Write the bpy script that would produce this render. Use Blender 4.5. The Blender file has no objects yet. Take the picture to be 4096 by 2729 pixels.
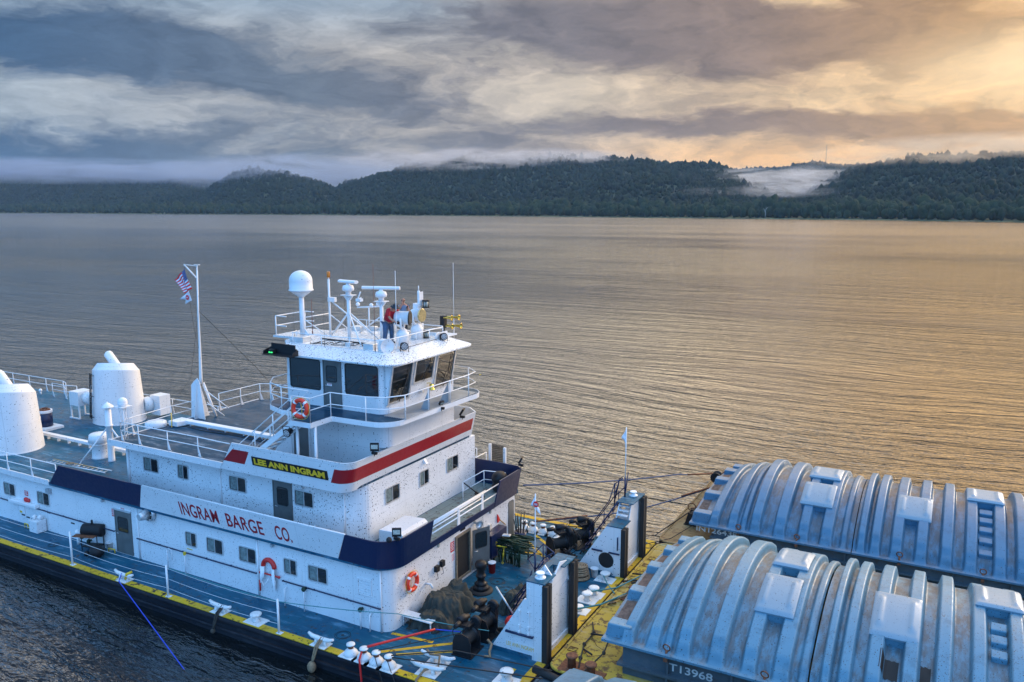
import bpy, bmesh, math, random
import numpy as np
from mathutils import Vector, Matrix, noise as mnoise
rnd = random.Random(7)
scene = bpy.context.scene
COL = scene.collection
PI = math.pi
# ---------------------------------------------------------------- camera
CAM_Z = 16.0                      # metres above the main deck (deck = 0, river = WATER)
WATER = -0.88
YAW = math.radians(28.5)          # view azimuth, left of +Y (the boat points along +X)
PITCH = math.atan(534/3254.)
cam_d = bpy.data.cameras.new('camera'); cam = bpy.data.objects.new('camera', cam_d); COL.objects.link(cam)
cam.location = (0, 0, CAM_Z)
cam.rotation_euler = (PI/2-PITCH, 0, YAW)
cam_d.sensor_width = 36; cam_d.lens = 36*3254/4096.
cam_d.clip_start = 0.5; cam_d.clip_end = 60000
scene.camera = cam
scene.view_settings.view_transform = 'Standard'; scene.view_settings.look = 'None'
scene.view_settings.exposure = 0.0; scene.view_settings.gamma = 1.0
scene.view_settings.use_curve_mapping = False
# ---------------------------------------------------------------- node expression helper
class NX:
    """socket wrapper: arithmetic on it adds Math nodes to the tree"""
    def __init__(s, t, k): s.t, s.k = t, k
    def _m(s, op, *a):
        n = s.t.nodes.new('ShaderNodeMath'); n.operation = op
        for i, v in enumerate((s,)+a):
            if isinstance(v, NX): s.t.links.new(v.k, n.inputs[i])
            else: n.inputs[i].default_value = v
        return NX(s.t, n.outputs[0])
    def __add__(s, o): return s._m('ADD', o)
    __radd__ = __add__
    def __sub__(s, o): return s._m('SUBTRACT', o)
    def __rsub__(s, o): return (s*-1)+o
    def __mul__(s, o): return s._m('MULTIPLY', o)
    __rmul__ = __mul__
    def __truediv__(s, o): return s._m('DIVIDE', o)
    def pow(s, o): return s._m('POWER', o)
    def exp(s): return s._m('EXPONENT')
    def abs(s): return s._m('ABSOLUTE')
    def clamp(s): n = s._m('ADD', 0.0); n.k.node.use_clamp = True; return n
    def gt(s, o): return s._m('GREATER_THAN', o)
    def lt(s, o): return s._m('LESS_THAN', o)
    def max(s, o): return s._m('MAXIMUM', o)
    def min(s, o): return s._m('MINIMUM', o)
    def frac(s): return s._m('FRACT')
    def smooth(s, a, b, lo=0.0, hi=1.0):
        n = s.t.nodes.new('ShaderNodeMapRange'); n.interpolation_type = 'SMOOTHSTEP'
        s.t.links.new(s.k, n.inputs['Value'])
        n.inputs['From Min'].default_value = a; n.inputs['From Max'].default_value = b
        n.inputs['To Min'].default_value = lo; n.inputs['To Max'].default_value = hi
        return NX(s.t, n.outputs[0])
class TR:
    """a node tree with short-hands"""
    def __init__(s, tree): s.t = tree; s.n = tree.nodes; s.l = tree.links
    def new(s, kind): return s.n.new(kind)
    def setin(s, node, name, v):
        i = node.inputs[name]
        if isinstance(v, NX): s.l.new(v.k, i)
        elif hasattr(v, 'is_output'): s.l.new(v, i)
        elif v is not None: i.default_value = v
    def coord(s, kind='Object'):
        return s.new('ShaderNodeTexCoord').outputs[kind]
    def pos(s): return s.new('ShaderNodeNewGeometry').outputs['Position']
    def sep(s, v):
        n = s.new('ShaderNodeSeparateXYZ'); s.l.new(v, n.inputs[0]); return [NX(s.t, o) for o in n.outputs]
    def comb(s, x, y, z=0.0):
        n = s.new('ShaderNodeCombineXYZ')
        for i, v in enumerate((x, y, z)): s.setin(n, i, v)
        return n.outputs[0]
    def mapp(s, v, scale=(1,1,1), rot=(0,0,0), loc=(0,0,0)):
        n = s.new('ShaderNodeMapping'); s.l.new(v, n.inputs['Vector'])
        n.inputs['Scale'].default_value = scale; n.inputs['Rotation'].default_value = rot; n.inputs['Location'].default_value = loc
        return n.outputs[0]
    def noise(s, v, scale=1., detail=4., rough=.5, dist=0., out=0):
        n = s.new('ShaderNodeTexNoise'); s.l.new(v, n.inputs['Vector'])
        n.inputs['Scale'].default_value = scale; n.inputs['Detail'].default_value = detail
        n.inputs['Roughness'].default_value = rough; n.inputs['Distortion'].default_value = dist
        return NX(s.t, n.outputs[0]) if out == 0 else n.outputs[1]
    def voro(s, v, scale=1., rand=1.):
        n = s.new('ShaderNodeTexVoronoi'); s.l.new(v, n.inputs['Vector'])
        n.inputs['Scale'].default_value = scale; n.inputs['Randomness'].default_value = rand
        return NX(s.t, n.outputs['Distance']), n.outputs['Color']
    def mix(s, f, a, b, mode='MIX'):
        n = s.new('ShaderNodeMix'); n.data_type = 'RGBA'; n.blend_type = mode
        for i, v in ((0, f), (6, a), (7, b)):
            if isinstance(v, NX): s.l.new(v.k, n.inputs[i])
            elif hasattr(v, 'is_output'): s.l.new(v, n.inputs[i])
            elif i == 0: n.inputs[0].default_value = v
            else: n.inputs[i].default_value = (*v[:3], 1)
        return n.outputs[2]
    def ramp(s, f, stops):
        n = s.new('ShaderNodeValToRGB'); s.l.new(f.k, n.inputs[0]); r = n.color_ramp
        r.interpolation = 'EASE' if False else 'LINEAR'
        while len(r.elements) < len(stops): r.elements.new(0.5)
        for e, (p, c) in zip(r.elements, stops): e.position = p; e.color = (*c, 1)
        return n.outputs[0]
    def bump(s, h, strength=.3, dist=.02, normal=None):
        n = s.new('ShaderNodeBump'); s.l.new(h.k, n.inputs['Height'])
        n.inputs['Strength'].default_value = strength; n.inputs['Distance'].default_value = dist
        if normal is not None: s.l.new(normal, n.inputs['Normal'])
        return n.outputs[0]
# ---------------------------------------------------------------- world
SUN_AZ = 52.0     # degrees right of the view direction
SUN_EL = 18.0
ma = math.radians(118.5-SUN_AZ)
SUN_DIR = Vector((math.cos(ma)*math.cos(math.radians(SUN_EL)), math.sin(ma)*math.cos(math.radians(SUN_EL)), math.sin(math.radians(SUN_EL))))
world = bpy.data.worlds.new('World'); scene.world = world; world.use_nodes = True
W = TR(world.node_tree); W.n.clear()
dv = W.coord('Generated')
dx, dy, dz = W.sep(dv)
fx, fy = -math.sin(YAW), math.cos(YAW)
df = dx*fx + dy*fy; dr = dx*fy - dy*fx
az = dr._m('ARCTAN2', df)*57.29578
el = dz.abs()._m('ARCSINE')*57.29578      # below the horizon: the sky as the water would return it
wv = W.comb(az*0.045, el*0.15)
wc = W.new('ShaderNodeSeparateColor'); W.l.new(W.noise(wv, 1.6, 6, .6, 0, out=1), wc.inputs[0])
wa, wb = NX(W.t, wc.outputs[0])-.5, NX(W.t, wc.outputs[1])-.5
az2 = az + wa*16.0; el2 = el + wb*5.5
def blob(a0, e0, sa, se, amp, tilt=0.0):
    a = (az2-a0); e = (el2-e0) - a*tilt
    q = (a*(1/sa)).pow(2.0) + (e*(1/se)).pow(2.0)
    return ((q*-1.0).exp())*amp
blobs = [(-24, 10.0, 15, 3.0, 1.35, -.11), (-10, 7.3, 8, 1.3, .85, -.06), (8, 11.5, 15, 2.8, 1.5, -.06),
         (22, 10.9, 10, 2.1, 1.15, -.05), (15, 5.1, 17, 1.1, 1.35, -.02), (28, 4.8, 8, 1.1, .9, 0), (-18, 2.4, 16, .8, .9, 0),
         (-27, 3.3, 14, 1.3, 1.1, -.01), (-4, 4.0, 10, .8, .65, -.03), (4, 2.9, 9, .7, .55, 0), (-14, 5.6, 7, .7, .4, 0)]
dens = None
for b in blobs:
    k = blob(*b); dens = k if dens is None else dens + k
fb = W.noise(W.comb(az2*0.13, el2*0.36, 3.1), 1.0, 9, .6, .15)
hi = el.smooth(13.0, 22.0)
dens = dens + (fb-.5)*2.1 + hi*.2
mask = dens.smooth(.10, 1.05)
t = (az*(1/360.)+.5)            # 0..1 around, .5 straight ahead
def az_ramp(st): return W.ramp(t, [((a+180)/360., c) for a, c in st])
cloudc = az_ramp([(-180,(.42,1.28,2.75)), (-110,(.34,.95,2.1)), (-75,(.15,.35,.75)), (-50,(.12,.22,.42)), (-32,(.045,.11,.225)), (-14,(.13,.17,.235)), (4,(.20,.18,.195)),
                  (16,(.28,.20,.16)), (28,(.50,.29,.12)), (45,(.80,.46,.20)), (80,(.9,.72,.6)), (115,(1.1,1.05,1.15)), (150,(.6,1.2,2.4)), (180,(.42,1.28,2.75))])
clearc = az_ramp([(-180,(.44,1.38,2.95)), (-110,(.38,1.1,2.3)), (-75,(.25,.6,1.1)), (-50,(.36,.50,.68)), (-32,(.38,.46,.54)), (-12,(.54,.52,.50)), (4,(.66,.57,.46)),
                  (16,(.84,.62,.38)), (28,(.98,.64,.30)), (45,(1.1,.75,.38)), (80,(1.15,.95,.8)), (115,(1.4,1.35,1.45)), (150,(.7,1.35,2.6)), (180,(.44,1.38,2.95))])
blue = el.smooth(9.0, 14.5)*az.smooth(6.0, -6.0)
clearc = W.mix(blue*.75, clearc, (.20,.36,.54))
glow = (((az-19.0)*(1/13.)).pow(2.0)*-1.0).exp()*(((el-3.0)*(1/1.7)).pow(2.0)*-1.0).exp()
clearc = W.mix(glow*.85, clearc, (1.0,.56,.20))
glow2 = (((az-31.0)*(1/6.)).pow(2.0)*-1.0).exp()*(((el-8.3)*(1/1.8)).pow(2.0)*-1.0).exp()
sky = W.mix(mask, clearc, cloudc)
fine = W.noise(W.comb(az2*0.32, el2*0.75, 1.0), 1.0, 8, .6, .1)
sky = W.mix(.5, sky, W.mix(1.0, sky, W.ramp(fine, [(.3,(.45,.46,.52)), (.7,(1.5,1.42,1.34))]), 'MULTIPLY'))
sky = W.mix(glow2*.55, sky, (1.15,.88,.52))
hig = el.smooth(12.8, 20.0)
upc = az_ramp([(-180,(.42,1.28,2.75)), (-110,(.34,.9,2.0)), (-65,(.05,.10,.20)), (-24,(.05,.075,.13)), (-12,(2.0,1.85,1.7)), (8,(3.5,2.9,2.1)), (30,(3.3,2.1,.95)), (60,(1.8,1.3,.85)), (110,(1.5,1.5,1.65)), (150,(.7,1.3,2.5)), (180,(.42,1.28,2.75))])
upc = W.mix(1.0, upc, W.ramp(fb, [(.30,(.55,.57,.62)), (.70,(1.4,1.37,1.3))]), 'MULTIPLY')
sky = W.mix(hig, sky, upc)
midl = el.smooth(33.0, 20.0)*az.smooth(-50.0,-34.0)*az.smooth(4.0,-12.0)*hig
sky = W.mix(midl*.8, sky, (1.8,1.75,1.7))
zen = el.smooth(38.0, 75.0)
sky = W.mix(zen, sky, (.78,1.30,2.05))
low = (dz*1.0).lt(-.002)
sky = W.mix(low*.15, sky, (.03,.035,.04))
nish = W.new('ShaderNodeTexSky'); nish.sky_type = 'NISHITA'; nish.sun_disc = False
nish.sun_elevation = math.radians(SUN_EL); nish.sun_rotation = PI/2-ma
sc = W.new('ShaderNodeVectorMath'); sc.operation = 'SCALE'; W.l.new(sky, sc.inputs[0]); sc.inputs['Scale'].default_value = 10.0
ns = W.new('ShaderNodeVectorMath'); ns.operation = 'SCALE'; W.l.new(nish.outputs[0], ns.inputs[0]); ns.inputs['Scale'].default_value = .06
ad = W.new('ShaderNodeVectorMath'); ad.operation = 'ADD'; W.l.new(sc.outputs[0], ad.inputs[0]); W.l.new(ns.outputs[0], ad.inputs[1])
bg = W.new('ShaderNodeBackground'); W.l.new(ad.outputs[0], bg.inputs[0]); bg.inputs[1].default_value = 0.1
wo = W.new('ShaderNodeOutputWorld'); W.l.new(bg.outputs[0], wo.inputs[0])
# ---------------------------------------------------------------- sun: low, softened by cloud
sd = bpy.data.lights.new('sun', 'SUN'); sd.energy = 2.2; sd.angle = math.radians(14); sd.color = (1.0, .80, .58)
so = bpy.data.objects.new('sun', sd); COL.objects.link(so); so.location = (60, 90, 60)
so.rotation_euler = SUN_DIR.to_track_quat('Z', 'Y').to_euler()
# ---------------------------------------------------------------- materials
def principled(name):
    m = bpy.data.materials.new(name); m.use_nodes = True
    T = TR(m.node_tree); p = m.node_tree.nodes['Principled BSDF']
    return m, T, p
def flat(name, col, rough=.5, metal=0., bump=0., bscale=30., var=.12, vscale=3., emis=None, spec=.5):
    m, T, p = principled(name)
    v = T.coord('Object')
    n = T.noise(v, vscale, 5, .6)
    c = T.mix(n.smooth(.25,.75), tuple(x*(1-var) for x in col), tuple(min(1,x*(1+var)) for x in col))
    T.setin(p, 'Base Color', c)
    T.setin(p, 'Roughness', n.smooth(.2,.8, max(0,rough-.08), min(1,rough+.08)))
    p.inputs['Metallic'].default_value = metal; p.inputs['Specular IOR Level'].default_value = spec
    if bump: T.setin(p, 'Normal', T.bump(T.noise(v, bscale, 4), bump, .01))
    if emis:
        p.inputs['Emission Color'].default_value = (*emis[:3], 1); p.inputs['Emission Strength'].default_value = emis[3]
    return m
def speckle(T, v, scale, size, amount, clump=.35, seed=0.):
    """insects and dirt flecks: 1 where a fleck sits"""
    vv = T.mapp(v, loc=(seed, seed*.7, seed*.3))
    w = T.noise(vv, scale*2.2, 2, .5, 0, out=1)
    va = T.new('ShaderNodeVectorMath'); va.operation = 'MULTIPLY_ADD'
    T.l.new(w, va.inputs[0]); va.inputs[1].default_value = (.12/scale*4,)*3; T.l.new(vv, va.inputs[2])
    d, c = T.voro(va.outputs[0], scale)
    sc_ = T.new('ShaderNodeSeparateColor'); T.l.new(c, sc_.inputs[0]); r = NX(T.t, sc_.outputs[0])
    cl = T.noise(vv, .55, 4, .65)
    thr = cl.smooth(.40, .62, amount*.12, amount)
    sel = r.lt(thr)
    g = NX(T.t, sc_.outputs[1])
    return sel*d.lt(g*size*.7+size*.5)
def grime(T, c, dirtcol, amt=1.0):
    """dirt lodged in the mesh's low places, from its 'low' attribute"""
    a = T.new('ShaderNodeAttribute'); a.attribute_name = 'low'; v = T.coord('Object')
    f = NX(T.t, a.outputs['Fac'])*T.noise(T.mapp(v, scale=(2.5,.8,1)), 1.2, 6, .7).smooth(.36,.62)*amt
    return T.mix(f, c, dirtcol)
def paint(name, base, flecks=.42, fsize=.22, fscale=11.5, dirt=.25, rough=.38, dirtcol=(.34,.27,.20), streak=.55, seam=False, fl2=True, smap=(5,5,.35), low=0.):
    m, T, p = principled(name)
    v = T.coord('Object')
    n1 = T.noise(v, .8, 6, .65); n2 = T.noise(v, 7, 4, .6)
    c = T.mix(n1.smooth(.3,.7), tuple(x*.93 for x in base), base)
    if streak:
        st = T.noise(T.mapp(v, scale=smap), 1.0, 5, .65)
        c = T.mix(st.smooth(.58,.8)*n1.smooth(.4,.7)*streak, c, dirtcol)
    c = T.mix(n2.smooth(.66,.86)*dirt, c, dirtcol)
    if low: c = T.mix(T.noise(v, 1.7, 6, .7).smooth(.50,.66)*.55, c, tuple(x*.55 for x in base)); c = grime(T, c, dirtcol, low)
    if flecks: 
        c = T.mix(speckle(T, v, fscale, fsize, flecks), c, (.028,.024,.022))
        if fl2: c = T.mix(speckle(T, v, fscale*1.9, fsize*1.15, flecks*.55, .5, 5.3), c, (.035,.028,.024))
    T.setin(p, 'Base Color', c)
    T.setin(p, 'Roughness', n2.smooth(.2,.8, rough-.06, rough+.14))
    h = T.noise(v, 1.3, 2, .4)*1.0 + n2*.12
    if seam:
        x, y, z = T.sep(v); sm_ = (((x*(1/2.43)).frac()-.5).abs().gt(.4955)).max(((y*(1/2.43)).frac()-.5).abs().gt(.4955)).max(((z*(1/1.31)+.13).frac()-.5).abs().gt(.4945))
        c = T.mix(sm_*.30, c, (.30,.30,.30)); h = h - sm_*.25
        T.setin(p, 'Base Color', c)
    T.setin(p, 'Normal', T.bump(h, .22, .03))
    return m
MAT = {}
MAT['white'] = paint('white_paint', (.76,.76,.755), seam=True)
MAT['white_buggy'] = paint('white_paint_buggy', (.76,.76,.755), flecks=1.4, fsize=.2, fscale=14)
MAT['white_plain'] = paint('white_paint_rail', (.78,.78,.775), flecks=.12, fscale=9, dirt=.2, streak=0)
MAT['navy'] = paint('navy_paint', (.001,.012,.058), flecks=0, dirt=.12, rough=.35, dirtcol=(.03,.035,.08), streak=.15)
MAT['red'] = paint('red_paint', (.36,.010,.016), flecks=.15, dirt=.1, rough=.35, dirtcol=(.22,.02,.02), streak=.35)
MAT['black'] = flat('black_paint', (.012,.012,.014), .55, bump=.3, spec=.3)
MAT['rubber'] = flat('black_rubber', (.018,.017,.017), .75, bump=.5, bscale=12)
MAT['glass'] = flat('dark_window_glass', (.012,.016,.018), .07, var=.3, vscale=1.2, spec=.8)
MAT['curtain'] = flat('curtain_behind_glass', (.16,.20,.19), .2, var=.4, vscale=9, spec=.8)
MAT['alu'] = flat('aluminium_frame', (.62,.63,.63), .38, .6)
MAT['door'] = flat('grey_steel_door', (.13,.135,.13), .45, .15, var=.15)
MAT['seal'] = flat('window_seal', (.01,.01,.011), .6)
MAT['brass'] = flat('brass', (.72,.50,.10), .28, .9, var=.2, vscale=12)
MAT['yellow'] = flat('yellow_plastic', (.72,.47,.02), .5)
MAT['orange'] = flat('orange_vinyl', (.74,.045,.015), .45)
MAT['redplastic'] = flat('red_plastic', (.62,.02,.015), .4)
MAT['gold'] = flat('gold_letters', (.78,.47,.02), .5, var=.06)
MAT['redletter'] = flat('red_letters', (.34,.010,.022), .5, var=.06)
MAT['signred'] = flat('sign_red', (.55,.02,.03), .5)
MAT['signwhite'] = flat('sign_white', (.78,.78,.78), .5, var=.04)
MAT['rust'] = flat('rusty_iron', (.20,.075,.035), .8, .2, bump=.5, var=.5, vscale=9)
MAT['rope'] = flat('manila_rope', (.25,.17,.10), .9, bump=.8, bscale=60, var=.35, vscale=14)
MAT['darkrope'] = flat('tarred_rope', (.045,.038,.03), .9, bump=.8, bscale=60, var=.4)
MAT['bluerope'] = flat('blue_rope', (.02,.06,.50), .7, bump=.5, bscale=60)
MAT['tealrope'] = flat('teal_rope', (.05,.22,.23), .7, bump=.5, bscale=60)
MAT['wire'] = flat('steel_wire', (.03,.028,.027), .6, .4)
MAT['tarp'] = flat('olive_tarpaulin', (.030,.034,.028), .85, bump=.9, bscale=14, var=.4, vscale=2.5)
MAT['grating'] = flat('galvanised_grating', (.42,.45,.47), .45, .5)
MAT['lens'] = flat('lamp_lens', (.45,.45,.38), .15, var=.3, vscale=20, spec=.9)
MAT['amber'] = flat('amber_lens', (.55,.18,.02), .25)
MAT['green_iron'] = flat('green_painted_iron', (.012,.035,.016), .6, .2, var=.5)
MAT['skin'] = flat('skin', (.42,.20,.13), .55, var=.1)
MAT['jeans'] = flat('denim', (.06,.10,.17), .85, var=.25, vscale=8)
MAT['redshirt'] = flat('red_cotton', (.40,.010,.02), .85, var=.2, vscale=7)
MAT['blueshirt'] = flat('grey_blue_cotton', (.14,.20,.30), .85, var=.15)
MAT['hair'] = flat('dark_hair', (.035,.02,.012), .7)
MAT['wood'] = flat('wooden_handle', (.45,.28,.10), .6)
MAT['greenled'] = flat('green_lamp', (.02,.5,.1), .4, emis=(.05,1,.2,1.6))
MAT['cap'] = flat('charcoal_cloth', (.03,.033,.04), .85)
MAT['navyrail'] = MAT['navy']
def deck_mat(name, base, worn, rough=(.25,.6), patches=(.10,.055,.03), pamt=.5, flecks=.15, stain=(.45,.5,.55), samt=.5, plates=True, pth=(.55,.66)):
    m, T, p = principled(name)
    v = T.coord('Object')
    n1 = T.noise(v, .45, 7, .68, .4); n2 = T.noise(v, 3.2, 6, .65); n3 = T.noise(T.mapp(v, scale=(.6,3,1)), 1.2, 6, .7)
    c = T.mix(n1.smooth(.35,.68), base, worn)
    c = T.mix(n3.smooth(.50,.66)*n1.smooth(.38,.58)*samt, c, stain)
    c = T.mix(n2.smooth(*pth)*n1.smooth(.66,.42)*pamt, c, patches)
    if flecks: c = T.mix(speckle(T, v, 5.5, .2, flecks, .5), c, (.03,.025,.02))
    h = n2*.25
    if plates:
        x, y, z = T.sep(v)
        seam = (((x*(1/2.4)).frac()-.5).abs().gt(.494)).max(((y*(1/1.8)).frac()-.5).abs().gt(.492))
        c = T.mix(seam*.55, c, (.03,.035,.04)); h = h - seam*.3
    T.setin(p, 'Base Color', c)
    T.setin(p, 'Roughness', n1.smooth(.35,.65, rough[0], rough[1])); p.inputs['Specular IOR Level'].default_value = .16
    T.setin(p, 'Normal', T.bump(h, .3, .02))
    return m
MAT['deck'] = deck_mat('blue_grey_deck_paint', (.004,.068,.125), (.012,.098,.155), patches=(.07,.04,.025), pamt=.8, samt=.75, flecks=.5, stain=(.12,.25,.34))
MAT['deckwet'] = deck_mat('wet_blue_grey_deck', (.002,.034,.072), (.006,.052,.094), rough=(.28,.6), samt=.35)
MAT['deckdirty'] = deck_mat('deck_with_leaf_litter', (.16,.21,.21), (.20,.24,.22), pamt=1.0, patches=(.075,.045,.028), flecks=.9, rough=(.5,.8))
MAT['edge_yellow'] = deck_mat('worn_yellow_paint', (.66,.40,.02), (.55,.33,.03), rough=(.5,.7), patches=(.05,.035,.025), pamt=1.0, samt=.1, plates=False, flecks=.6, pth=(.53,.60))
MAT['barge_yellow'] = deck_mat('barge_yellow_deck', (.50,.34,.04), (.42,.29,.08), rough=(.55,.8), patches=(.11,.06,.035), pamt=.95, flecks=.6, pth=(.50,.60), stain=(.45,.42,.34), samt=.6, plates=False)
MAT['barge_tan'] = deck_mat('barge_tan_deck', (.27,.17,.075), (.33,.23,.11), rough=(.6,.8), patches=(.12,.06,.035), pamt=.7, pth=(.50,.60), stain=(.36,.28,.17), samt=.5, plates=False)
MAT['barge_grey'] = deck_mat('barge_grey_steel', (.07,.10,.12), (.095,.125,.145), rough=(.5,.75), patches=(.10,.05,.03), pamt=.5, flecks=0, stain=(.16,.18,.19), samt=.4, plates=False)
MAT['hull'] = deck_mat('black_hull_paint', (.010,.012,.018), (.02,.022,.028), rough=(.45,.7), patches=(.05,.03,.02), pamt=.5, flecks=0, stain=(.06,.06,.065), samt=.4, plates=False)
MAT['fibre'] = paint('weathered_fibreglass', (.105,.245,.335), flecks=.95, fsize=.22, fscale=14, dirt=.6, rough=.42, dirtcol=(.085,.085,.085), streak=.9, smap=(3.5,.35,.35), low=.85)
MAT['fibre_clean'] = paint('grey_weathered_fibreglass', (.065,.175,.275), flecks=.5, fsize=.2, fscale=13, dirt=.55, rough=.40, dirtcol=(.05,.065,.08), streak=.95, smap=(3.5,.35,.35), low=.85)
MAT['white_buggy2'] = paint('white_paint_many_insects', (.76,.76,.755), seam=True, flecks=.80, fsize=.25, fscale=12)
MAT['roofskirt'] = paint('roof_skirt_many_insects', (.74,.75,.75), flecks=1.1, fsize=.32, fscale=12.5, rough=.25, dirt=.3)
MAT['rooftop'] = paint('dirty_wet_white_roof', (.66,.67,.67), flecks=.9, fsize=.22, fscale=12, rough=.22, dirt=1.0, dirtcol=(.09,.055,.04), streak=0)
MAT['white_worn'] = paint('chipped_white_paint', (.74,.74,.72), flecks=.2, fscale=12, dirt=.9, dirtcol=(.13,.06,.035), rough=.45, streak=.3)
MAT['darkred'] = flat('dark_red_aerial', (.12,.015,.012), .4)
MAT['glasslens'] = flat('big_glass_reflector', (.55,.45,.22), .1, .6, var=.35, vscale=9)
MAT['ledwhite'] = flat('led_lenses', (.75,.75,.75), .2)
MAT['wornframe'] = flat('worn_aluminium_frame', (.26,.21,.15), .5, .3, var=.3, vscale=8)
MAT['blackgloss'] = flat('glossy_black_paint', (.012,.012,.014), .48, .0, bump=.3, spec=.3)
MAT['bluegrey'] = flat('faded_blue_line', (.03,.06,.13), .7)
MAT['soot'] = flat('sooty_white', (.22,.22,.22), .8, var=.5)
# ---------------------------------------------------------------- object helpers
def tag(o, label=None, cat=None, group=None, kind=None):
    if label: o['label'] = label
    if cat: o['category'] = cat
    if group: o['group'] = group
    if kind: o['kind'] = kind
    return o
def thing(name, label, cat, loc=(0,0,0), rz=0., group=None):
    o = bpy.data.objects.new(name, None); COL.objects.link(o)
    o.location = loc; o.rotation_euler = (0,0,rz); o.empty_display_size = .2
    return tag(o, label, cat, group)
def link_mesh(name, me, mats, parent=None, smooth=False):
    o = bpy.data.objects.new(name, me); COL.objects.link(o)
    for m in (mats if isinstance(mats, (list, tuple)) else [mats]): me.materials.append(MAT[m] if isinstance(m, str) else m)
    if smooth is True:
        for p in me.polygons: p.use_smooth = True
    if parent: o.parent = parent
    return o
def frame_of(d):
    d = Vector(d).normalized(); a = Vector((0,0,1)) if abs(d.z) < .9 else Vector((1,0,0))
    u = d.cross(a).normalized(); return d, u, d.cross(u).normalized()
class MB:
    """collects shapes into one mesh"""
    def __init__(s): s.v = []; s.f = []; s.mi = []; s.sm = []; s.m = 0
    def add(s, vs, fs, smooth=False):
        b = len(s.v); s.v += [tuple(p) for p in vs]
        for f in fs: s.f.append(tuple(b+i for i in f)); s.mi.append(s.m); s.sm.append(smooth)
        return s
    def box(s, x0, x1, y0, y1, z0, z1):
        x0, x1 = sorted((x0,x1)); y0, y1 = sorted((y0,y1)); z0, z1 = sorted((z0,z1))
        vs = [(x,y,z) for z in (z0,z1) for y in (y0,y1) for x in (x0,x1)]
        return s.add(vs, [(0,2,3,1),(4,5,7,6),(0,1,5,4),(2,6,7,3),(0,4,6,2),(1,3,7,5)])
    def obox(s, c, sx, sy, sz, rz=0., rx=0., ry=0.):
        M = Matrix.Translation(c) @ Matrix.Rotation(rz,4,'Z') @ Matrix.Rotation(ry,4,'Y') @ Matrix.Rotation(rx,4,'X')
        vs = [M @ Vector((x*sx/2,y*sy/2,z*sz/2)) for z in (-1,1) for y in (-1,1) for x in (-1,1)]
        return s.add(vs, [(0,2,3,1),(4,5,7,6),(0,1,5,4),(2,6,7,3),(0,4,6,2),(1,3,7,5)])
    def prism(s, pts, d):
        """closed outline pts (3-D) swept by vector d"""
        n = len(pts); d = Vector(d); a = [Vector(p) for p in pts]; b = [p+d for p in a]
        nrm = Vector((0,0,0))
        for i in range(n): nrm += a[i].cross(a[(i+1)%n])
        fs = [tuple(range(n))[::-1], tuple(range(n,2*n))] + [(i,(i+1)%n,n+(i+1)%n,n+i) for i in range(n)]
        if nrm.dot(d) < 0: fs = [f[::-1] for f in fs]
        return s.add(a+b, fs)
    def tube(s, pts, r, n=8, cap=True, closed=False):
        pts = [Vector(p) for p in pts]; k = len(pts); rr = r if isinstance(r, (list,tuple)) else [r]*k
        rings = []; u0 = None
        for i, p in enumerate(pts):
            if closed: d = (pts[(i+1)%k]-pts[i-1])
            else: d = pts[min(i+1,k-1)]-pts[max(i-1,0)]
            if d.length < 1e-9: d = Vector((0,0,1))
            d.normalize()
            if u0 is None: _, u, w = frame_of(d)
            else:
                u = u0 - d*u0.dot(d); u.normalize(); w = d.cross(u)
            u0 = u
            rings.append([p+(u*math.cos(2*PI*j/n)+w*math.sin(2*PI*j/n))*rr[i] for j in range(n)])
        vs = [q for R_ in rings for q in R_]; fs = []
        for i in range(k if closed else k-1):
            a = i*n; b = ((i+1)%k)*n
            for j in range(n): fs.append((a+j, a+(j+1)%n, b+(j+1)%n, b+j))
        s.add(vs, fs, True)
        if cap and not closed:
            s.add([], []); B = len(s.v)-len(vs)
            s.f += [tuple(B+j for j in range(n))[::-1], tuple(B+(k-1)*n+j for j in range(n))]; s.mi += [s.m]*2; s.sm += [False]*2
        return s
    def lathe(s, base, axis, prof, n=16, cap=True, ph=0.):
        """prof: (radius, distance along axis)"""
        d, u, w = frame_of(axis); base = Vector(base); vs = []; fs = []
        for r, h in prof:
            for j in range(n):
                a = 2*PI*j/n+ph; vs.append(base+d*h+(u*math.cos(a)+w*math.sin(a))*max(r,1e-4))
        k = len(prof)
        for i in range(k-1):
            for j in range(n): fs.append((i*n+j, i*n+(j+1)%n, (i+1)*n+(j+1)%n, (i+1)*n+j))
        s.add(vs, fs, n > 8)
        if cap:
            B = len(s.v)-len(vs)
            s.f += [tuple(B+j for j in range(n))[::-1], tuple(B+(k-1)*n+j for j in range(n))]; s.mi += [s.m]*2; s.sm += [False]*2
        return s
    def ball(s, c, r, n=14, k=8, sq=(1,1,1)):
        c = Vector(c); vs = []; fs = []
        for i in range(k+1):
            a = PI*i/k
            for j in range(n):
                b = 2*PI*j/n; vs.append(c+Vector((math.sin(a)*math.cos(b)*r*sq[0], math.sin(a)*math.sin(b)*r*sq[1], -math.cos(a)*r*sq[2])))
        for i in range(k):
            for j in range(n): fs.append((i*n+j, i*n+(j+1)%n, (i+1)*n+(j+1)%n, (i+1)*n+j))
        return s.add(vs, fs, True)
    def torus(s, c, axis, R_, r, n=24, k=8, a0=0., a1=2*PI):
        d, u, w = frame_of(axis); c = Vector(c)
        full = abs(a1-a0-2*PI) < 1e-6; m_ = n if full else n+1
        pts = [c+(u*math.cos(a0+(a1-a0)*i/n)+w*math.sin(a0+(a1-a0)*i/n))*R_ for i in range(m_)]
        return s.tube(pts, r, k, True, full)
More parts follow.
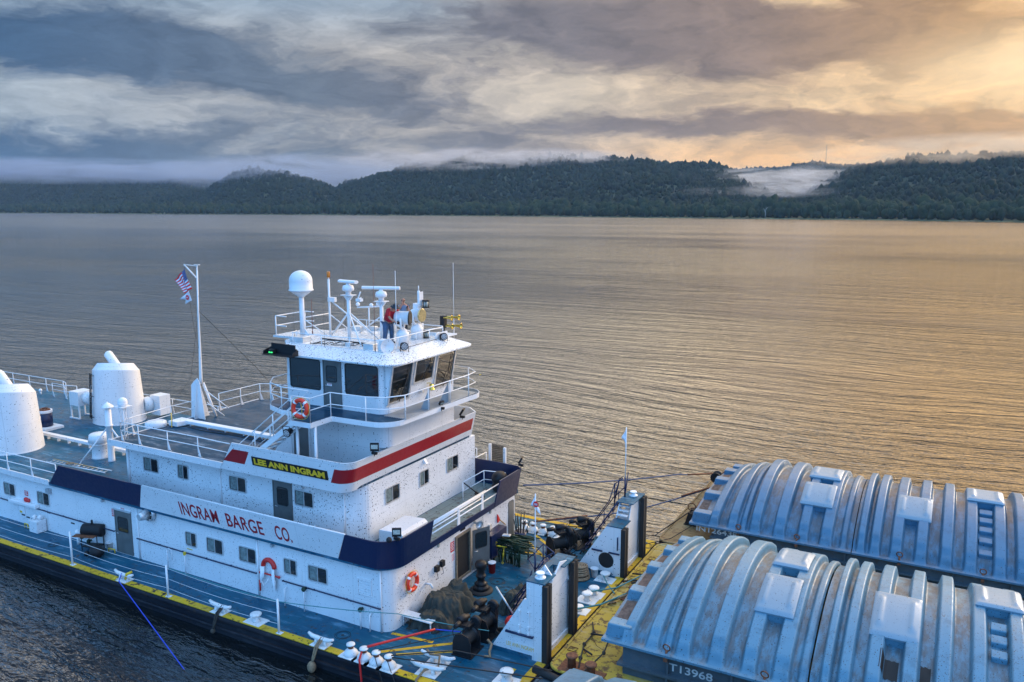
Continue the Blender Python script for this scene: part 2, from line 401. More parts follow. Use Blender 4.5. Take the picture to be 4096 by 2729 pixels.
    def ribbon(s, path, z0, z1, th, flare=0.):
        """upright band along a 2-D path [(x,y)], thickness th towards the inside (left of travel)"""
        n = len(path); P = [Vector((p[0],p[1])) for p in path]; N = []
        for i in range(n):
            d = (P[min(i+1,n-1)]-P[max(i-1,0)]).normalized(); N.append(Vector((-d.y,d.x)))
        ring = []
        for p, q in zip(P, N):
            zz0 = z0; zz1 = z1
            o0 = p; o1 = p-q*flare; i0 = p+q*th; i1 = p-q*flare+q*th
            ring.append([(o0.x,o0.y,zz0),(o1.x,o1.y,zz1),(i1.x,i1.y,zz1),(i0.x,i0.y,zz0)])
        vs = [v for r in ring for v in r]; fs = []
        for i in range(n-1):
            for j in range(4): fs.append((i*4+j, i*4+(j+1)%4, (i+1)*4+(j+1)%4, (i+1)*4+j))
        fs += [(0,3,2,1), ((n-1)*4,(n-1)*4+1,(n-1)*4+2,(n-1)*4+3)]
        fs = [f[::-1] for f in fs]
        return s.add(vs, fs)
    def mesh(s, name):
        me = bpy.data.meshes.new(name); me.from_pydata(s.v, [], s.f)
        me.polygons.foreach_set('material_index', s.mi); me.polygons.foreach_set('use_smooth', s.sm)
        me.update(); return me
    def build(s, name, mats, parent=None, bevel=0., loc=None):
        o = link_mesh(name, s.mesh(name), mats, parent)
        if loc: o.location = loc
        if bevel:
            b = o.modifiers.new('bevel', 'BEVEL'); b.width = bevel; b.segments = 2; b.limit_method = 'ANGLE'; b.angle_limit = math.radians(50)
        return o
def copy_tree(o, parent=None, loc=None, rz=None):
    c = o.copy(); COL.objects.link(c)
    if parent: c.parent = parent
    if loc is not None: c.location = loc
    if rz is not None: c.rotation_euler = (0,0,rz)
    for ch in list(o.children): copy_tree(ch, c)
    return c
def text_mesh(name, txt, size, mat, parent, origin, xdir, ydir, extrude=.006, bold=.0, width=None, space=1.):
    cu = bpy.data.curves.new(name, 'FONT'); cu.body = txt; cu.size = size; cu.extrude = extrude; cu.offset = bold; cu.space_character = space
    ob = bpy.data.objects.new(name+'_tmp', cu); COL.objects.link(ob)
    dg = bpy.context.evaluated_depsgraph_get(); me = bpy.data.meshes.new_from_object(ob.evaluated_get(dg))
    bpy.data.objects.remove(ob); bpy.data.curves.remove(cu)
    xs = [v.co.x for v in me.vertices]; ys = [v.co.y for v in me.vertices]
    x0, x1, y0, y1 = min(xs), max(xs), min(ys), max(ys)
    X = Vector(xdir).normalized(); Y = Vector(ydir); Y = (Y-X*Y.dot(X)).normalized(); Z = X.cross(Y)
    sx = (width/(x1-x0)) if width else 1.; sy = size/(y1-y0)
    O = Vector(origin)
    for v in me.vertices: v.co = O + X*(v.co.x-x0)*sx + Y*(v.co.y-y0)*sy + Z*v.co.z
    me.materials.clear()
    return link_mesh(name, me, mat, parent)
# ---------------------------------------------------------------- river
def make_water():
    m, T, p = principled('river_water')
    v = T.pos()
    r = math.radians(28.5-90)          # ripple crests run across the view
    wn = T.new('ShaderNodeVectorMath'); wn.operation = 'MULTIPLY_ADD'
    T.l.new(T.noise(T.mapp(v, scale=(.012,.012,0)), 1.0, 2, .5, 0, out=1), wn.inputs[0]); wn.inputs[1].default_value = (26,26,0); T.l.new(v, wn.inputs[2]); v2 = wn.outputs[0]
    a = T.mapp(v2, rot=(0,0,-YAW+.10), scale=(.05,.34,1)); b = T.mapp(v2, rot=(0,0,-YAW-.16), scale=(.16,1.05,1)); c = T.mapp(v2, rot=(0,0,-YAW+.30), scale=(.7,2.9,1)); e = T.mapp(v, rot=(0,0,-YAW-.5), scale=(2.2,5.5,1))
    h = T.noise(a, 1.0, 2, .5, .3)*1.3 + T.noise(b, 1.0, 2, .5, .5)*1.05 + T.noise(c, 1.0, 3, .6, .6)*.50 + T.noise(e, 1.0, 2, .5, .4)*.20
    # churned water between bow and barges
    x, y, z = T.sep(v)
    d = (((x+8.)*(1/9.)).pow(2.)+((y-46.)*(1/16.)).pow(2.))*-1.
    ch = d.exp()
    h = h + T.noise(T.mapp(v, scale=(.7,.7,1)), 1.0, 5, .6, 1.5)*ch*1.0
    calm = T.noise(T.mapp(v, rot=(0,0,-YAW), scale=(.004,.012,1)), 1.0, 4, .6)
    n = T.new('ShaderNodeBump'); T.l.new((h*calm.smooth(.35,.65,.45,1.35)*y.smooth(40.,700.,1.0,.85)).k, n.inputs['Height']); n.inputs['Strength'].default_value = 1.0; n.inputs['Distance'].default_value = .16
    T.l.new(n.outputs[0], p.inputs['Normal'])
    p.inputs['Base Color'].default_value = (.006,.008,.009,1)
    T.setin(p, 'Roughness', y.smooth(45., 620., .06, .20)); p.inputs['IOR'].default_value = 2.0
    p.inputs['Specular IOR Level'].default_value = .62
    return m
MAT['water'] = make_water()
w_ = MB(); S_ = 16000
w_.add([(-S_,-S_,WATER),(S_,-S_,WATER),(S_,S_,WATER),(-S_,S_,WATER)], [(0,1,2,3)])
tag(w_.build('river', 'water'), 'rippled river reflecting a cloudy sunrise', 'river', kind='structure')
# ---------------------------------------------------------------- far shore, wooded hills
FWD = Vector((-math.sin(YAW), math.cos(YAW))); RGT = Vector((math.cos(YAW), math.sin(YAW)))
def pol(a, r):
    """azimuth in degrees right of the view, horizontal range -> x, y"""
    a = math.radians(a); return FWD*math.cos(a)*r + RGT*math.sin(a)*r
def a_of(px):  # photograph column (0..2353) -> azimuth
    return math.degrees(math.atan((px-1176.5)/1894.))
def interp(x, pts):
    return float(np.interp(x, [p[0] for p in pts], [p[1] for p in pts]))
SHORE = [(a, r) for a, r in ((-50,3600),(-32,3000),(-22,2250),(-10,1850),(0,1600),(10,1400),(20,1260),(32,1130),(50,1000))]
def shore(a): return interp(a, SHORE)
def zof(py, px, r):  # photograph row at a range -> height
    d = math.hypot(1869., px-1176.5); 
    # row angle: small pitch model
    yy = (477.-py)/1869.
    return 16 + r*yy*math.cos(math.atan((px-1176.5)/1894.))*1.0
def ridge(name, prof, back, depth, seed, edge):
    """prof: crest in photograph rows over columns; back: crest distance behind the shore"""
    px0, px1 = prof[0][0], prof[-1][0]
    NA, NR = 220, 26
    vs = []; fs = []; H = []
    for i in range(NA+1):
        px = px0+(px1-px0)*i/NA; a = a_of(px); rs = shore(a)
        zc = zof(interp(px, prof), px, rs+back)
        for j in range(NR+1):
            f = j/NR
            r = rs+60+(back-60)*min(f*1.25,1.0)+ (max(0,f-.8)/.2)*depth
            g = min(f*1.25,1.0); s = g**1.15
            s = s*s*(3-2*s)*.45+s*.55
            if f > .8: s = 1-((f-.8)/.2)**2*.55
            fade = min(1., (i/NA)/edge[0] if edge[0] else 1., (1-i/NA)/edge[1] if edge[1] else 1.); fade = fade*fade*(3-2*fade)
            p = pol(a, r)
            nz = mnoise.fractal(Vector((p.x*.0035+seed, p.y*.0035, 0)), 1.0, 2.0, 5)
            z = 2+(zc-12)*s*fade*(1+nz*.55*(1-g*.8))
            vs.append((p.x, p.y, z if j else WATER-2))
    for i in range(NA):
        for j in range(NR):
            q = i*(NR+1)+j; fs.append((q, q+NR+1, q+NR+2, q+1))
    me = bpy.data.meshes.new(name); me.from_pydata(vs, [], fs); me.update()
    o = link_mesh(name, me, 'forest_floor', None, True); tag(o, 'wooded river bluff', 'hill', kind='structure')
    return vs, NA, NR
MAT['forest_floor'] = flat('forest_floor', (.030,.045,.018), .95, var=.4, vscale=.02)
def leaf_mat(name, c1, c2):
    m, T, p = principled(name)
    v = T.pos(); n = T.noise(v, .055, 4, .6); n2 = T.noise(v, .6, 3, .7)
    c = T.mix(n.smooth(.35,.65), c1, c2); c = T.mix(n2.smooth(.3,.7)*.5, c, tuple(x*.45 for x in c1))
    T.setin(p, 'Base Color', c); p.inputs['Roughness'].default_value = .9; p.inputs['Specular IOR Level'].default_value = .1
    T.setin(p, 'Normal', T.bump(n2, .8, 1.2))
    return m
MAT['leaves'] = leaf_mat('far_foliage', (.007,.018,.014), (.024,.040,.020))
MAT['leaves2'] = leaf_mat('shore_foliage', (.014,.030,.018), (.045,.060,.026))
ridges = []
ridges.append(ridge('hill_far', [(-300,400),(0,402),(150,396),(300,402),(420,404),(480,412),(620,430),(760,448)], 1700, 600, 1.3, (0,.25)))
ridges.append(ridge('hill_near', [(430,455),(500,425),(545,402),(585,392),(650,396),(720,412),(800,440),(860,460)], 800, 400, 4.1, (.15,.15)))
ridges.append(ridge('hill_center', [(700,460),(780,428),(860,402),(950,380),(1060,371),(1180,367),(1290,367),(1345,379),(1400,372),(1480,366),(1560,368),(1640,372),(1690,396),(1725,418),(1800,446),(1880,460)], 900, 500, 7.7, (.08,.12)))
ridges.append(ridge('hill_valley', [(1500,420),(1650,395),(1750,388),(1860,384),(1920,387),(1990,384),(2100,400)], 2900, 500, 2.2, (.1,.1)))
ridges.append(ridge('hill_right', [(1780,465),(1850,442),(1900,420),(1950,394),(2010,377),(2070,366),(2150,357),(2250,351),(2353,349),(2500,345),(2700,350)], 850, 500, 9.4, (.1,0)))
def ico(sub):
    bm = bmesh.new(); bmesh.ops.create_icosphere(bm, subdivisions=sub, radius=1.0)
    v = np.array([q.co[:] for q in bm.verts]); f = np.array([[q.index for q in p.verts] for p in bm.faces]); bm.free(); return v, f
def mass(name, pts, protos, mat, label, cat, seed):
    """merge many small crowns into one stuff mesh; pts: (x,y,z,radius,height)"""
    r = np.random.RandomState(seed); VV = []; FF = []; b = 0
    for (x,y,z,rad,h) in pts:
        v, f = protos[r.randint(len(protos))]; a = r.uniform(0, 6.28); c, s = math.cos(a), math.sin(a)
        q = np.empty_like(v); q[:,0] = (v[:,0]*c-v[:,1]*s)*rad+x; q[:,1] = (v[:,0]*s+v[:,1]*c)*rad+y; q[:,2] = v[:,2]*h+z
        VV.append(q); FF.append(f+b); b += len(v)
    V = np.concatenate(VV).astype(np.float32); F = np.concatenate(FF).astype(np.int32)
    me = bpy.data.meshes.new(name); me.vertices.add(len(V)); me.vertices.foreach_set('co', V.ravel())
    me.loops.add(F.size); me.loops.foreach_set('vertex_index', F.ravel()); me.polygons.add(len(F))
    me.polygons.foreach_set('loop_start', np.arange(0, F.size, 3, dtype=np.int32)); me.polygons.foreach_set('loop_total', np.full(len(F), 3, np.int32))
    me.update(calc_edges=True); me.validate()
    o = link_mesh(name, me, mat); return tag(o, label, cat, kind='stuff')
def crown_proto(lumps, sub, rough, seed):
    r = np.random.RandomState(seed); v0, f0 = ico(sub); VV = []; FF = []; b = 0
    for k in range(lumps):
        if k == 0: c = np.array([0,0,.55]); s = np.array([.75,.75,.48])
        else:
            a = r.uniform(0,6.28); c = np.array([math.cos(a)*.55, math.sin(a)*.55, r.uniform(.2,.85)]); s = np.array([1,1,.8])*r.uniform(.28,.5)
        q = v0*(1+r.normal(0, rough, (len(v0),1))); VV.append(q*s+c); FF.append(f0+b); b += len(v0)
    return np.concatenate(VV), np.concatenate(FF)
rs_ = np.random.RandomState(3)
hillp = [crown_proto(1, 1, .16, k) for k in range(5)]
pts = []
for vs, NA, NR in ridges:
    V = np.array(vs).reshape(NA+1, NR+1, 3)
    for i in range(NA):
        for j in range(1, int(NR*.86)):
            A, B, C_, D = V[i,j], V[i+1,j], V[i,j+1], V[i+1,j+1]
            area = np.linalg.norm(np.cross(B-A, C_-A)); n = area/130.
            n = int(n)+(rs_.rand() < n-int(n))
            for _ in range(min(n, 10)):
                u, w = rs_.rand(2); q = A*(1-u)*(1-w)+B*u*(1-w)+C_*(1-u)*w+D*u*w
                R0 = rs_.uniform(4.0, 7.5)*(1.45 if rs_.rand() < .15 else 1); pts.append((q[0], q[1], q[2]-2, R0, R0*rs_.uniform(1.3,2.3)))
print('hill trees', len(pts))
mass('hill_forest', pts, hillp, 'leaves', 'dark green forest covering the bluffs across the river', 'forest', 1)
shp = [crown_proto(6, 2, .10, 20+k) for k in range(5)]
pts = []; a = -36.
while a < 36:
    rs0 = shore(a)
    for row in range(4):
        if rs_.rand() < .9:
            r = rs0+8+row*22+rs_.uniform(-7,7); p = pol(a+rs_.uniform(-.1,.1), r); R0 = rs_.uniform(5,9)*(1+.15*row)
            pts.append((p.x, p.y, -.5+(row*1.0), R0, R0*rs_.uniform(1.7,2.5)))
    a += math.degrees(9.5/rs0)
print('shore trees', len(pts))
mass('shore_forest', pts, shp, 'leaves2', 'lighter green trees crowding the far river bank', 'forest', 2)
# bank strip and the broad valley floor behind it
b_ = MB(); vs = []; n = 80
for i in range(n+1):
    a = -45+90*i/n; r = shore(a); w = 10+5*mnoise.noise(Vector((a*.7,0,0)))
    for q, z in ((r-w, WATER-.4), (r-2, .2), (r+140, 2.5), (r+900, 6)): p = pol(a, q); vs.append((p.x, p.y, z))
b_.add(vs, [(i*4+j, (i+1)*4+j, (i+1)*4+j+1, i*4+j+1) for i in range(n) for j in range(3)])
MAT['bank'] = flat('grassy_bank', (.09,.10,.04), .9, var=.4, vscale=.05)
tag(b_.build('river_bank', 'bank'), 'low grassy far bank', 'bank', kind='structure')
# a lone bleached dead tree on the bank
def dead_tree():
    p = pol(a_of(1759), shore(a_of(1759))+4); t = thing('dead_tree', 'bleached bare dead tree standing on the far bank', 'tree', (p.x,p.y,.2))
    m = MB(); m.tube([(0,0,0),(.3,0,6),(.2,.3,11),(1.0,.4,17)], [.6,.5,.35,.15], 7)
    m.tube([(.25,0,8),(-2,.5,13),(-3.2,.6,15)], [.45,.3,.1], 6); m.tube([(.2,.3,12),(3,0,16),(4.0,.2,16)], [.4,.25,.1], 6)
    m.build('trunk', flat('bleached_wood', (.30,.29,.27), .8), t)
dead_tree()
p = pol(a_of(1891), shore(a_of(1891))+2700)
t = thing('radio_mast', 'thin lattice radio mast on the distant ridge', 'mast', (p.x,p.y,zof(385,1891,4000)-6))
m = MB()
for k in range(3):
    a = k*2*PI/3; m.tube([(math.cos(a)*1.6,math.sin(a)*1.6,0),(math.cos(a)*.8,math.sin(a)*.8,95)], .45, 5)
for k in range(24):
    for q in range(3):
        a = q*2*PI/3; b = (q+1)*2*PI/3; m.tube([(math.cos(a)*1.4,math.sin(a)*1.4,k*4),(math.cos(b)*1.4,math.sin(b)*1.4,k*4+4)], .18, 4)
m.build('lattice', flat('mast_steel', (.18,.12,.11), .6), t)
# ================================================================ the towboat
WCLOC = {}
def wthing(name, label, cat, loc, group=None):
    """a thing whose parts are written in world coordinates"""
    t = thing(name, label, cat, loc, 0, group); WCLOC[t.name] = Vector(loc); return t
def part(mb, name, mats, parent, bevel=0.):
    o = mb.build(name, mats, parent, bevel)
    if parent and parent.name in WCLOC: o.matrix_parent_inverse = Matrix.Translation(-WCLOC[parent.name])
    return o
def wtext(name, txt, size, mat, parent, *a, **k):
    o = text_mesh(name, txt, size, mat, parent, *a, **k)
    if parent and parent.name in WCLOC: o.matrix_parent_inverse = Matrix.Translation(-WCLOC[parent.name])
    return o
def arc(cx, cy, r, a0, a1, n=8, r2=None):
    return [(cx+r*math.cos(math.radians(a0+(a1-a0)*i/n)), cy+(r2 or r)*math.sin(math.radians(a0+(a1-a0)*i/n))) for i in range(n+1)]
def rr2(u0, u1, v0, v1, r, n=4):
    return arc(u1-r, v0+r, r, -90, 0, n)+arc(u1-r, v1-r, r, 0, 90, n)+arc(u0+r, v1-r, r, 90, 180, n)+arc(u0+r, v0+r, r, 180, 270, n)
def slab(mb, pts, z0, z1): return mb.prism([(x,y,z0) for x, y in pts], (0,0,z1-z0))
def band(mb, bot, top, z0, z1, th=.05, out=0.):
    n = len(bot); vs = []
    def nrm(P, i):
        a = Vector(P[max(i-1,0)]); b = Vector(P[min(i+1,n-1)]); d = (b-a).normalized(); return Vector((-d.y, d.x))
    for i in range(n):
        qb, qt = nrm(bot, i), nrm(top, i); b = Vector(bot[i])-qb*out; t = Vector(top[i])-qt*out
        bi = b+qb*th; ti = t+qt*th
        vs += [(b.x,b.y,z0),(t.x,t.y,z1),(ti.x,ti.y,z1),(bi.x,bi.y,z0)]
    fs = []
    for i in range(n-1):
        for j in range(4): fs.append((i*4+j, i*4+(j+1)%4, (i+1)*4+(j+1)%4, (i+1)*4+j)[::-1])
    fs += [(0,1,2,3),((n-1)*4+3,(n-1)*4+2,(n-1)*4+1,(n-1)*4)]
    return mb.add(vs, fs)
def plate(mb, O, U, V, N, pts, th):
    """flat outline pts (u,v) in the plane O,U,V, thickened along N"""
    O, U, V, N = map(Vector, (O,U,V,N))
    return mb.prism([O+U*u+V*v for u, v in pts], N*th)
def ring(mb, O, U, V, N, outer, inner, th):
    O, U, V, N = map(Vector, (O,U,V,N)); n = len(outer)
    P = [O+U*u+V*v for u, v in outer]; Q = [O+U*u+V*v for u, v in inner]
    vs = P+Q+[p+N*th for p in P]+[q+N*th for q in Q]; fs = []
    for i in range(n):
        j = (i+1)%n
        fs += [(2*n+i,2*n+j,3*n+j,3*n+i),(i,j,2*n+j,2*n+i),(3*n+i,3*n+j,n+j,n+i),(n+i,n+j,j,i)]
    return mb.add(vs, fs)
XS = ((1,0,0),(0,0,1),(0,-1,0))     # side walls facing -Y
XF = ((0,1,0),(0,0,1),(1,0,0))      # front walls facing +X
def O_at(O, ax, u, v, n=0.): return Vector(O)+Vector(ax[0])*u+Vector(ax[1])*v+Vector(ax[2])*n
def slide_window(par, O, ax, w, h, dark_left=False):
    m = MB(); ring(m, O_at(O,ax,0,0,.002), *ax, rr2(-.045,w+.045,-.045,h+.045,.09), rr2(.0,w,.0,h,.06), .035)
    plate(m, O_at(O,ax,w*.5-.015,0,.004), *ax, [(0,0),(.03,0),(.03,h),(0,h)], .026)
    f = part(m, 'window', 'alu', par)
    g = MB(); plate(g, O_at(O,ax,.002,.002,-.02), *ax, rr2(0,w-.004,0,h-.004,.05), .03)
    g.build('pane', 'glass', f)
    c = MB(); a = (.0+.03, w*.5-.03) if not dark_left else (w*.5+.03, w-.03)
    plate(c, O_at(O,ax,a[0],.03,.009), *ax, [(0,0),(a[1]-a[0],0),(a[1]-a[0],h-.06),(0,h-.06)], .004)
    c.build('curtain', 'curtain', f)
    k = MB(); plate(k, O_at(O,ax,w-.06,h*.35,.012), *ax, [(0,0),(.035,0),(.035,.1),(0,.1)], .02); k.build('latch', 'seal', f)
    return f
def fixed_window(par, O, ax, w, h, r=.1, name='window'):
    m = MB(); ring(m, O_at(O,ax,0,0,.002), *ax, rr2(-.04,w+.04,-.04,h+.04,r+.03), rr2(0,w,0,h,r), .02)
    f = part(m, name, 'seal', par)
    g = MB(); plate(g, O_at(O,ax,.002,.002,-.02), *ax, rr2(0,w-.004,0,h-.004,r), .026); g.build('pane', 'glass', f)
    return f
def steel_door(par, O, ax, w, h, wr=(.25,.75,.58,.90), rr=.08, frame=True, fmat='door'):
    """door leaf with a sealed window and handle"""
    m = MB(); plate(m, O_at(O,ax,.05,.02,.004), *ax, [(0,0),(w-.1,0),(w-.1,h-.07),(0,h-.07)], .03)
    d = part(m, 'door', 'door', par, .004)
    if frame:
        fm = MB(); ring(fm, O_at(O,ax,0,0,.002), *ax, [(0,0),(w,0),(w,h),(0,h)], [(.05,.02),(w-.05,.02),(w-.05,h-.05),(.05,h-.05)], .05); fm.build('door_frame', fmat, d)
        e = MB(); plate(e, O_at(O,ax,-.02,h+.0,.002), *ax, [(0,0),(w+.04,0),(w+.04,.05),(0,.05)], .09); e.build('drip_ledge', 'alu', d)
    u0,u1,v0,v1 = wr; s = MB(); ring(s, O_at(O,ax,0,0,.036), *ax, rr2(u0*w-.03,u1*w+.03,v0*h-.03,v1*h+.03,rr+.02), rr2(u0*w,u1*w,v0*h,v1*h,rr), .012); s.build('seal', 'seal', d)
    g = MB(); plate(g, O_at(O,ax,0,0,.036), *ax, rr2(u0*w,u1*w,v0*h,v1*h,rr), .006); g.build('pane', 'glass', d)
    k = MB(); p = O_at(O,ax,.14,h*.46,.04); q = p+Vector(ax[2])*.05; k.tube([p,q,q+Vector(ax[0])*.13], .014, 6); k.build('handle', 'alu', d)
    return d
def rail(par, pts, h=.85, mids=(.45,), r=.026, posts=None, gusset=True, mat='white_plain', name='handrail', close_top=True, gdir=1):
    """pts: floor points; posts at every one unless listed"""
    m = MB(); P = [Vector(p) for p in pts]; r *= .78
    for q in (h,)+tuple(mids): m.tube([p+Vector((0,0,q)) for p in P], r if q == h else r*.85, 7)
    for i, p in enumerate(P):
        if posts is not None and i not in posts: continue
        m.tube([p, p+Vector((0,0,h))], r, 7)
        if gusset:
            d = (P[min(i+1,len(P)-1)]-P[max(i-1,0)]); d.z = 0; d.normalize(); d *= gdir
            s_ = Vector((-d.y,d.x,0))
            m.prism([p+Vector((0,0,.0))-s_*.006, p+d*.24-s_*.006, p+d*.17-s_*.006+Vector((0,0,.02)), p+d*.03-s_*.006+Vector((0,0,.42)), p-s_*.006+Vector((0,0,.42))], s_*.012)
    return part(m, name, mat, par)
def dense(path, step=1.3):
    """resample a polyline so that posts fall about every step metres"""
    out = [Vector(path[0])]
    for a, b in zip(path[:-1], path[1:]):
        a, b = Vector(a), Vector(b); n = max(1, round((b-a).length/step))
        out += [a+(b-a)*i/n for i in range(1, n+1)]
    return out

TB = wthing('towboat', 'white river towboat with navy and red stripes pushing covered barges', 'towboat', (-38, 28.5, 0))
# ---- hull and main deck
YN, YFE = 20.95, 36.2
m = MB(); slab(m, [(-78,YN+.12),(-11.75,YN+.12),(-11.75,YFE-.12),(-78,YFE-.12)], -3.0, -.02)
for y_ in (YN+.1, YFE-.1):
    m.tube([(-78,y_,-.17),(-11.7,y_,-.17)], .15, 10); m.tube([(-78,y_,-.62),(-11.7,y_,-.62)], .07, 8)
m.tube([(-11.7,YN,-.17),(-11.7,YFE,-.17)], .13, 8)
hull = part(m, 'hull', 'hull', TB)
m = MB(); slab(m, [(-78,YN+.3),(-12.0,YN+.3),(-12.0,YFE-.3),(-78,YFE-.3)], -.02, .0); part(m, 'main_deck', 'deck', TB)
m = MB()
m.box(-78,-11.7,YN-.01,YN+.30,-.02,.012); m.box(-78,-11.7,YFE-.3,YFE,-.02,.012); m.box(-12.0,-11.65,YN+.3,YFE-.3,-.02,.012)
part(m, 'edge_stripe', 'edge_yellow', TB)
# painted yellow lines on the foredeck
def pline(a, b, w=.12, z=.006):
    m = MB(); a, b = Vector((*a,z)), Vector((*b,z)); d = (b-a).normalized(); s_ = Vector((-d.y,d.x,0))*w/2
    m.add([a-s_, b-s_, b+s_, a+s_], [(0,1,2,3)]); part(m, 'deck_marking', 'edge_yellow', TB)
for a, b in (((-17.75,23.1),(-16.0,23.3)), ((-17.3,21.85),(-14.9,23.95)), ((-16.7,21.95),(-14.4,23.55)), ((-12.5,21.3),(-12.5,23.2)),
             ((-18.0,33.9),(-15.2,31.6)), ((-17.2,34.1),(-14.6,32.2)), ((-18.2,31.9),(-15.9,32.2))): pline(a, b, .16)
# ---- main deck house
h1 = [(-76,22.95)]+arc(-18.35,23.55,.6,-90,0,8)+[(-17.75,32.95),(-76,32.95)]
m = MB(); slab(m, h1, .0, 2.58); part(m, 'main_deck_house', 'white', TB)
m = MB()
for a, b in (((-42.8,22.88,1.05),(-33.6,22.88,1.04)), ((-32.0,22.88,1.01),(-24.5,22.88,.99)), ((-23.05,22.88,1.0),(-18.1,22.88,.99))):
    m.tube([a,b], .028, 6)
    n = int(abs(b[0]-a[0])/1.3)
    for i in range(n+1):
        x = a[0]+(b[0]-a[0])*i/max(n,1); m.tube([(x,22.88,a[2]),(x,22.95,a[2])], .02, 5); m.ball((x,22.88,a[2]), .036, 6, 4)
part(m, 'grab_rail', 'navy', TB)
for x, w in ((-42.4,.92),(-39.53,.92),(-28.75,.62),(-27.42,.92),(-25.48,.92),(-22.96,.62),(-21.66,.92)): slide_window(TB, (x,22.95,1.37), XS, w, .60)
steel_door(TB, (-33.55,22.95,.06), XS, 1.15, 2.08, (.2,.78,.52,.84))
m = MB()          # louvre
ring(m, (-19.2,22.945,1.36), *XS, [(0,0),(.68,0),(.68,.66),(0,.66)], [(.04,.04),(.64,.04),(.64,.62),(.04,.62)], .04)
for k in range(6): m.obox((-18.86,22.93,1.45+k*.1), .6, .05, .02, rx=-.6)
part(m, 'louvre', 'white_plain', TB)
m = MB()          # weld seams / pipes on walls
for x in (-31.95,-24.45,-18.1): m = MB(); m.tube([(x,22.93,.02),(x,22.93,2.55)], .05 if x < -20 else .035, 8); part(m, 'corner_pipe', 'white_plain', TB)
for x, z in ((-29.9,.95),(-28.75,.95),(-22.9,.72),(-21.85,.93),(-19.0,.75),(-18.55,.68)):
    m = MB(); m.tube([(x,22.8,0),(x,22.8,z),(x,22.94,z)], .03, 6); part(m, 'wall_pipe', 'white_plain', TB)
m = MB(); m.tube([(-29.9,22.8,.95),(-29.75,22.78,1.05),(-29.6,22.8,.95),(-29.6,22.8,.5)], .018, 6)
part(m, 'wall_pipe', 'white_plain', TB)
m = MB()
for x, z in ((-36.0,.3),(-35.5,.2),(-21.85,.95),(-19.0,.78)): m = MB(); m.ball((x,22.8,z), .10, 10, 6); m.tube([(x,22.8,z),(x,22.95,z)], .05, 8); part(m, 'valve', 'green_iron', TB)
m = MB(); m.obox((-28.75,22.8,1.0), .09,.09,.14); part(m, 'filler_cap', 'yellow', TB)
m = MB(); m.box(-28.75,-28.4,22.944,22.95,1.16,1.2); part(m, 'yellow_label', 'yellow', TB)
# long light trough, signs, small fittings on the aft wall
m = MB(); m.box(-41.8,-39.5,22.72,22.95,1.08,1.26); part(m, 'cable_trough', 'white_plain', TB, .03)
def wsign(x, z, w, h, mat='signred', lines=3, y=22.95, ax=XS, X=None):
    O = Vector((x,y,z)) if X is None else Vector((X,x,z))
    m = MB(); plate(m, O_at(O,ax,0,0,.002), *ax, [(0,0),(w,0),(w,h),(0,h)], .006); s = part(m, 'wall_sign', mat, TB)
    t = MB()
    for k in range(lines):
        ww = w*(.85 if k % 2 == 0 else .6); hh = h*.32/lines; v = h*(.88-k*.8/lines)-hh
        t.m = 0; plate(t, O_at(O,ax,(w-ww)/2,v,.009), *ax, [(0,0),(ww,0),(ww,hh),(0,hh)], .002)
    t.build('lettering', 'signwhite' if mat == 'signred' else 'signred', s); return s
wsign(-40.66,1.56,.30,.26); wsign(-33.78,1.74,.26,.36,lines=5); wsign(-33.1,2.22,.24,.06,lines=1); wsign(-41.35,1.08,.25,.05,lines=1)
m = MB(); m.ball((-40.5,22.9,1.36), .16, 10, 6, (1.2,.5,.8)); m.ball((-40.3,22.9,1.36), .12, 10, 6, (1,.5,.9)); part(m, 'fire_bell', 'redplastic', TB)
m = MB(); m.box(-41.2,-40.75,22.90,22.95,.55,.95); part(m, 'notice_panel', 'signwhite', TB)
m = MB(); m.box(-41.15,-40.95,22.89,22.90,.58,.68); part(m, 'notice_label', 'yellow', TB)
m = MB()
for x, z in ((-41.1,.42),(-40.7,.36),(-40.3,.32),(-39.3,.98),(-38.9,.95),(-37.0,.75),(-35.6,.78)): m = MB(); m.box(x,x+.28,22.942,22.95,z,z+.07); part(m, 'name_strip', 'seal', TB)
m = MB(); m.box(-38.6,-38.34,22.78,22.95,2.05,2.3); part(m, 'lamp_box', 'grating', TB)
for x in (-34.3,-23.55,): m = MB(); m.lathe((x,22.86,2.5),(0,0,-1),[(.03,0),(.07,.03),(.07,.12),(.03,.16)],8); part(m, 'bulkhead_lamp', 'grating', TB)
m = MB(); m.lathe((-31.0,22.95,2.42),(0,-1,0),[(.33,0),(.33,.18)],20); part(m, 'fan_rim', 'seal', TB)
m = MB(); m.lathe((-31.0,22.9,2.42),(0,-1,0),[(.38,0),(.36,.12),(.30,.14)],20,False); m.lathe((-31.0,22.75,2.42),(0,-1,0),[(.24,0),(.2,.35),(.16,.42),(.13,.44)],16)
for k in range(6): a = k*PI/3; m.obox((-31.0+math.cos(a)*.29,22.76,2.42+math.sin(a)*.29), .1,.06,.05, ry=-a)
part(m, 'fan_housing', 'alu', TB)
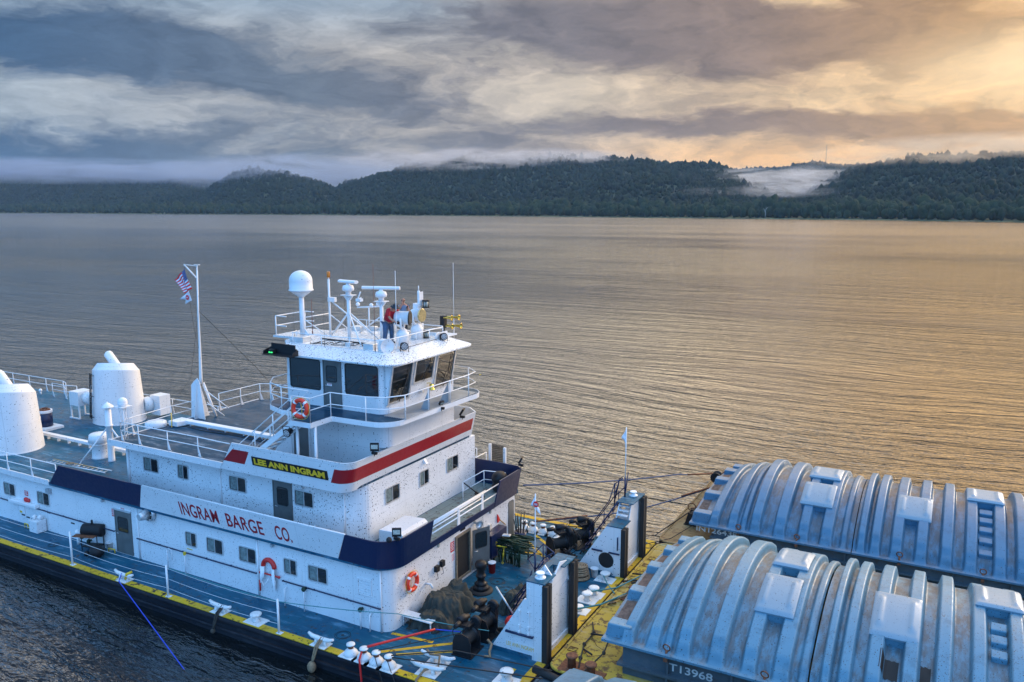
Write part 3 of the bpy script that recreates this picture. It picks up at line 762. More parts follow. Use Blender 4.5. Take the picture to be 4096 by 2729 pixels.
# ---- second deck: slab and its bands
d2 = [(-76,22.74)]+arc(-18.45,23.72,1.0,-90,0,8)+[(-17.45,32.75),(-20.2,32.95),(-20.4,34.95),(-76,34.95)]
m = MB(); slab(m, d2, 2.58, 2.75)
d = part(m, 'second_deck', 'deck', TB); 
m = MB(); slab(m, [(-19.6,23.2),(-17.5,23.9),(-17.5,32.7),(-19.6,32.7)], 2.75, 2.756); part(m, 'leaf_litter', 'deckdirty', TB)
for x in (-64,-58,-52,-46,-40,-34,-28,-22):
    pass
def zz(path, f): return [f(p) for p in path]
BOT = lambda x: (x,22.74); TOP = lambda x: (x,22.44)
m = MB(); band(m, [(-76,22.72),(-38.15,22.72)], [(-76,22.70),(-38.15,22.70)], 2.56, 2.84, .06); part(m, 'deck_fascia', 'white', TB)
m = MB(); band(m, [BOT(-38.15),BOT(-31.45)], [TOP(-36.8),TOP(-30.85)], 2.62, 3.87, .06); part(m, 'aft_navy_bulwark', 'navy', TB)
m = MB(); band(m, [BOT(-31.44),BOT(-19.98)], [TOP(-30.84),TOP(-19.35)], 2.62, 3.87, .06); part(m, 'company_bulwark', 'white', TB)
cb = [BOT(-19.97)]+arc(-18.45,23.74,1.0,-90,0,10)+[(-17.45,25.25)]
ct = [TOP(-19.34)]+arc(-18.20,23.44,1.0,-90,0,10)+[(-17.20,25.25)]
m = MB(); band(m, cb, ct, 2.58, 3.87, .06)
band(m, [(-17.45,25.25),(-17.45,30.55)], [(-17.42,25.25),(-17.42,30.55)], 2.58, 2.86, .05)
band(m, [(-17.45,30.45),(-17.45,32.6),(-17.7,32.85),(-20.2,32.95)], [(-17.20,30.6),(-17.20,32.6),(-17.5,32.9),(-20.2,33.0)], 2.58, 3.87, .06)
part(m, 'bow_navy_bulwark', 'navy', TB)
m = MB(); m.tube([(x,y,3.88) for x, y in [(-38,22.47)][:0]+[(-30.8,22.47),(-19.34,22.47)]], .03, 6); part(m, 'bulwark_cap', 'white_plain', TB)
for w_, xa_, xb_ in (('INGRAM',-28.6,-26.27),('BARGE',-25.78,-23.70),('CO.',-23.05,-22.18)):
    wtext('company_lettering', w_, .66, 'redletter', TB, (xa_,22.671,2.885), (1,0,0), (0,-.3,1.25), extrude=.004, bold=.007, width=xb_-xa_, space=1.05)
# second deck handrails
rail(TB, dense([(-76,22.80,2.75),(-37.6,22.80,2.75)], 2.0), .95, (.5,), .03)
rail(TB, dense([(-76,34.85,2.75),(-55.6,34.85,2.75)], 2.05)+[Vector((-54.9,34.6,2.75))], .95, (.5,), .03)
rail(TB, [(-55.7,34.1,2.75),(-54.1,34.0,2.75),(-53.2,34.3,2.75)], .95, (.5,), .03)
rail(TB, dense([(-52.5,34.85,2.75),(-21,34.85,2.75)], 2.05), .95, (.5,), .03)
# bow rails with flat plate posts
m = MB()
for y in (26.0,27.45,29.4,31.0)[1:]:
    m.prism([(-17.44,y-.11,2.75),(-17.44,y+.11,2.75),(-17.42,y+.06,3.6),(-17.42,y-.06,3.6)], (-.03,0,0))
for z in (3.2,3.6): m.tube([(-17.45,25.25,z),(-17.45,31.0,z)], .03, 7)
for k, z in enumerate((3.28,3.36,3.44)): m.tube([(-17.62-.07*k,25.2,z),(-17.62-.07*k,29.6+.3*k,z)], .028, 7)
part(m, 'bow_handrail', 'white_plain', TB)
rail(TB, [(-18.95,30.2,2.75),(-18.95,32.1,2.75),(-17.9,32.3,2.75)], .88, (.45,), .03, gusset=False)
m = MB(); m.tube([(-18.95,30.25,3.6),(-18.2,30.6,2.95)], .03, 6); m.obox((-18.3,30.6,3.0), .5,.35,.04, rz=.4, ry=.5); part(m, 'folded_ladder', 'black', TB)
rail(TB, [(-20.4,33.0,2.75),(-20.4,34.8,2.75)], .85, (.45,), .03, gusset=False)
m = MB(); m.box(-20.42,-19.4,33.55,33.6,2.75,3.55); part(m, 'side_screen', 'white_plain', TB)
# gate frame with expanded-metal panel
m = MB(); m.box(-19.42,-19.30,33.35,33.47,2.75,4.55); part(m, 'gate_post', 'white_plain', TB); m = MB(); m.box(-18.62,-18.50,33.38,33.5,2.75,4.45); part(m, 'gate_post', 'white_plain', TB)
m = MB()
for k in range(12): x = -19.25+k*.055; m.box(x,x+.022,33.40,33.43,2.85,4.55)
for k in range(20): z = 2.86+k*.088; m.box(-19.27,-18.62,33.405,33.425,z,z+.02)
part(m, 'mesh_gate', 'wire', TB)
# life jacket box with sloping lid
m = MB(); m.prism([(-19.3,24.45,2.75),(-18.15,24.45,2.75),(-18.15,24.45,3.32),(-18.3,24.45,3.42),(-19.3,24.45,3.36)], (0,1.75,0)); part(m, 'locker', 'white', TB, .02)
# ---- second deck house
h2 = [(-33.5,23.8)]+arc(-20.36,24.5,.7,-90,0,8)+[(-19.66,32.45),(-33.5,32.45)]
m = MB(); slab(m, h2, 2.75, 5.2); part(m, 'upper_deck_house', 'white_buggy2', TB)
m = MB()
for x in (-33.45,-27.35,-20.45): m = MB(); m.tube([(x,23.77,2.76),(x,23.77,5.2)], .07 if x < -30 else .04, 8); part(m, 'corner_post', 'white_plain', TB)
for x, w in ((-32.34,.94),(-30.03,.62),(-26.78,.94),(-23.03,.94)): slide_window(TB, (x,23.8,3.99), XS, w, .60)
steel_door(TB, (-24.25,23.8,2.8), XS, 1.05, 2.05, (.24,.78,.50,.86), .1)
for y, w in ((25.4,.9),(27.83,.62),(29.98,.9)): slide_window(TB, (-19.66,y,4.06), XF, w, .60, dark_left=False)
m = MB(); m.prism([(-19.66,28.12,5.0),(-19.66,28.12,5.2),(-19.5,28.12,5.0)], (0,.16,0)); part(m, 'vent_hood', 'white_plain', TB)
for p_ in ((-22.0,23.74,3.25),(-28.9,23.74,3.3),(-22.6,23.74,4.75)): m = MB(); m.ball(p_, .06, 8, 5); part(m, 'wall_lamp', 'alu', TB)
# ---- third deck
d3 = [(-33.7,23.06),(-20.3,23.06)]+arc(-20.55,23.92,.86,-90,0,8)+[(-19.69,32.0),(-20.2,32.6),(-33.0,32.65),(-33.7,32.2)]
m = MB(); slab(m, d3, 5.2, 5.4); part(m, 'third_deck', 'deckwet', TB)
m = MB(); band(m, [(-33.75,23.03),(-26.45,23.03)], [(-33.75,23.01),(-26.3,23.01)], 5.17, 5.46, .06)
band(m, [(-33.72,32.3),(-33.72,23.03)], [(-33.72,32.3),(-33.72,23.03)], 5.17, 5.43, .05); part(m, 'roof_fascia', 'white', TB)
yb, yt = 23.02, 22.80; xb, xt = -19.72, -19.30
def b3(z, start, end, n=10, out=0.):
    f = (z-5.2)/1.3; y = yb+(yt-yb)*f; x = xb+(xt-xb)*f
    return [(start, y)]+arc(x-.55, y+.55, .55, -90, 0, n)+([(x, end)] if end else [])
m = MB(); band(m, b3(5.2,-26.42,32.2), b3(6.5,-25.45,32.0), 5.2, 6.5, .06)
band(m, [(-19.72,32.2),(-20.2,32.6),(-24.6,32.62)], [(-19.30,32.0),(-20.0,32.6),(-24.6,32.62)], 5.2, 6.5, .06)
part(m, 'upper_bulwark', 'white', TB)
m = MB(); band(m, b3(5.6,-20.36,32.0), b3(6.2,-20.08,31.9), 5.6, 6.2, .012, .004); part(m, 'red_stripe', 'red', TB)
m = MB(); f0, f1 = (5.62-5.2)/1.3, (6.22-5.2)/1.3
band(m, [(-26.14,yb+(yt-yb)*f0),(-24.92,yb+(yt-yb)*f0)], [(-25.47,yb+(yt-yb)*f1),(-24.55,yb+(yt-yb)*f1)], 5.62, 6.22, .012, .004); part(m, 'red_patch', 'red', TB)
AXB = ((1,0,0), tuple(Vector((0,yt-yb,1.3)).normalized()), tuple(Vector((0,-1,(yt-yb)/1.3)).normalized()))
m = MB(); plate(m, O_at((-24.42,22.945,5.69),AXB,0,0,.004), *AXB, [(0,0),(3.96,0),(3.96,.38),(0,.38)], .04); nb = part(m, 'name_board', 'black', TB)
text_mesh('board_lettering', 'LEE ANN INGRAM', .27, 'gold', nb, O_at((-24.30,22.945,5.69),AXB,0,.055,.049), AXB[0], AXB[1], extrude=.004, bold=.012, width=3.72)
rail(TB, [(-33.15,23.3,5.4),(-31.9,23.28,5.4),(-29.95,23.28,5.4),(-28.03,23.28,5.4),(-26.0,23.2,5.4)], .87, (.47,), .028, posts=(0,1,2,3))
rail(TB, [(-33.15,23.3,5.4),(-33.42,24.1,5.4),(-33.6,26.44,5.4),(-33.6,27.8,5.4)], .87, (.45,), .028)
rail(TB, [(-33.55,29.4,5.4),(-33.5,30.84,5.4),(-33.45,32.2,5.4),(-32.9,32.5,5.4)]+[(-30.5,32.55,5.4),(-28,32.55,5.4),(-25.6,32.55,5.4)], .93, (.5,), .028)
# roof beam (raised pipe box)
m = MB(); m.box(-33.1,-24.8,26.45,26.8,5.5,5.66); m.prism([(-33.3,26.0,5.44),(-32.7,26.0,5.44),(-32.5,26.8,5.44),(-33.3,26.8,5.44)], (0,0,.24))
for x in (-32.4,-31.2,-30,-28.8,-27.6,-26.4,-25.2): m.box(x,x+.06,26.5,26.75,5.4,5.5)
part(m, 'pipe_cover', 'white_plain', TB, .02)
m = MB(); m.lathe((-33.9,25.75,2.75),(0,0,1),[(.38,0),(.38,2.5),(.52,2.52),(.5,2.85),(.42,2.9),(.0,2.92)],20); part(m, 'mushroom_vent', 'white', TB)
m = MB(); pts = [(-33.6,26.1,5.42)]
for k in range(14): pts.append((-33.2+k*.65, 26.25-.0*k+.06*math.sin(k*1.3), 5.42))
m.tube(pts, .025, 5); part(m, 'deck_hose', 'darkrope', TB)
# ---- block under the wheelhouse
hc = [(-24.6,25.2)]+arc(-19.85,25.7,.5,-90,0,6)+[(-19.35,30.15),(-24.6,30.15)]
hc0 = [(-24.6,25.2)]+arc(-20.3,25.7,.5,-90,0,6)+[(-19.8,30.15),(-24.6,30.15)]
m = MB(); slab(m, hc0, 5.4, 6.46); slab(m, hc, 6.46, 7.7); part(m, 'wheelhouse_base', 'white', TB)
m = MB(); plate(m, (-24.3,25.197,5.45), *XS, [(0,0),(.85,0),(.85,1.95),(0,1.95)], .03); part(m, 'lower_door', 'door', TB)
m = MB(); ring(m, (-24.36,25.198,5.41), *XS, [(0,0),(.97,0),(.97,2.05),(0,2.05)], [(.06,.04),(.91,.04),(.91,1.99),(.06,1.99)], .05); part(m, 'lower_door_frame', 'white_plain', TB)
m = MB()          # aft screen plate beside the door
m.prism([(-25.5,25.16,5.42),(-24.42,25.16,5.42),(-24.42,25.16,7.0)], (0,.03,0)); part(m, 'screen_plate', 'white', TB)
# wheelhouse deck
dw = [(-22.2,22.82),(-21.16,22.82),(-21.16,24.05),(-19.5,24.08)]+arc(-19.3,25.05,.95,-78,-5,6)+[(-18.2,29.6)]+arc(-19.1,30.1,.95,-15,75,5)+[(-24.6,31.0),(-25.4,30.4),(-25.45,26.1)]+[(-25.2,24.9),(-24.7,24.3),(-23.7,23.9),(-22.2,23.88)]
m = MB(); slab(m, dw, 7.70, 7.85); part(m, 'wheelhouse_deck', 'deckwet', TB)
m = MB(); P = dw+[dw[0]]
for a, b in zip(P[:-1], P[1:]):
    a, b = Vector(a), Vector(b); dd = (b-a)
    if dd.length < 1e-6: continue
    q = Vector((dd.y,-dd.x)).normalized()*.012
    m.prism([(a.x+q.x,a.y+q.y,7.66),(b.x+q.x,b.y+q.y,7.66),(b.x-q.x,b.y-q.y,7.66),(a.x-q.x,a.y-q.y,7.66)], (0,0,.20))
part(m, 'deck_rim', 'white_plain', TB)
m = MB()
for k in range(13): x = -19.32+k*.085; m.box(x,x+.035,25.0+max(0,(k-8))*.0,30.4-abs(k-3)*.02,7.87,7.90)
for k in range(9): y = 25.2+k*.64; m.box(-19.34,-18.26,y,y+.03,7.86,7.88)
part(m, 'grating_walkway', 'grating', TB)
RF = 7.85
rail(TB, [(-22.15,22.88,RF),(-21.2,22.86,RF)], .98, (.5,), .03, gusset=False)
rail(TB, [(-21.2,22.86,RF),(-21.2,24.05,RF),(-19.5,24.1,RF),(-18.75,24.35,RF),(-18.32,25.05,RF),(-18.3,26.6,RF),(-18.25,28.15,RF),(-18.2,29.55,RF),(-18.3,30.3,RF),(-19.1,31.0,RF),(-21.5,31.0,RF),(-24.6,31.0,RF)], .97, (.5,), .03, posts=(0,1,2,4,5,6,7,9,10,11), gusset=False)
m = MB()
for y in (26.7,28.1): m = MB(); m.prism([(-18.3,y,8.8),(-18.3,y,7.86),(-18.75,y,7.86)], (0,.02,0)); part(m, 'rail_bracket', 'grating', TB)
rail(TB, [(-22.2,23.9,RF),(-23.7,23.95,RF),(-24.7,24.35,RF),(-25.35,25.2,RF),(-25.4,26.1,RF),(-25.4,28.0,RF)], .95, (.5,), .028, posts=(1,2,4,5), gusset=False)
m = MB()
for x, y in ((-22.13,23.12),(-21.2,23.12)): m = MB(); m.tube([(x,y,5.4),(x,y,7.7)], .06, 8); part(m, 'stanchion', 'white_plain', TB)
# stair to the wheelhouse deck
m = MB(); X0, Z0, X1, Z1 = -25.35, 5.42, -22.2, 7.84
for y in (22.98, 23.82): m.prism([(X0-.12,y,Z0),(X0+.22,y,Z0),(X1,y,Z1-.28),(X1,y,Z1)], (0,.03,0))
st = part(m, 'stair', 'white_plain', TB)
m = MB()
for k in range(10): f = (k+.5)/10.5; m.box(X0+(X1-X0)*f,X0+(X1-X0)*f+.26,23.01,23.82,Z0+(Z1-Z0)*f,Z0+(Z1-Z0)*f+.03)
m.build('stair_tread', 'grating', st)
m = MB()
for y in (22.99, 23.84):
    for h in (.9,.5): m.tube([(X0,y,Z0+.05),(X0,y,Z0+h),(X1,y,Z1+h),(X1+.02,y,Z1+h)] if h == .9 else [(X0,y,Z0+h),(X1,y,Z1+h)], .02, 7)
    for f in (.33,.66): m.tube([(X0+(X1-X0)*f,y,Z0+(Z1-Z0)*f),(X0+(X1-X0)*f,y,Z0+(Z1-Z0)*f+.9)], .024, 6)
m.tube([(-25.9,23.4,5.42),(-25.9,23.4,6.1),(-25.4,22.95,6.35)], .024, 6)
part(m, 'stair_rail', 'white_plain', TB)
# ---- wheelhouse
hp = [(-24.5,25.17)]+arc(-19.85,25.62,.45,-90,0,6)+[(-19.4,30.2),(-24.5,30.2)]
m = MB(); slab(m, hp, 7.85, 9.98); m.prism([(-19.42,25.28,8.15),(-19.08,25.28,9.97),(-19.42,25.28,9.97)], (0,4.75,0)); part(m, 'wheelhouse', 'white', TB)
fixed_window(TB, (-24.3,25.17,8.56), XS, 1.6, 1.20, .08); fixed_window(TB, (-21.33,25.17,8.56), XS, 1.6, 1.20, .08)
steel_door(TB, (-22.5,25.17,7.9), XS, .95, 1.95, (.2,.74,.55,.87), .08)
wsign(-22.28,8.78,.25,.1,'signwhite',2,y=25.115)
V_ = Vector((.34,0,1.82)).normalized(); N_ = Vector((1.82,0,-.34)).normalized(); AXL = ((0,1,0), tuple(V_), tuple(N_))
for y0, y1, v0, v1 in ((25.38,26.68,.16,1.66),(26.98,28.28,.72,1.66),(28.6,29.9,.16,1.66)):
    O = O_at((-19.42,0,8.15),AXL,y0,v0,.0); w, h = y1-y0, v1-v0
    m = MB(); ring(m, O_at(O,AXL,0,0,.004), *AXL, [(-.09,-.07),(w+.09,-.07),(w+.09,h+.06),(-.09,h+.06)], [(0,0),(w,0),(w,h),(0,h)], .05); f = part(m, 'front_window', 'alu', TB)
    g = MB(); plate(g, O_at(O,AXL,.004,.004,-.01), *AXL, rr2(0,w-.008,0,h-.008,.05), .03); g.build('pane', 'glass', f)
    g = MB(); p = O_at(O,AXL,w*.5,-.04,.07); g.tube([p,O_at(O,AXL,w*.82,h*.7,.06)], .012, 5); g.tube([O_at(O,AXL,w*.8,h*.35,.06),O_at(O,AXL,w*.84,h*.95,.06)], .012, 5); g.build('wiper', 'seal', f)
m = MB(); m.lathe((-19.38,27.5,8.42),(1,0,0),[(.05,0),(.06,.12),(.11,.2),(.12,.22)],12); part(m, 'speaker', 'alu', TB)
m = MB(); m.tube([(-19.4,28.0,8.62),(-19.15,28.05,8.66)], .02, 6); m.lathe((-19.15,28.08,8.62),(0,0,-1),[(.03,0),(.08,.03),(.10,.16),(.14,.24),(.155,.26)],14); m.ball((-19.15,28.08,8.34), .035, 8, 5); part(m, 'brass_bell', 'brass', TB)
# roof: sloping skirt and top
def rloop(x0, x1, y0, y1, r, z): return [(p[0],p[1],z) for p in rr2(x0,x1,y0,y1,r,6)]
L0 = rloop(-25.0,-18.6,24.75,31.0,.75,9.93); L1 = rloop(-25.0,-18.6,24.75,31.0,.75,9.985); L2 = rloop(-24.95,-19.72,25.58,30.35,.12,10.28); Lb = rloop(-24.5,-19.1,25.2,30.2,.3,9.93)
m = MB(); n = len(L0); m.add(Lb+L0+L1+L2, [(k*n+i,k*n+(i+1)%n,(k+1)*n+(i+1)%n,(k+1)*n+i) for k in range(3) for i in range(n)]+[tuple(range(3*n,4*n))])
part(m, 'wheelhouse_roof', 'roofskirt', TB)
m = MB(); slab(m, [(p[0],p[1]) for p in rr2(-24.9,-19.78,25.64,30.30,.1,3)], 10.281, 10.30); slab(m, [(-26.95,26.9),(-24.9,26.9),(-24.9,29.2),(-26.95,29.2)], 10.2, 10.29); part(m, 'roof_top', 'rooftop', TB)
m = MB(); m.box(-24.93,-19.75,30.30,30.36,10.28,10.42); m.box(-24.97,-24.91,25.6,30.3,10.28,10.40); m.box(-19.80,-19.74,29.4,30.3,10.28,10.55); part(m, 'roof_curb', 'white_plain', TB)
# ================================================================ second deck aft
def lathe_o(name, base, axis, prof, mat, par, n=20, cap=True):
    m = MB(); m.lathe(base, axis, prof, n, cap); return part(m, name, mat, par)
for cx, cy in ((-45.45,25.3),(-45.65,32.1)):
    m = MB(); NN = 32; rings = []
    for r, z in ((1.64,2.75),(1.62,2.85),(1.42,5.95),(1.08,6.4),(.98,6.4),(.98,6.30)):
        L = []
        for k in range(NN):
            a = 2*PI*k/NN; x = math.cos(a)*r*1.0; y = math.sin(a)*r*.92
            zz_ = z + ((x*.09-y*.17) if z > 5 else 0); L.append((cx+x,cy+y,zz_))
        rings += L
    for i in range(5): m.add(rings[i*NN:(i+2)*NN], [(j,(j+1)%NN,NN+(j+1)%NN,NN+j) for j in range(NN)], True)
    for z in (4.35,): r = 1.62-.2*(z-2.85)/3.1; m.tube([(cx+math.cos(2*PI*k/40)*r, cy+math.sin(2*PI*k/40)*r*.92, z) for k in range(40)], .012, 5, closed=True)
    f = part(m, 'funnel', 'white', TB)
    m = MB(); m.add([rings[5*NN+k] for k in range(NN)], [tuple(range(NN))]); m.build('funnel_mouth', 'soot', f)
    m = MB(); m.tube([(cx+.15,cy,6.0),(cx+.02,cy,6.3),(cx-.42,cy-.14,6.93),(cx-.50,cy-.17,7.03),(cx-.54,cy-.19,7.08)], [.27,.27,.27,.22,.1], 14); m.build('exhaust_pipe', 'white_plain', f)
m = MB(); R_ = Vector((math.cos(YAW), math.sin(YAW), 0)); F_ = Vector((-math.sin(YAW), math.cos(YAW), 0)); dd_ = (-R_*.80-F_*.60); tt_ = Vector((-dd_.y, dd_.x, 0))
def fpt(z, q, o=.10): r = 1.62+(1.42-1.62)*(z-2.85)/3.1; return Vector((-45.65,32.1,z))+Vector((dd_.x*(r+o), dd_.y*(r*.95+o), 0))+tt_*q
for q in (-.2,.2): m.tube([fpt(3.1,q), fpt(5.9,q)], .032, 6)
for k in range(10): z = 3.2+k*.29; m.tube([fpt(z,-.2), fpt(z,.2)], .022, 5)
for z in (3.2,4.5,5.8): m.tube([fpt(z,.2), fpt(z,.34,-.02)], .022, 5); m.tube([fpt(z,-.2), fpt(z,-.2,-.04)], .022, 5)
part(m, 'funnel_ladder', 'black', TB)
# air intake boxes with round ducts
m = MB(); m.box(-48.8,-47.9,30.9,31.9,3.6,4.5); m.lathe((-48.0,31.5,4.05),(1,0,0),[(.42,0),(.42,.8)],18)
for x in (-48.75,-47.95):
    for y in (30.95,31.85): m.box(x-.04,x+.04,y-.04,y+.04,2.75,3.6)
m.box(-48.85,-47.85,30.85,30.93,2.76,2.84); m.box(-48.85,-47.85,31.87,31.95,2.76,2.84)
part(m, 'intake_box', 'white', TB)
m = MB(); m.box(-44.5,-43.6,33.5,34.3,2.95,4.2); m.lathe((-44.5,33.6,3.6),(-.4,-1,0),[(.45,0),(.5,.2),(.48,.5)],18); part(m, 'intake_box', 'white', TB)
lathe_o('mushroom_vent', (-39.54,26.5,2.75), (0,0,1), [(.46,0),(.42,.05),(.41,.72),(.45,.74),(.45,.80),(.38,.82),(.38,.88),(.56,.9),(.50,1.28),(.45,1.32),(.0,1.34)], 'white', TB)
m = MB(); m.lathe((-38.43,26.36,2.75),(0,0,1),[(.19,0),(.17,.05),(.16,1.9),(.20,1.92),(.20,1.97),(.16,1.99),(.16,2.75),(.13,2.78),(.13,2.9),(.31,2.92),(.30,2.96),(.03,3.2)],16)
for p in ((-39.3,25.1,2.78),(-37.2,26.9,2.78),(-38.9,27.7,2.78)): m.tube([(-38.43,26.36,4.7),p], .04, 6); m.box(p[0]-.12,p[0]+.12,p[1]-.12,p[1]+.12,2.75,2.77)
part(m, 'vent_pipe', 'white_plain', TB)
m = MB(); m.prism([(-46.7,27.2,2.95),(-46.7,27.45,2.95),(-46.7,27.45,3.1),(-46.7,27.2,3.1)], (13.1,0,0))
for k in range(14): x = -46.4+k*.95; m.box(x,x+.05,27.24,27.4,2.75,2.95)
part(m, 'pipe_cover', 'white_plain', TB)
m = MB(); m.box(-48.3,-46.95,28.05,29.25,2.76,2.92); part(m, 'drum_platform', 'white_plain', TB, .01)
m = MB()      # lattice stand of the small dome
for dx, dy in ((-.14,-.1),(.14,-.1),(0,.14)): m.tube([(-33.15+dx,23.5+dy,5.4),(-33.15+dx,23.5+dy,6.95)], .025, 5)
for k in range(6): z = 5.45+k*.25; m.tube([(-33.29,23.4,z),(-33.01,23.4,z+.25)], .012, 4); m.tube([(-33.01,23.4,z),(-33.15,23.64,z+.25)], .012, 4)
m.box(-33.45,-32.85,23.25,23.8,6.95,6.98); part(m, 'dome_stand', 'white_plain', TB)
m = MB(); m.lathe((-33.15,23.5,6.98),(0,0,1),[(.16,0),(.21,.06),(.22,.2)],18,True); m.ball((-33.15,23.5,7.17), .22, 18, 8, (1,1,1)); part(m, 'small_satellite_dome', 'white_plain', TB)
m = MB(); m.ball((-57.0,34.0,3.05), .12, 10, 6); m.tube([(-57.0,34.0,2.75),(-57.0,34.0,3.0)], .06, 8); part(m, 'deck_vent', 'white_plain', TB); m = MB(); m.ball((-47.9,28.0,3.4), .13, 8, 5); m.box(-48.4,-48.0,27.9,28.3,2.75,3.6); part(m, 'electric_box', 'white_plain', TB)
# flag mast
m = MB()
m.prism([(-33.75,27.75,5.4),(-32.75,27.75,5.4),(-33.0,27.75,7.3),(-33.15,27.75,7.5),(-33.42,27.75,7.3),(-33.62,27.75,7.1)], (0,.03,0))
m.prism([(-33.3,27.55,5.4),(-33.3,28.5,5.4),(-33.2,27.9,7.3),(-33.2,27.7,7.3)], (.03,0,0))
m.tube([(-33.15,28.1,7.2),(-32.75,28.45,5.42)], .07, 8)
m.tube([(-33.1,27.9,7.2),(-33.05,27.9,7.5),(-32.98,27.9,9.3),(-32.94,27.9,10.9),(-32.82,27.9,13.2)], [.12,.08,.055,.045,.036], 10)
m.tube([(-32.82,27.9,13.15),(-33.75,27.9,13.2)], .02, 5); m.tube([(-32.92,27.9,12.57),(-33.75,27.9,13.2)], .035, 6); m.box(-33.0,-32.65,27.85,27.95,13.2,13.23)
m.tube([(-32.95,28.1,6.8),(-31.95,28.6,5.9)], .025, 6); m.tube([(-32.95,28.1,6.2),(-32.2,28.5,5.5)], .025, 6)
part(m, 'flag_mast', 'white_plain', TB)
m = MB(); m.tube([(-32.94,27.9,10.95),(-31.0,29.6,8.0),(-29.6,30.8,5.6)], .012, 4); m.tube([(-33.75,27.9,13.1),(-33.3,27.9,10.0),(-32.95,27.9,8.5),(-33.2,27.95,7.4)], .010, 4)
m.tube([(-32.95,27.9,10.8),(-33.35,27.9,9.2),(-33.8,27.9,7.4),(-33.6,26.5,6.3),(-32.5,25.6,5.5)], .010, 4)
part(m, 'rigging', 'darkrope', TB)
m = MB(); m.tube([(-33.05,26.0,6.1),(-32.7,25.7,5.5)], .022, 5); m.tube([(-29.9,30.5,6.2),(-29.5,30.9,5.5)], .02, 5); part(m, 'lashing', 'yellow', TB)
# ================================================================ wheelhouse roof equipment
Z = 10.30
m = MB(); m.tube([(-24.92,26.65,Z),(-24.92,26.65,12.2)], .11, 8); m.prism([(-24.92,26.65,Z),(-24.35,26.65,Z),(-24.85,26.65,Z+.5)], (0,.02,0)); m.prism([(-24.92,26.65,Z),(-24.92,27.2,Z),(-24.92,26.65,Z+.5)], (.02,0,0)); dm = part(m, 'dome_post', 'white_plain', TB)
m = MB(); m.lathe((-24.92,26.65,12.15),(0,0,1),[(.13,0),(.18,.05),(.48,.27),(.535,.29),(.535,.33),(.50,.34),(.50,.72)],28,False)
prof = [(.50*math.cos(a), .72+.44*math.sin(a)) for a in [PI/2*k/8 for k in range(9)]]
m.lathe((-24.92,26.65,12.15),(0,0,1),prof,28,False); m.build('satellite_dome', 'white_plain', dm)
rail(TB, [(-24.85,26.2,Z),(-24.6,25.68,Z),(-23.0,25.68,Z),(-21.5,25.68,Z),(-20.05,25.68,Z),(-19.82,25.9,Z),(-19.82,26.7,Z),(-19.84,28.0,Z),(-19.84,29.0,Z),(-19.86,30.1,Z)], .44, (), .026, gusset=False)
rail(TB, [(-24.85,30.3,Z),(-24.3,30.3,Z),(-22.8,30.3,Z),(-21.2,30.3,Z),(-20.0,30.3,Z)], .44, (), .024, gusset=False)
m = MB()      # guard cage round the ladder head
for x, y in ((-26.85,27.0),(-26.85,28.9),(-25.3,27.0),(-25.3,28.9)): m.tube([(x,y,Z-.05),(x,y,Z+.86)], .03, 6)
for z in (.86,.42): m.tube([(-26.3,28.9,Z+z),(-26.85,28.9,Z+z),(-26.85,27.0,Z+z),(-26.2,27.0,Z+z)], .025, 6); m.tube([(-25.3,27.0,Z+z),(-25.3,28.9,Z+z)], .025, 6)
m.tube([(-25.3,28.9,Z+.8),(-24.6,29.5,Z)], .025, 6); m.tube([(-25.9,27.6,Z+.8),(-24.6,27.9,Z)], .025, 6)
part(m, 'ladder_cage', 'white_plain', TB)
m = MB(); m.tube([(-24.46,27.92,Z),(-24.46,27.92,12.85)], .05, 8); m.box(-24.5,-24.1,27.85,28.0,11.85,12.05); m.tube([(-24.3,27.92,11.85),(-22.9,29.0,Z)], .035, 6); m.tube([(-24.46,27.92,12.85),(-24.46,27.92,12.93)], .03, 6); am = part(m, 'beacon_post', 'white_plain', TB)
m = MB(); m.lathe((-24.46,27.92,12.93),(0,0,1),[(.075,0),(.075,.22),(.06,.26)],12); m.build('amber_beacon', 'amber', am)
def radar(x, y, ztop, legs, scan_az, length, wid, hz):
    m = MB(); m.tube([(x,y,Z),(x,y,ztop)], .085, 10)
    for lx, ly in legs: m.tube([(x,y,Z+(ztop-Z)*.62),(lx,ly,Z+.02)], .033, 6)
    m.prism([(x-.26,y-.05,ztop),(x+.26,y-.05,ztop),(x+.09,y-.05,ztop-.2),(x-.09,y-.05,ztop-.2)], (0,.1,0)); m.box(x-.28,x+.28,y-.2,y+.2,ztop,ztop+.03)
    r = part(m, 'radar_mast', 'white_plain', TB)
    m = MB(); m.lathe((x,y,ztop+.03),(0,0,1),[(.14,0),(.11,.10),(.15,.15),(.24,.18),(.26,.28),(.22,.40),(.10,.44),(.06,.52)],20); m.build('radar_gearbox', 'white_plain', r)
    c, s = math.cos(scan_az), math.sin(scan_az); m = MB(); prof = [(wid*math.cos(a)*.5, hz*.5*math.sin(a)) for a in [2*PI*k/14 for k in range(14)]]
    m.prism([(x-c*length/2-s*p[0], y-s*length/2+c*p[0], ztop+.60+p[1]) for p in prof], (c*length,s*length,0)); m.build('radar_scanner', 'white_plain', r, .01)
radar(-23.11,27.62,12.22,((-24.35,27.84),(-21.8,28.01),(-21.38,26.27),(-25.0,28.9)), math.radians(-8), 1.05, .26, .15)
radar(-21.84,28.28,11.95,((-23.85,29.24),(-20.9,29.6),(-21.4,29.9)), math.radians(19), 1.72, .17, .15)
m = MB(); m.torus((-22.55,27.7,12.15),(1,.4,0),.14,.03,14,6,0,PI); m.tube([(-22.7,27.7,12.0),(-22.5,27.7,12.4)], .03, 5); m.box(-22.7,-22.45,27.6,27.8,11.98,12.1); part(m, 'aerial_bracket', 'white_plain', TB)
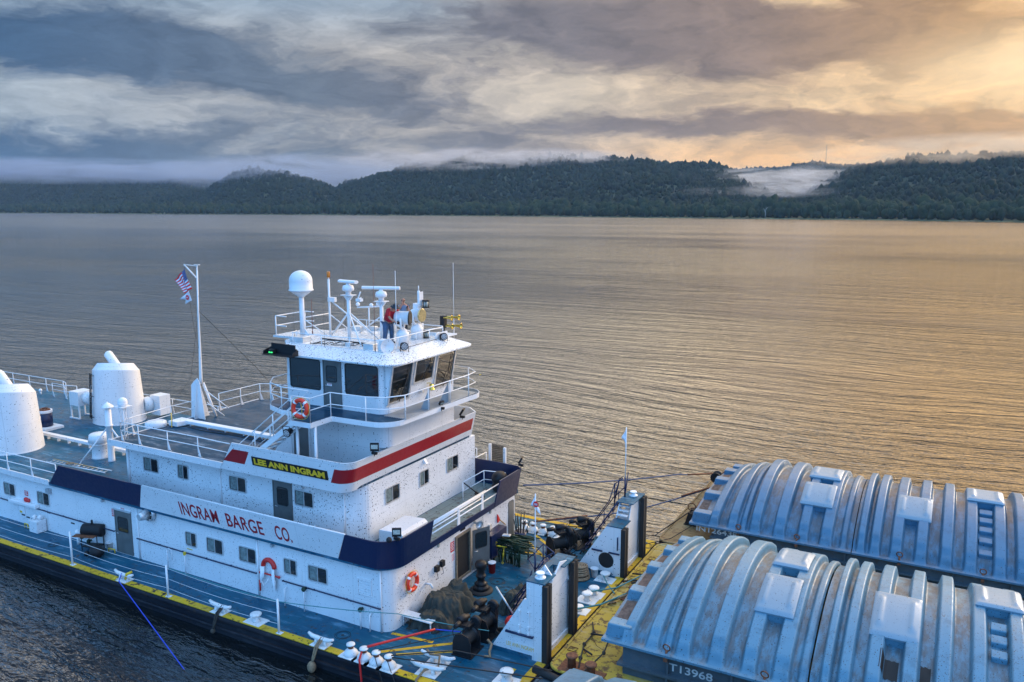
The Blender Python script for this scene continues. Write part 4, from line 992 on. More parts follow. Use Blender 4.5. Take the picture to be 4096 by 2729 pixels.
# thin aerials
for (x,y,z0,z1,mat,r) in ((-20.16,25.63,Z,13.79,'darkred',.014),(-19.94,26.78,Z,13.45,'white_plain',.020),(-20.49,32.0,10.55,13.44,'white_plain',.016),(-24.92,29.5,Z,13.84,'wire',.010),(-24.95,27.3,Z,12.0,'darkred',.02),(-22.85,25.7,Z,12.3,'wire',.008),(-24.8,26.0,Z,11.8,'wire',.008)):
    m = MB(); r *= .62; m.tube([(x,y,z0),(x,y,z1)], [r*1.3,r*.8], 6); m.lathe((x,y,z0),(0,0,1),[(r*2.4,0),(r*2.2,.25)],8); m.ball((x,y,z1), r*1.5, 6, 4); part(m, 'whip_aerial', mat, TB)
# wind / satnav cluster
m = MB(); m.tube([(-24.06,30.2,Z),(-24.06,30.2,11.35)], .035, 8); m.tube([(-24.6,30.0,11.35),(-23.5,30.4,11.42)], .04, 6); m.ball((-24.55,30.0,11.5), .10, 12, 7); m.ball((-23.95,30.25,11.48), .10, 12, 7, (1,1,.8)); m.ball((-23.65,30.35,11.52), .09, 10, 6); part(m, 'satnav_cluster', 'white_plain', TB)
# searchlights
def searchlight(x, y, zc, rc, Lc, d, lens):
    d = Vector(d).normalized()
    m = MB(); m.lathe((x,y,Z),(0,0,1),[(.27,0),(.27,.42),(.26,.5),(.22,.52),(.20,.58),(.11,.64),(.08,.70)],20)
    s = d.cross(Vector((0,0,1))).normalized()
    for q in (-1,1): m.tube([Vector((x,y,Z+.6))+s*q*.06, Vector((x,y,Z+.75))+s*q*rc*.9, Vector((x,y,zc))+s*q*(rc+.05)], [.06,.055,.045], 7)
    b = part(m, 'searchlight_base', 'white_plain', TB)
    m = MB(); c = Vector((x,y,zc)); m.lathe(c-d*Lc*.55, d, [(rc*.2,0),(rc*.85,.05),(rc,.16),(rc,Lc),(rc*1.05,Lc),(rc*1.05,Lc+.05)], 26); h = m.build('searchlight_drum', 'white_plain', b)
    m = MB(); m.lathe(c+d*(Lc*.45+.05), d, [(rc*1.04,0),(rc*.98,.015)], 26); m.torus(c+d*(Lc*.45+.03), d, rc*1.03, .025, 26, 6); m.build('searchlight_lens', lens, b)
searchlight(-20.25,27.62,11.42,.285,.66,(.93,.36,-.03),'seal')
searchlight(-20.55,29.1,11.36,.27,.55,(.96,-.05,0),'glasslens')
# running light post
m = MB(); m.tube([(-20.57,29.3,Z),(-20.57,29.3,12.4)], .06, 8); m.tube([(-20.57,29.3,12.35),(-20.57,29.3,12.62)], .02, 5)
m.tube([(-20.57,29.3,11.7),(-21.3,29.5,Z)], .025, 5); m.box(-20.75,-20.5,29.1,29.35,11.6,11.85)
pl = part(m, 'running_light_post', 'white_plain', TB)
m = MB(); m.box(-20.5,-20.47,29.2,29.5,11.75,12.35); m.box(-20.5,-20.47,29.15,29.5,10.5,10.95); m.build('light_screen', 'white_plain', pl)
for z in (11.65,10.30):
    m = MB(); m.lathe((-20.3,29.45,z),(0,0,1),[(.17,0),(.17,.04)],14); m.lathe((-20.3,29.45,z+.29),(0,0,1),[(.17,0),(.15,.06)],14)
    for k in range(6): a = k*PI/3; m.tube([(-20.3+.14*math.cos(a),29.45+.14*math.sin(a),z+.03),(-20.3+.14*math.cos(a),29.45+.14*math.sin(a),z+.3)], .012, 4)
    lt = m.build('running_light', 'black', pl); g = MB(); g.lathe((-20.3,29.45,z+.04),(0,0,1),[(.11,0),(.11,.25)],14); g.build('light_lens', 'lens', lt)
# loudhailer horn, spotlights, air horns
m = MB(); m.lathe((-20.05,26.0,10.52),(.86,-.5,0),[(.10,0),(.10,.1),(.12,.2),(.20,.34),(.29,.44),(.31,.46),(.27,.44),(.1,.3),(.02,.28)],24,False); m.box(-20.2,-19.95,25.9,26.15,Z,10.75); part(m, 'loudhailer', 'white', TB)
def par_light(x, y, z, d, parent=TB, up=1):
    d = Vector(d).normalized(); m = MB(); c = Vector((x,y,z)); s = d.cross(Vector((0,0,1))).normalized()
    m.lathe(c-d*.26, d, [(.09,0),(.12,.04),(.12,.2),(.17,.26),(.17,.30)], 18)
    for q in (-1,1): m.tube([c+s*q*.17, c+s*q*.17-Vector((0,0,.28*up))+d*.05, c-Vector((0,0,.28*up))+d*.05], .016, 5)
    f = part(m, 'spotlight', 'black', parent)
    g = MB()
    for r, n in ((.0,1),(.055,6),(.11,12)):
        for k in range(n):
            a = 2*PI*k/max(n,1); p = c+d*.045+(s*math.cos(a)+s.cross(d)*math.sin(a))*r; g.lathe(p, d, [(.021,0),(.019,.012)], 7)
    g.build('led_array', 'ledwhite', f)
par_light(-19.45,26.62,10.42,(.75,-.6,-.05)); par_light(-19.5,29.62,10.40,(.80,-.55,0)); par_light(-22.3,22.75,7.35,(.1,-1,-.15),up=-1)
m = MB(); m.tube([(-20.6,31.3,Z-.2),(-20.6,31.3,10.95)], .06, 8); m.box(-20.75,-20.5,31.22,31.42,10.5,11.05); hb = part(m, 'horn_valve', 'black', TB)
for (x,y,z,L_) in ((-20.55,31.25,10.98,.42),(-20.55,31.45,11.0,.68),(-20.55,31.3,10.58,.42),(-20.55,31.5,10.6,.75)):
    m = MB(); m.lathe((x,y,z),(.95,.05,0),[(.04,0),(.03,L_*.2),(.045,L_*.6),(.07,L_*.85),(.12,L_),(.13,L_+.01),(.09,L_-.02),(.03,L_*.8)],16,False); m.build('air_horn', 'brass', hb)
m = MB(); m.box(-20.9,-19.9,30.4,31.35,10.22,10.28); m.tube([(-20.5,32.0,Z+.2),(-20.6,31.3,Z+.2),(-21.0,30.3,Z+.2)], .025, 6); m.tube([(-20.3,31.7,Z+.2),(-20.3,31.7,Z-.3)], .025, 6); part(m, 'horn_bracket', 'white_plain', TB)
for q_ in ((-24.98,-24.2,25.85,26.4,.22),(-20.95,-20.45,25.85,26.3,.22),(-23.9,-23.6,30.0,30.25,.2),(-24.8,-24.2,29.7,30.2,.18),(-22.1,-21.85,26.1,26.3,.15)): m = MB(); m.box(*q_[:4],Z,Z+q_[4]); part(m, 'junction_box', 'alu', TB, .01)
m = MB(); m.lathe((-22.6,30.0,Z),(0,0,1),[(.2,0),(.2,.55),(.17,.58)],14); part(m, 'small_tank', 'white_plain', TB)
m = MB(); R2 = random.Random(4)
for k in range(6):
    x, y = -24.6+R2.random()*3.8, 25.9+R2.random()*.4; pts = [(x,y,Z+.02)]
    for q in range(8): x += R2.uniform(.05,.3); y += R2.uniform(-.15,.22); pts.append((x,y,Z+.02+max(0,R2.uniform(-.1,.12))))
    m.tube(pts, .014, 4)
m.tube([(-24.2,27.0,Z+.03),(-22.5,26.9,Z+.03),(-21,26.8,Z+.03),(-20.2,26.9,Z+.03)], .03, 6); m.tube([(-19.62,26.5,Z-.0),(-19.64,28.0,Z),(-19.66,29.4,Z+.02)], .012, 4)
part(m, 'cable', 'wire', TB)
# side light screen on the aft corner of the roof
m = MB(); m.prism([(-24.96,24.62,10.0),(-23.36,24.62,10.0),(-23.36,24.62,10.2),(-23.5,24.62,10.28),(-23.5,24.62,10.42),(-24.8,24.62,10.44),(-24.8,24.62,10.3),(-24.96,24.62,10.2)], (0,.05,0)); m.box(-24.96,-23.36,24.22,24.66,9.985,10.01)
m.prism([(-23.39,24.3,10.0),(-23.39,24.65,10.0),(-23.39,24.65,10.22),(-23.39,24.35,10.15)], (.03,0,0)); m.prism([(-24.96,24.3,10.0),(-24.96,24.65,10.0),(-24.96,24.65,10.22),(-24.96,24.35,10.15)], (-.03,0,0)); ls = part(m, 'sidelight_screen', 'black', TB)
m = MB(); m.box(-24.75,-24.5,24.40,24.56,10.01,10.2); m.build('sidelight_housing', 'seal', ls)
m = MB(); m.box(-24.72,-24.65,24.37,24.40,10.06,10.10); m.box(-24.60,-24.53,24.37,24.40,10.06,10.10); m.build('green_lamp', 'greenled', ls)
# floodlights on the bulwarks
def flood(x, y, z, d, w=.34):
    d = Vector(d).normalized(); s = Vector((0,0,1)).cross(d).normalized(); u = d.cross(s).normalized(); O = Vector((x,y,z)); ax = (s,u,d)
    m = MB(); plate(m, O-s*w/2-u*w*.3, s, u, -d, [(0,0),(w,0),(w,w*.95),(0,w*.95)], .09); m.box(x-.12,x+.12,y-.05,y+.05,z-.22,z-.12); m.tube([(x,y,z-.12),(x,y,z-.3)], .02, 5)
    f = part(m, 'floodlight', 'black', TB, .008)
    g = MB(); plate(g, O-s*w*.38-u*w*.02, s, u, d, [(0,0),(w*.76,0),(w*.76,w*.5),(0,w*.5)], .006); g.build('flood_lens', 'lens', f)
flood(-17.3,22.95,4.12,(.5,-.8,-.0)); flood(-19.25,24.25,6.75,(.45,-.85,0)); flood(-17.3,32.75,4.15,(.9,.3,-.6)); flood(-19.25,30.7,6.72,(.9,.3,-.6)); flood(-18.25,27.5,7.95,(.8,-.3,-.6),.2)
m = MB(); m.ball((-17.4,22.62,4.0), .11, 10, 6); part(m, 'camera_dome', 'black', TB)
# ================================================================ front wall of the main deck house
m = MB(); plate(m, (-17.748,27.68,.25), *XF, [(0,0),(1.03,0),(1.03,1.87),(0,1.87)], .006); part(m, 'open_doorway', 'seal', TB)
m = MB(); ring(m, (-17.75,27.60,.17), *XF, [(0,0),(1.19,0),(1.19,2.02),(0,2.02)], [(.08,.08),(1.11,.08),(1.11,1.94),(.08,1.94)], .08); part(m, 'doorway_frame', 'wornframe', TB)
AXD = (tuple(Vector((.42,.9,0)).normalized()), (0,0,1), tuple(Vector((.9,-.42,0)).normalized()))
steel_door(TB, (-17.65,28.78,.22), AXD, 1.0, 1.9, (.2,.78,.52,.88), .08, frame=False)
wsign(27.25,1.62,.30,.44,'signred',5,ax=XF,X=-17.75); wsign(27.3,1.15,.30,.40,'signwhite',7,ax=XF,X=-17.75)
m = MB(); plate(m, (-17.75,28.05,2.28), *XF, [(0,0),(.36,0),(.36,.26),(0,.26)], .03); part(m, 'vent_grille', 'seal', TB)
m = MB(); m.lathe((-17.75,29.2,2.3),(.7,-.3,0),[(.06,0),(.05,.15),(.10,.28),(.18,.38),(.19,.4),(.1,.3)],16,False); part(m, 'wall_horn', 'alu', TB)
for y, z in ((26.0,1.28),(26.4,1.35)):
    m = MB(); m.box(-17.75,-17.6,y,y+.22,z,z+.24); m.tube([(-17.68,y+.1,z),(-17.62,y+.12,z-.3),(-17.7,y+.05,z-.35)], .012, 4); part(m, 'shore_power_box', 'seal', TB)
m = MB(); m.tube([(-17.75,25.4,1.05),(-17.5,25.4,1.05),(-17.42,25.42,.9)], .05, 8); part(m, 'drain_spout', 'white_plain', TB)
m = MB(); m.box(-17.75,-17.65,30.4,30.6,1.5,1.75); m.tube([(-17.72,29.9,2.5),(-17.70,29.9,1.6),(-17.68,30.4,1.6)], .012, 4); m.tube([(-17.68,30.5,1.5),(-17.66,30.5,.6)], .012, 4); part(m, 'socket_box', 'alu', TB)
m = MB(); m.box(-17.75,-17.3,29.95,31.35,.35,1.45); part(m, 'navy_locker', 'navy', TB, .01)
m = MB(); plate(m, (-17.748,32.3,.3), *XF, rr2(0,.55,0,1.9,.12), .02); part(m, 'far_door', 'door', TB)
m = MB()
for y in (26.3,30.55): m = MB(); m.lathe((-17.72,y,2.42),(0,0,-1),[(.03,0),(.06,.03),(.06,.14),(.03,.18)],8); part(m, 'bulkhead_lamp', 'lens', TB)
# ================================================================ push knees
def knee(y0, y1, name_it, far):
    m = MB(); zt = 2.95; XA, XB = -13.95, -11.82
    th = .10
    side = [(XA,0),(XB,0),(XB,zt),(-12.45,zt),(-12.45,2.25),(-12.55,2.25)] if not far else [(XA,0),(XB,0),(XB,2.25),(-12.5,2.25)]
    side2 = [(XA,0),(XB,0),(XB,zt),(-12.45,zt),(-12.45,2.25),(-12.55,2.25)]
    m.prism([(x,y0,z) for x, z in side], (0,th,0)); m.prism([(x,y1-th,z) for x, z in side2], (0,th,0))
    m.box(-11.98,-11.92,y0+th,y1-th,.05,2.1)                       # inner face plate
    m.box(-12.05,-11.85,y0+th,y1-th,.02,.2)
    m.prism([(-12.4,y0+.75,zt+.01),(-11.8,y0+.75,zt+.01),(-12.1,y0+.75,zt+.38)], (0,.05,0)) if not far else None
    if not far: m.prism([(-11.93,y0+.72,1.9),(-11.93,y1-th,2.35),(-11.93,y1-th,2.9),(-11.93,y1-1.0,3.15),(-11.93,y0+.9,2.6)], (.05,0,0))
    k = part(m, 'push_knee', 'white', TB)
    m = MB()
    if not far: m.box(-12.47,-11.72,y0-.02,y0+.9,zt,zt+.04); m.box(-12.47,-11.72,y1-1.0,y1+.02,zt,zt+.04); m.box(-12.47,-12.2,y0+.9,y1-1.0,zt,zt+.04)
    else: m.box(-12.5,-11.72,y1-1.55,y1+.02,zt,zt+.04); m.box(-12.5,-11.75,y0-.02,y0+1.0,2.25,2.29)
    m.build('knee_platform', 'deck', k)
    m = MB(); m.lathe((-12.1,y0+.4 if not far else y1-.5,zt+.04),(0,0,1),[(.2,0),(.2,.04),(.11,.06),(.10,.14),(.17,.17),(.15,.21)],16); m.build('knee_bollard', 'white_plain', k)
    hts = ((y0,zt if not far else 2.25),(y1-.34,zt))
    for y, h in hts:
        for q in (-.03,.20): m = MB(); m.box(-11.82,-11.62,y+q,y+q+.17,.0,h-.05); m.box(-11.82,-11.68,y+q+.17,y+q+.20,0,h-.08) if q < 0 else None; m.build('rubber_fender', 'rubber', k)
    if far:     # stepped treads between the two plates
        m = MB()
        for q in range(4):
            z = 2.4+q*.17; m.box(-12.45,-11.95,y0+1.0+q*.16,y0+1.2+q*.16,z,z+.03)
        m.prism([(-12.47,y0+1.0,2.27),(-12.47,y0+1.62,2.27),(-12.47,y0+1.62,2.97),(-12.47,y0+1.5,2.97)], (.03,0,0)); m.prism([(-11.93,y0+1.0,1.8),(-11.93,y1-.1,1.8),(-11.93,y1-.1,2.95),(-11.93,y0+1.5,2.95)], (.03,0,0)); m.build('knee_step', 'white_plain', k)
        m = MB(); m.lathe((-12.5,y0-.0,.66),(0,-1,0),[(.36,0),(.355,.006)],26); m.build('round_hole', 'seal', k)
        m = MB(); m.tube([(-13.15,y0-.08,1.08),(-12.65,y0-.08,1.08)], .04, 6); m.tube([(-12.35,y0-.08,1.08),(-11.85,y0-.08,1.08)], .04, 6); m.tube([(-11.95,y0-.08,1.25),(-11.95,y0-.08,1.85)], .03, 6); m.build('grab_bar', 'navy', k)
    else:
        m = MB(); m.tube([(-13.26,y0-.08,.9),(-12.15,y0-.08,.9)], .045, 6)
        for x in (-13.24,-12.17): m.tube([(x,y0-.08,.9),(x,y0,.9)], .03, 5)
        m.build('grab_bar', 'navy', k)
        m = MB(); plate(m, (-13.3,y0-.002,.28), *XS, [(0,0),(1.2,0),(1.2,.24),(0,.24)], .01); m.build('name_plate', 'white_plain', k)
        text_mesh('plate_lettering', 'LEE ANN INGRAM', .15, 'gold', k, (-13.26,y0-.014,.325), (1,0,0), (0,0,1), .003, .0, 1.12)
        m = MB()
        for x in (-12.35,-12.72):
            for z in (.95,1.2,1.75): m.obox((x,y0-.04,z), .07,.08,.12)
            m.box(x-.02,x+.02,y0-.03,y0,.95,1.8)
        m.box(-12.35,-12.3,y0-.03,y0,2.1,2.7); m.build('bracket', 'white_plain', k)
    # base moulding
    m = MB(); m.box(XA-.05,XB-.4,y0-.03,y0-.001,0,.13 if far else .16); m.build('skirting', 'deck', k)
    return k
knee(24.0,26.62,True,False); knee(31.70,34.42,False,True)
def knee_stairs(pts_lo, pts_hi, y0, y1, top, staff, frame):
    """steep ladder between the plates, its handrail, and the flag staff at its head"""
    m = MB()
    (xa, za), (xb, zb) = pts_lo, top
    for y in (y0, y1): m.tube([(xa,y,za),(xb,y,zb)], .035, 6)
    for k in range(9): f = (k+.5)/9; x = xa+(xb-xa)*f; z = za+(zb-za)*f; m.box(x-.08,x+.08,y0,y1,z,z+.025)
    ks = part(m, 'knee_ladder', 'navy', TB)
    m = MB(); m.tube([(x,y1,z) for x, z in pts_hi], .024, 6); m.tube([(x,y0,z) for x, z in pts_hi], .024, 6)
    for f in (.12,.5,.88): x = xa+(xb-xa)*f; z = za+(zb-za)*f; m.tube([(x,y1,z),(x,y1,z+.62)], .022, 6)
    m.build('ladder_rail', 'navy', ks)
    m = MB()
    for seg in frame: m.tube(seg, .026, 6)
    part(m, 'guard_frame', 'navy', TB)
    x, y, z0, z1 = staff
    m = MB(); m.tube([(x,y,z0),(x,y,z0+.9)], .04, 8); st = part(m, 'staff_socket', 'navy', TB)
    m = MB(); m.tube([(x,y,z0+.9),(x,y,z1)], .022, 8); m.build('flag_staff', 'white_plain', st)
knee_stairs((-14.35,.02), [(-14.3,.6),(-13.35,1.95),(-13.2,2.4)], 25.9, 26.5, (-12.7,2.9), (-13.22,26.2,2.0,5.35),
    [[(-13.58,26.3,2.65),(-13.22,26.2,3.0),(-13.0,26.45,3.3),(-12.54,26.45,3.05),(-12.54,26.45,2.3)], [(-13.22,26.2,1.6),(-13.22,26.2,3.0)], [(-13.0,26.45,2.2),(-13.0,26.45,3.3)], [(-13.58,26.3,2.65),(-13.22,26.2,2.3),(-12.95,26.45,2.75),(-12.54,26.45,3.05)], [(-13.2,26.2,2.3),(-12.9,26.45,2.6)]])
knee_stairs((-14.35,.02), [(-14.2,.95),(-12.95,2.86),(-12.69,3.75)], 33.1, 33.7, (-12.5,2.95), (-12.39,33.6,3.0,6.25),
    [[(-12.95,33.7,2.5),(-12.69,33.7,3.77),(-12.29,33.7,4.14),(-12.39,33.6,3.0)], [(-12.9,33.7,2.9),(-12.35,33.7,3.5)], [(-12.7,33.1,2.6),(-12.69,33.1,3.7),(-12.3,33.1,4.05)]])
# ================================================================ main deck fittings
def cleat(x, y, L_=1.35, rz=0., mat='white_worn'):
    m = MB(); M = Matrix.Translation((x,y,0)) @ Matrix.Rotation(rz,4,'Z')
    T_ = lambda *p: M @ Vector(p)
    m.prism([T_(-L_*.3,-.24,.012),T_(L_*.3,-.24,.012),T_(L_*.3,.24,.012),T_(-L_*.3,.24,.012)], (0,0,.02))
    for q in (-1,1): m.tube([T_(q*.22,0,.02),T_(q*.2,0,.24)], [.09,.07], 8)
    m.tube([T_(-L_/2,0,.36),T_(-L_*.35,0,.27),T_(0,0,.24),T_(L_*.35,0,.27),T_(L_/2,0,.36)], [.05,.08,.09,.08,.05], 8)
    return part(m, 'cleat', mat, TB)
for x in (-30.7,-24.8,-19.55): cleat(x, 21.17, 1.18)
cleat(-15.05,22.2,1.35,.08); cleat(-15.0,21.5,1.35,.08); cleat(-14.5,35.6,1.2); 
def bollard(x, y, r=.23, h=.34, waist=.12, base=.42):
    m = MB(); m.box(x-base,x+base,y-base*.7,y+base*.7,.002,.03); m.lathe((x,y,.03),(0,0,1),[(waist*1.3,0),(waist,.06),(waist,h*.5),(r*.9,h*.72),(r,h*.82),(r*.95,h*.93),(r*.6,h)],20); return part(m, 'bollard', 'white_worn', TB)
bollard(-22.95,21.28); bollard(-12.37,22.4,.25,.4,.17); bollard(-12.3,31.15); bollard(-12.2,29.65); bollard(-12.25,29.05); bollard(-12.2,28.1,.2,.2)
def pulley_bitt(x, y, z=0.):
    m = MB(); m.lathe((x,y,0),(0,0,1),[(.27,.02),(.24,.17),(.14,.27),(.11,.30)],18); m.prism([(x-.36,y-.3,.015),(x+.36,y-.3,.015),(x+.36,y+.3,.015),(x-.36,y+.3,.015)], (0,0,.03)); b = part(m, 'sheave_bitt', 'white_worn', TB)
    m = MB(); m.lathe((x,y,.30),(0,0,1),[(.10,0),(.10,.11)],14); m.build('worn_neck', 'rust', b)
    m = MB(); m.lathe((x,y,.41),(0,0,1),[(.12,0),(.165,.02),(.155,.06),(.05,.08)],18); m.build('bitt_cap', 'white_worn', b)
for k, x in enumerate((-18.1,-17.5,-16.95,-16.4)): pulley_bitt(x, 21.13)
for k, x in enumerate((-18.0,-17.5,-16.95,-16.4)): pulley_bitt(x, 34.45)
for x, h in ((-34.08,1.6),(-27.7,1.4),(-21.5,1.4)):
    m = MB(); m.tube([(x,21.03,.0),(x,21.03,h+.0)], .045, 8); m.box(x-.12,x+.12,20.97,21.15,.013,.03); part(m, 'lifeline_post', 'white_plain', TB)
m = MB()
def sag(a, b, s=.25, n=8): a, b = Vector(a), Vector(b); return [a+(b-a)*k/n-Vector((0,0,s*4*(k/n)*(1-k/n))) for k in range(n+1)]
for h in (1.28,.82,.4):
    for a, b in ((-42.5,-34.08),(-34.08,-27.7),(-27.7,-21.5)): m.tube(sag((a,21.03,h),(b,21.03,h),.10), .0075, 5)
part(m, 'lifeline', 'white_plain', TB)
m = MB()
for x, y, r in ((-16.35,28.8,.32),(-15.64,28.25,.34),(-19.3,22.1,.3),(-37.0,22.0,.25)): m = MB(); m.torus((x,y,.006), (0,0,1), r, .010, 24, 4); m.torus((x,y,.006), (0,0,1), r*.8, .007, 20, 4); m.lathe((x,y,.001),(0,0,1),[(r*.2,0),(r*.2,.006)],10); part(m, 'flush_hatch', 'wire', TB)
m = MB(); m.box(-39.6,-38.95,22.4,22.9,.02,.62); m.ball((-39.4,22.6,.75), .12, 8, 5); m.ball((-39.1,22.7,.75), .13, 8, 5); part(m, 'equipment_box', 'white', TB, .015)
m = MB()
for x in (-40.3,-39.9): m.tube([(x,22.6,.02),(x,22.6,.25),(x+.25,22.6,.25),(x+.25,22.6,.02)], .03, 5)
m.tube([(-33.95,22.75,.02),(-33.95,22.75,.18),(-33.5,22.75,.2),(-33.5,22.75,.02)], .03, 5); part(m, 'wall_ring', 'yellow', TB)
m = MB(); m.tube([(-36.0,23.0-.4,.0),(-36.0,22.6,.55)], .06, 8); m.ball((-36.0,22.6,.62), .14, 10, 6); m.tube([(-36.2,22.6,.62),(-35.8,22.6,.62)], .06, 8); part(m, 'hydrant', 'white_plain', TB)
m = MB(); m.torus((-23.8,22.90,1.42),(0,1,0),.31,.10,20,8,PI,2*PI); part(m, 'hose_saddle', 'redplastic', TB)
m = MB(); m.tube([(-24.25,22.85,1.12),(-23.22,22.85,1.12)], .035, 6); m.ball((-24.25,22.85,1.12), .06, 8, 5); m.ball((-23.22,22.85,1.12), .06, 8, 5); m.tube([(-24.3,22.85,.75),(-24.3,22.85,.3)], .04, 6); part(m, 'hose_bar', 'redplastic', TB)
# ================================================================ barges and their fibreglass covers
def barge(name, label, xs, y0, y1, zd, deckmat, hullmat, cy0, cy1, ze, txt, tsize, tx, tw, ttop=1.14):
    t = wthing(name, label, 'barge', ((xs+14)/2, (y0+y1)/2, WATER), 'hopper barges lashed abreast ahead of the towboat')
    m = MB(); o = rr2(xs, 14.8, y0, y1, .55, 5); slab(m, o, -2.6, zd-.02); o2 = rr2(xs-.04, 14.8, y0-.04, y1+.04, .58, 5); slab(m, o2, zd-.42, zd-.22)
    part(m, 'hull', 'hull', t)
    m = MB(); slab(m, rr2(xs+.02, 14.78, y0+.02, y1-.02, .53, 5), zd-.02, zd); part(m, 'deck', deckmat, t)
    m = MB(); m.tube([(p[0],p[1],zd) for p in rr2(xs+.05, 14.75, y0+.05, y1-.05, .5, 5)], .06, 6, closed=True); part(m, 'gunwale', hullmat, t)
    m = MB(); xc = xs+2.45; th = .08
    m.box(xc,14,cy0,cy0+th,zd,ze-.05); m.box(xc,14,cy1-th,cy1,zd,ze-.05); m.box(xc,xc+th,cy0+th,cy1-th,zd,ze-.05)
    m.box(xc-.16,14,cy0-.16,cy0-.001,zd+(ze-zd)*.28,zd+(ze-zd)*.36); m.box(xc-.16,xc-.001,cy0-.001,cy1,zd+(ze-zd)*.28,zd+(ze-zd)*.36)
    for k in range(10): x = xc+1.55+k*2.1; m.box(x,x+.07,cy0-.15,cy0-.001,zd,zd+(ze-zd)*.28-.001); m.box(x,x+.07,cy0-.10,cy0-.001,zd+(ze-zd)*.36+.001,ze-.06)
    part(m, 'coaming', 'barge_grey', t)
    wtext('hull_number', txt, tsize, 'signwhite2', t, (tx, cy0-.012, ttop-tsize), (1,0,0), (0,0,1), extrude=.004, bold=.003, width=tw)
    return t
RISE = 1.60
def prof_ribs(x, ribs):
    h = 0.
    for a, b, hh in ribs:
        c = (a+b)/2; w = (b-a)/2; d = abs(x-c)
        h = max(h, hh*max(0., min(1., (w+.04-d)/.08)))
    return h
def cover_z(x, y, S):
    """height of the cover's shell"""
    y0, y1, ze, x0, ribs, hip = S
    q = (y-y0)/(y1-y0); s = 2*q-1
    if q <= .0 or q >= 1.: return ze
    arch = RISE*(1-s*s)
    r = 1.0
    if hip:
        d = max(0., x-x0); f = min(1., d/2.9); r = .40+.60*f*f*(3-2*f)
    # flat flange at the foot, then a steep shoulder
    e = min(q, 1-q)*(y1-y0)
    foot = min(1., max(0., (e-.28)/.35)); foot = foot*foot*(3-2*foot)
    base = arch*r*(.25+.75*foot) if e > .0 else 0
    base = arch*r*foot + .03*(1-foot)
    rb = prof_ribs(x, ribs)*1.35*min(1., max(0., (e-.12)/.18))
    return ze + base + rb*(1. if foot > .02 else 1.)
def cover(name, label, x0, x1, S, hatches=(), blocks=False, rings=(), steps=(), patches=(), mat='fibre'):
    y0, y1, ze = S[:3]; ribs = S[4]
    t = wthing(name, label, 'barge cover', ((x0+x1)/2, (y0+y1)/2, ze), 'curved ribbed covers over the barge holds')
    nx = max(8, int((x1-x0)/.035)); ny = 150
    m = MB(); vs = []
    ys = [y0+(y1-y0)*(.5-.5*math.cos(PI*(j/ny)))*1. if False else y0+(y1-y0)*j/ny for j in range(ny+1)]
    for i in range(nx+1):
        x = x0+(x1-x0)*i/nx
        for y in ys: vs.append((x, y, cover_z(x, y, S)))
    b = len(vs)
    fs = [(i*(ny+1)+j, (i+1)*(ny+1)+j, (i+1)*(ny+1)+j+1, i*(ny+1)+j+1) for i in range(nx) for j in range(ny)]
    m.add(vs, fs, True)
    # rim skirt round the edge
    loop = [(i, 0) for i in range(nx+1)]+[(nx, j) for j in range(1, ny+1)]+[(i, ny) for i in range(nx-1, -1, -1)]+[(0, j) for j in range(ny-1, 0, -1)]
    top = [vs[i*(ny+1)+j] for i, j in loop]; n = len(top)
    bot = [(p[0],p[1],p[2]-.08) for p in top]
    m.add(top+bot, [(k, k+n, (k+1)%n+n, (k+1)%n) for k in range(n)])
    sh = part(m, 'shell', mat, t)
    at = sh.data.attributes.new('low', 'FLOAT', 'POINT'); lo = np.zeros(len(sh.data.vertices), np.float32)
    for k in range(b):
        x, y, z = vs[k]; e = min(y-y0, y1-y); lo[k] = (1-min(1., prof_ribs(x, ribs)/.15))*(1.0 if e > .25 else .5)
    at.data.foreach_set('value', lo)
    def patch_on(par, nm, xa, xb, ya, yb, off, th, mat_, ridges=(), rad=.12):
        g = MB(); NX_, NY_ = 22, 26; V = []
        for i in range(NX_+1):
            for j in range(NY_+1):
                u, v = i/NX_, j/NY_; x = xa+(xb-xa)*u; y = ya+(yb-ya)*v
                q = (y-y0)/(y1-y0); s = 2*q-1; z = ze+RISE*(1-s*s)+off
                if S[5]: d = max(0., x-S[3]); f = min(1., d/2.9); z = ze+RISE*(1-s*s)*(.40+.60*f*f*(3-2*f))+off
                e = min(u, 1-u)*(xb-xa); w = min(v, 1-v)*(yb-ya)
                k = min(1., e/rad)*min(1., w/rad); z -= (1-math.sqrt(max(0,1-(1-k)**2)))*.07
                for (ra, rb, rh) in ridges:
                    cu = abs(u-(ra+rb)/2); k2 = max(0., min(1., ((rb-ra)/2-cu)/.04))*max(0., min(1., (min(v,1-v)-.12)/.1)); z += rh*k2
                V.append((x, y, z))
        F = [(i*(NY_+1)+j, (i+1)*(NY_+1)+j, (i+1)*(NY_+1)+j+1, i*(NY_+1)+j+1) for i in range(NX_) for j in range(NY_)]
        g.add(V, F, True)
        L = [(i, 0) for i in range(NX_+1)]+[(NX_, j) for j in range(1, NY_+1)]+[(i, NY_) for i in range(NX_-1, -1, -1)]+[(0, j) for j in range(NY_-1, 0, -1)]
        T_ = [V[i*(NY_+1)+j] for i, j in L]; k = len(T_); B = [(p[0]+(.03 if p[0] < (xa+xb)/2 else -.03), p[1]+(.03 if p[1] < (ya+yb)/2 else -.03), p[2]-th) for p in T_]
        g.add(T_+B, [(q, q+k, (q+1)%k+k, (q+1)%k) for q in range(k)])
        return g.build(nm, mat_, par)
    for (xa, xb, ya, yb) in hatches:
        patch_on(sh, 'hatch_base', xa+.06, xb-.06, ya+.08, yb-.05, .37, .40, mat)
        h = patch_on(sh, 'hatch_lid', xa, xb, ya, yb, .43, .07, 'fibre_lid', ((.10,.24,.07),(.76,.90,.07)))
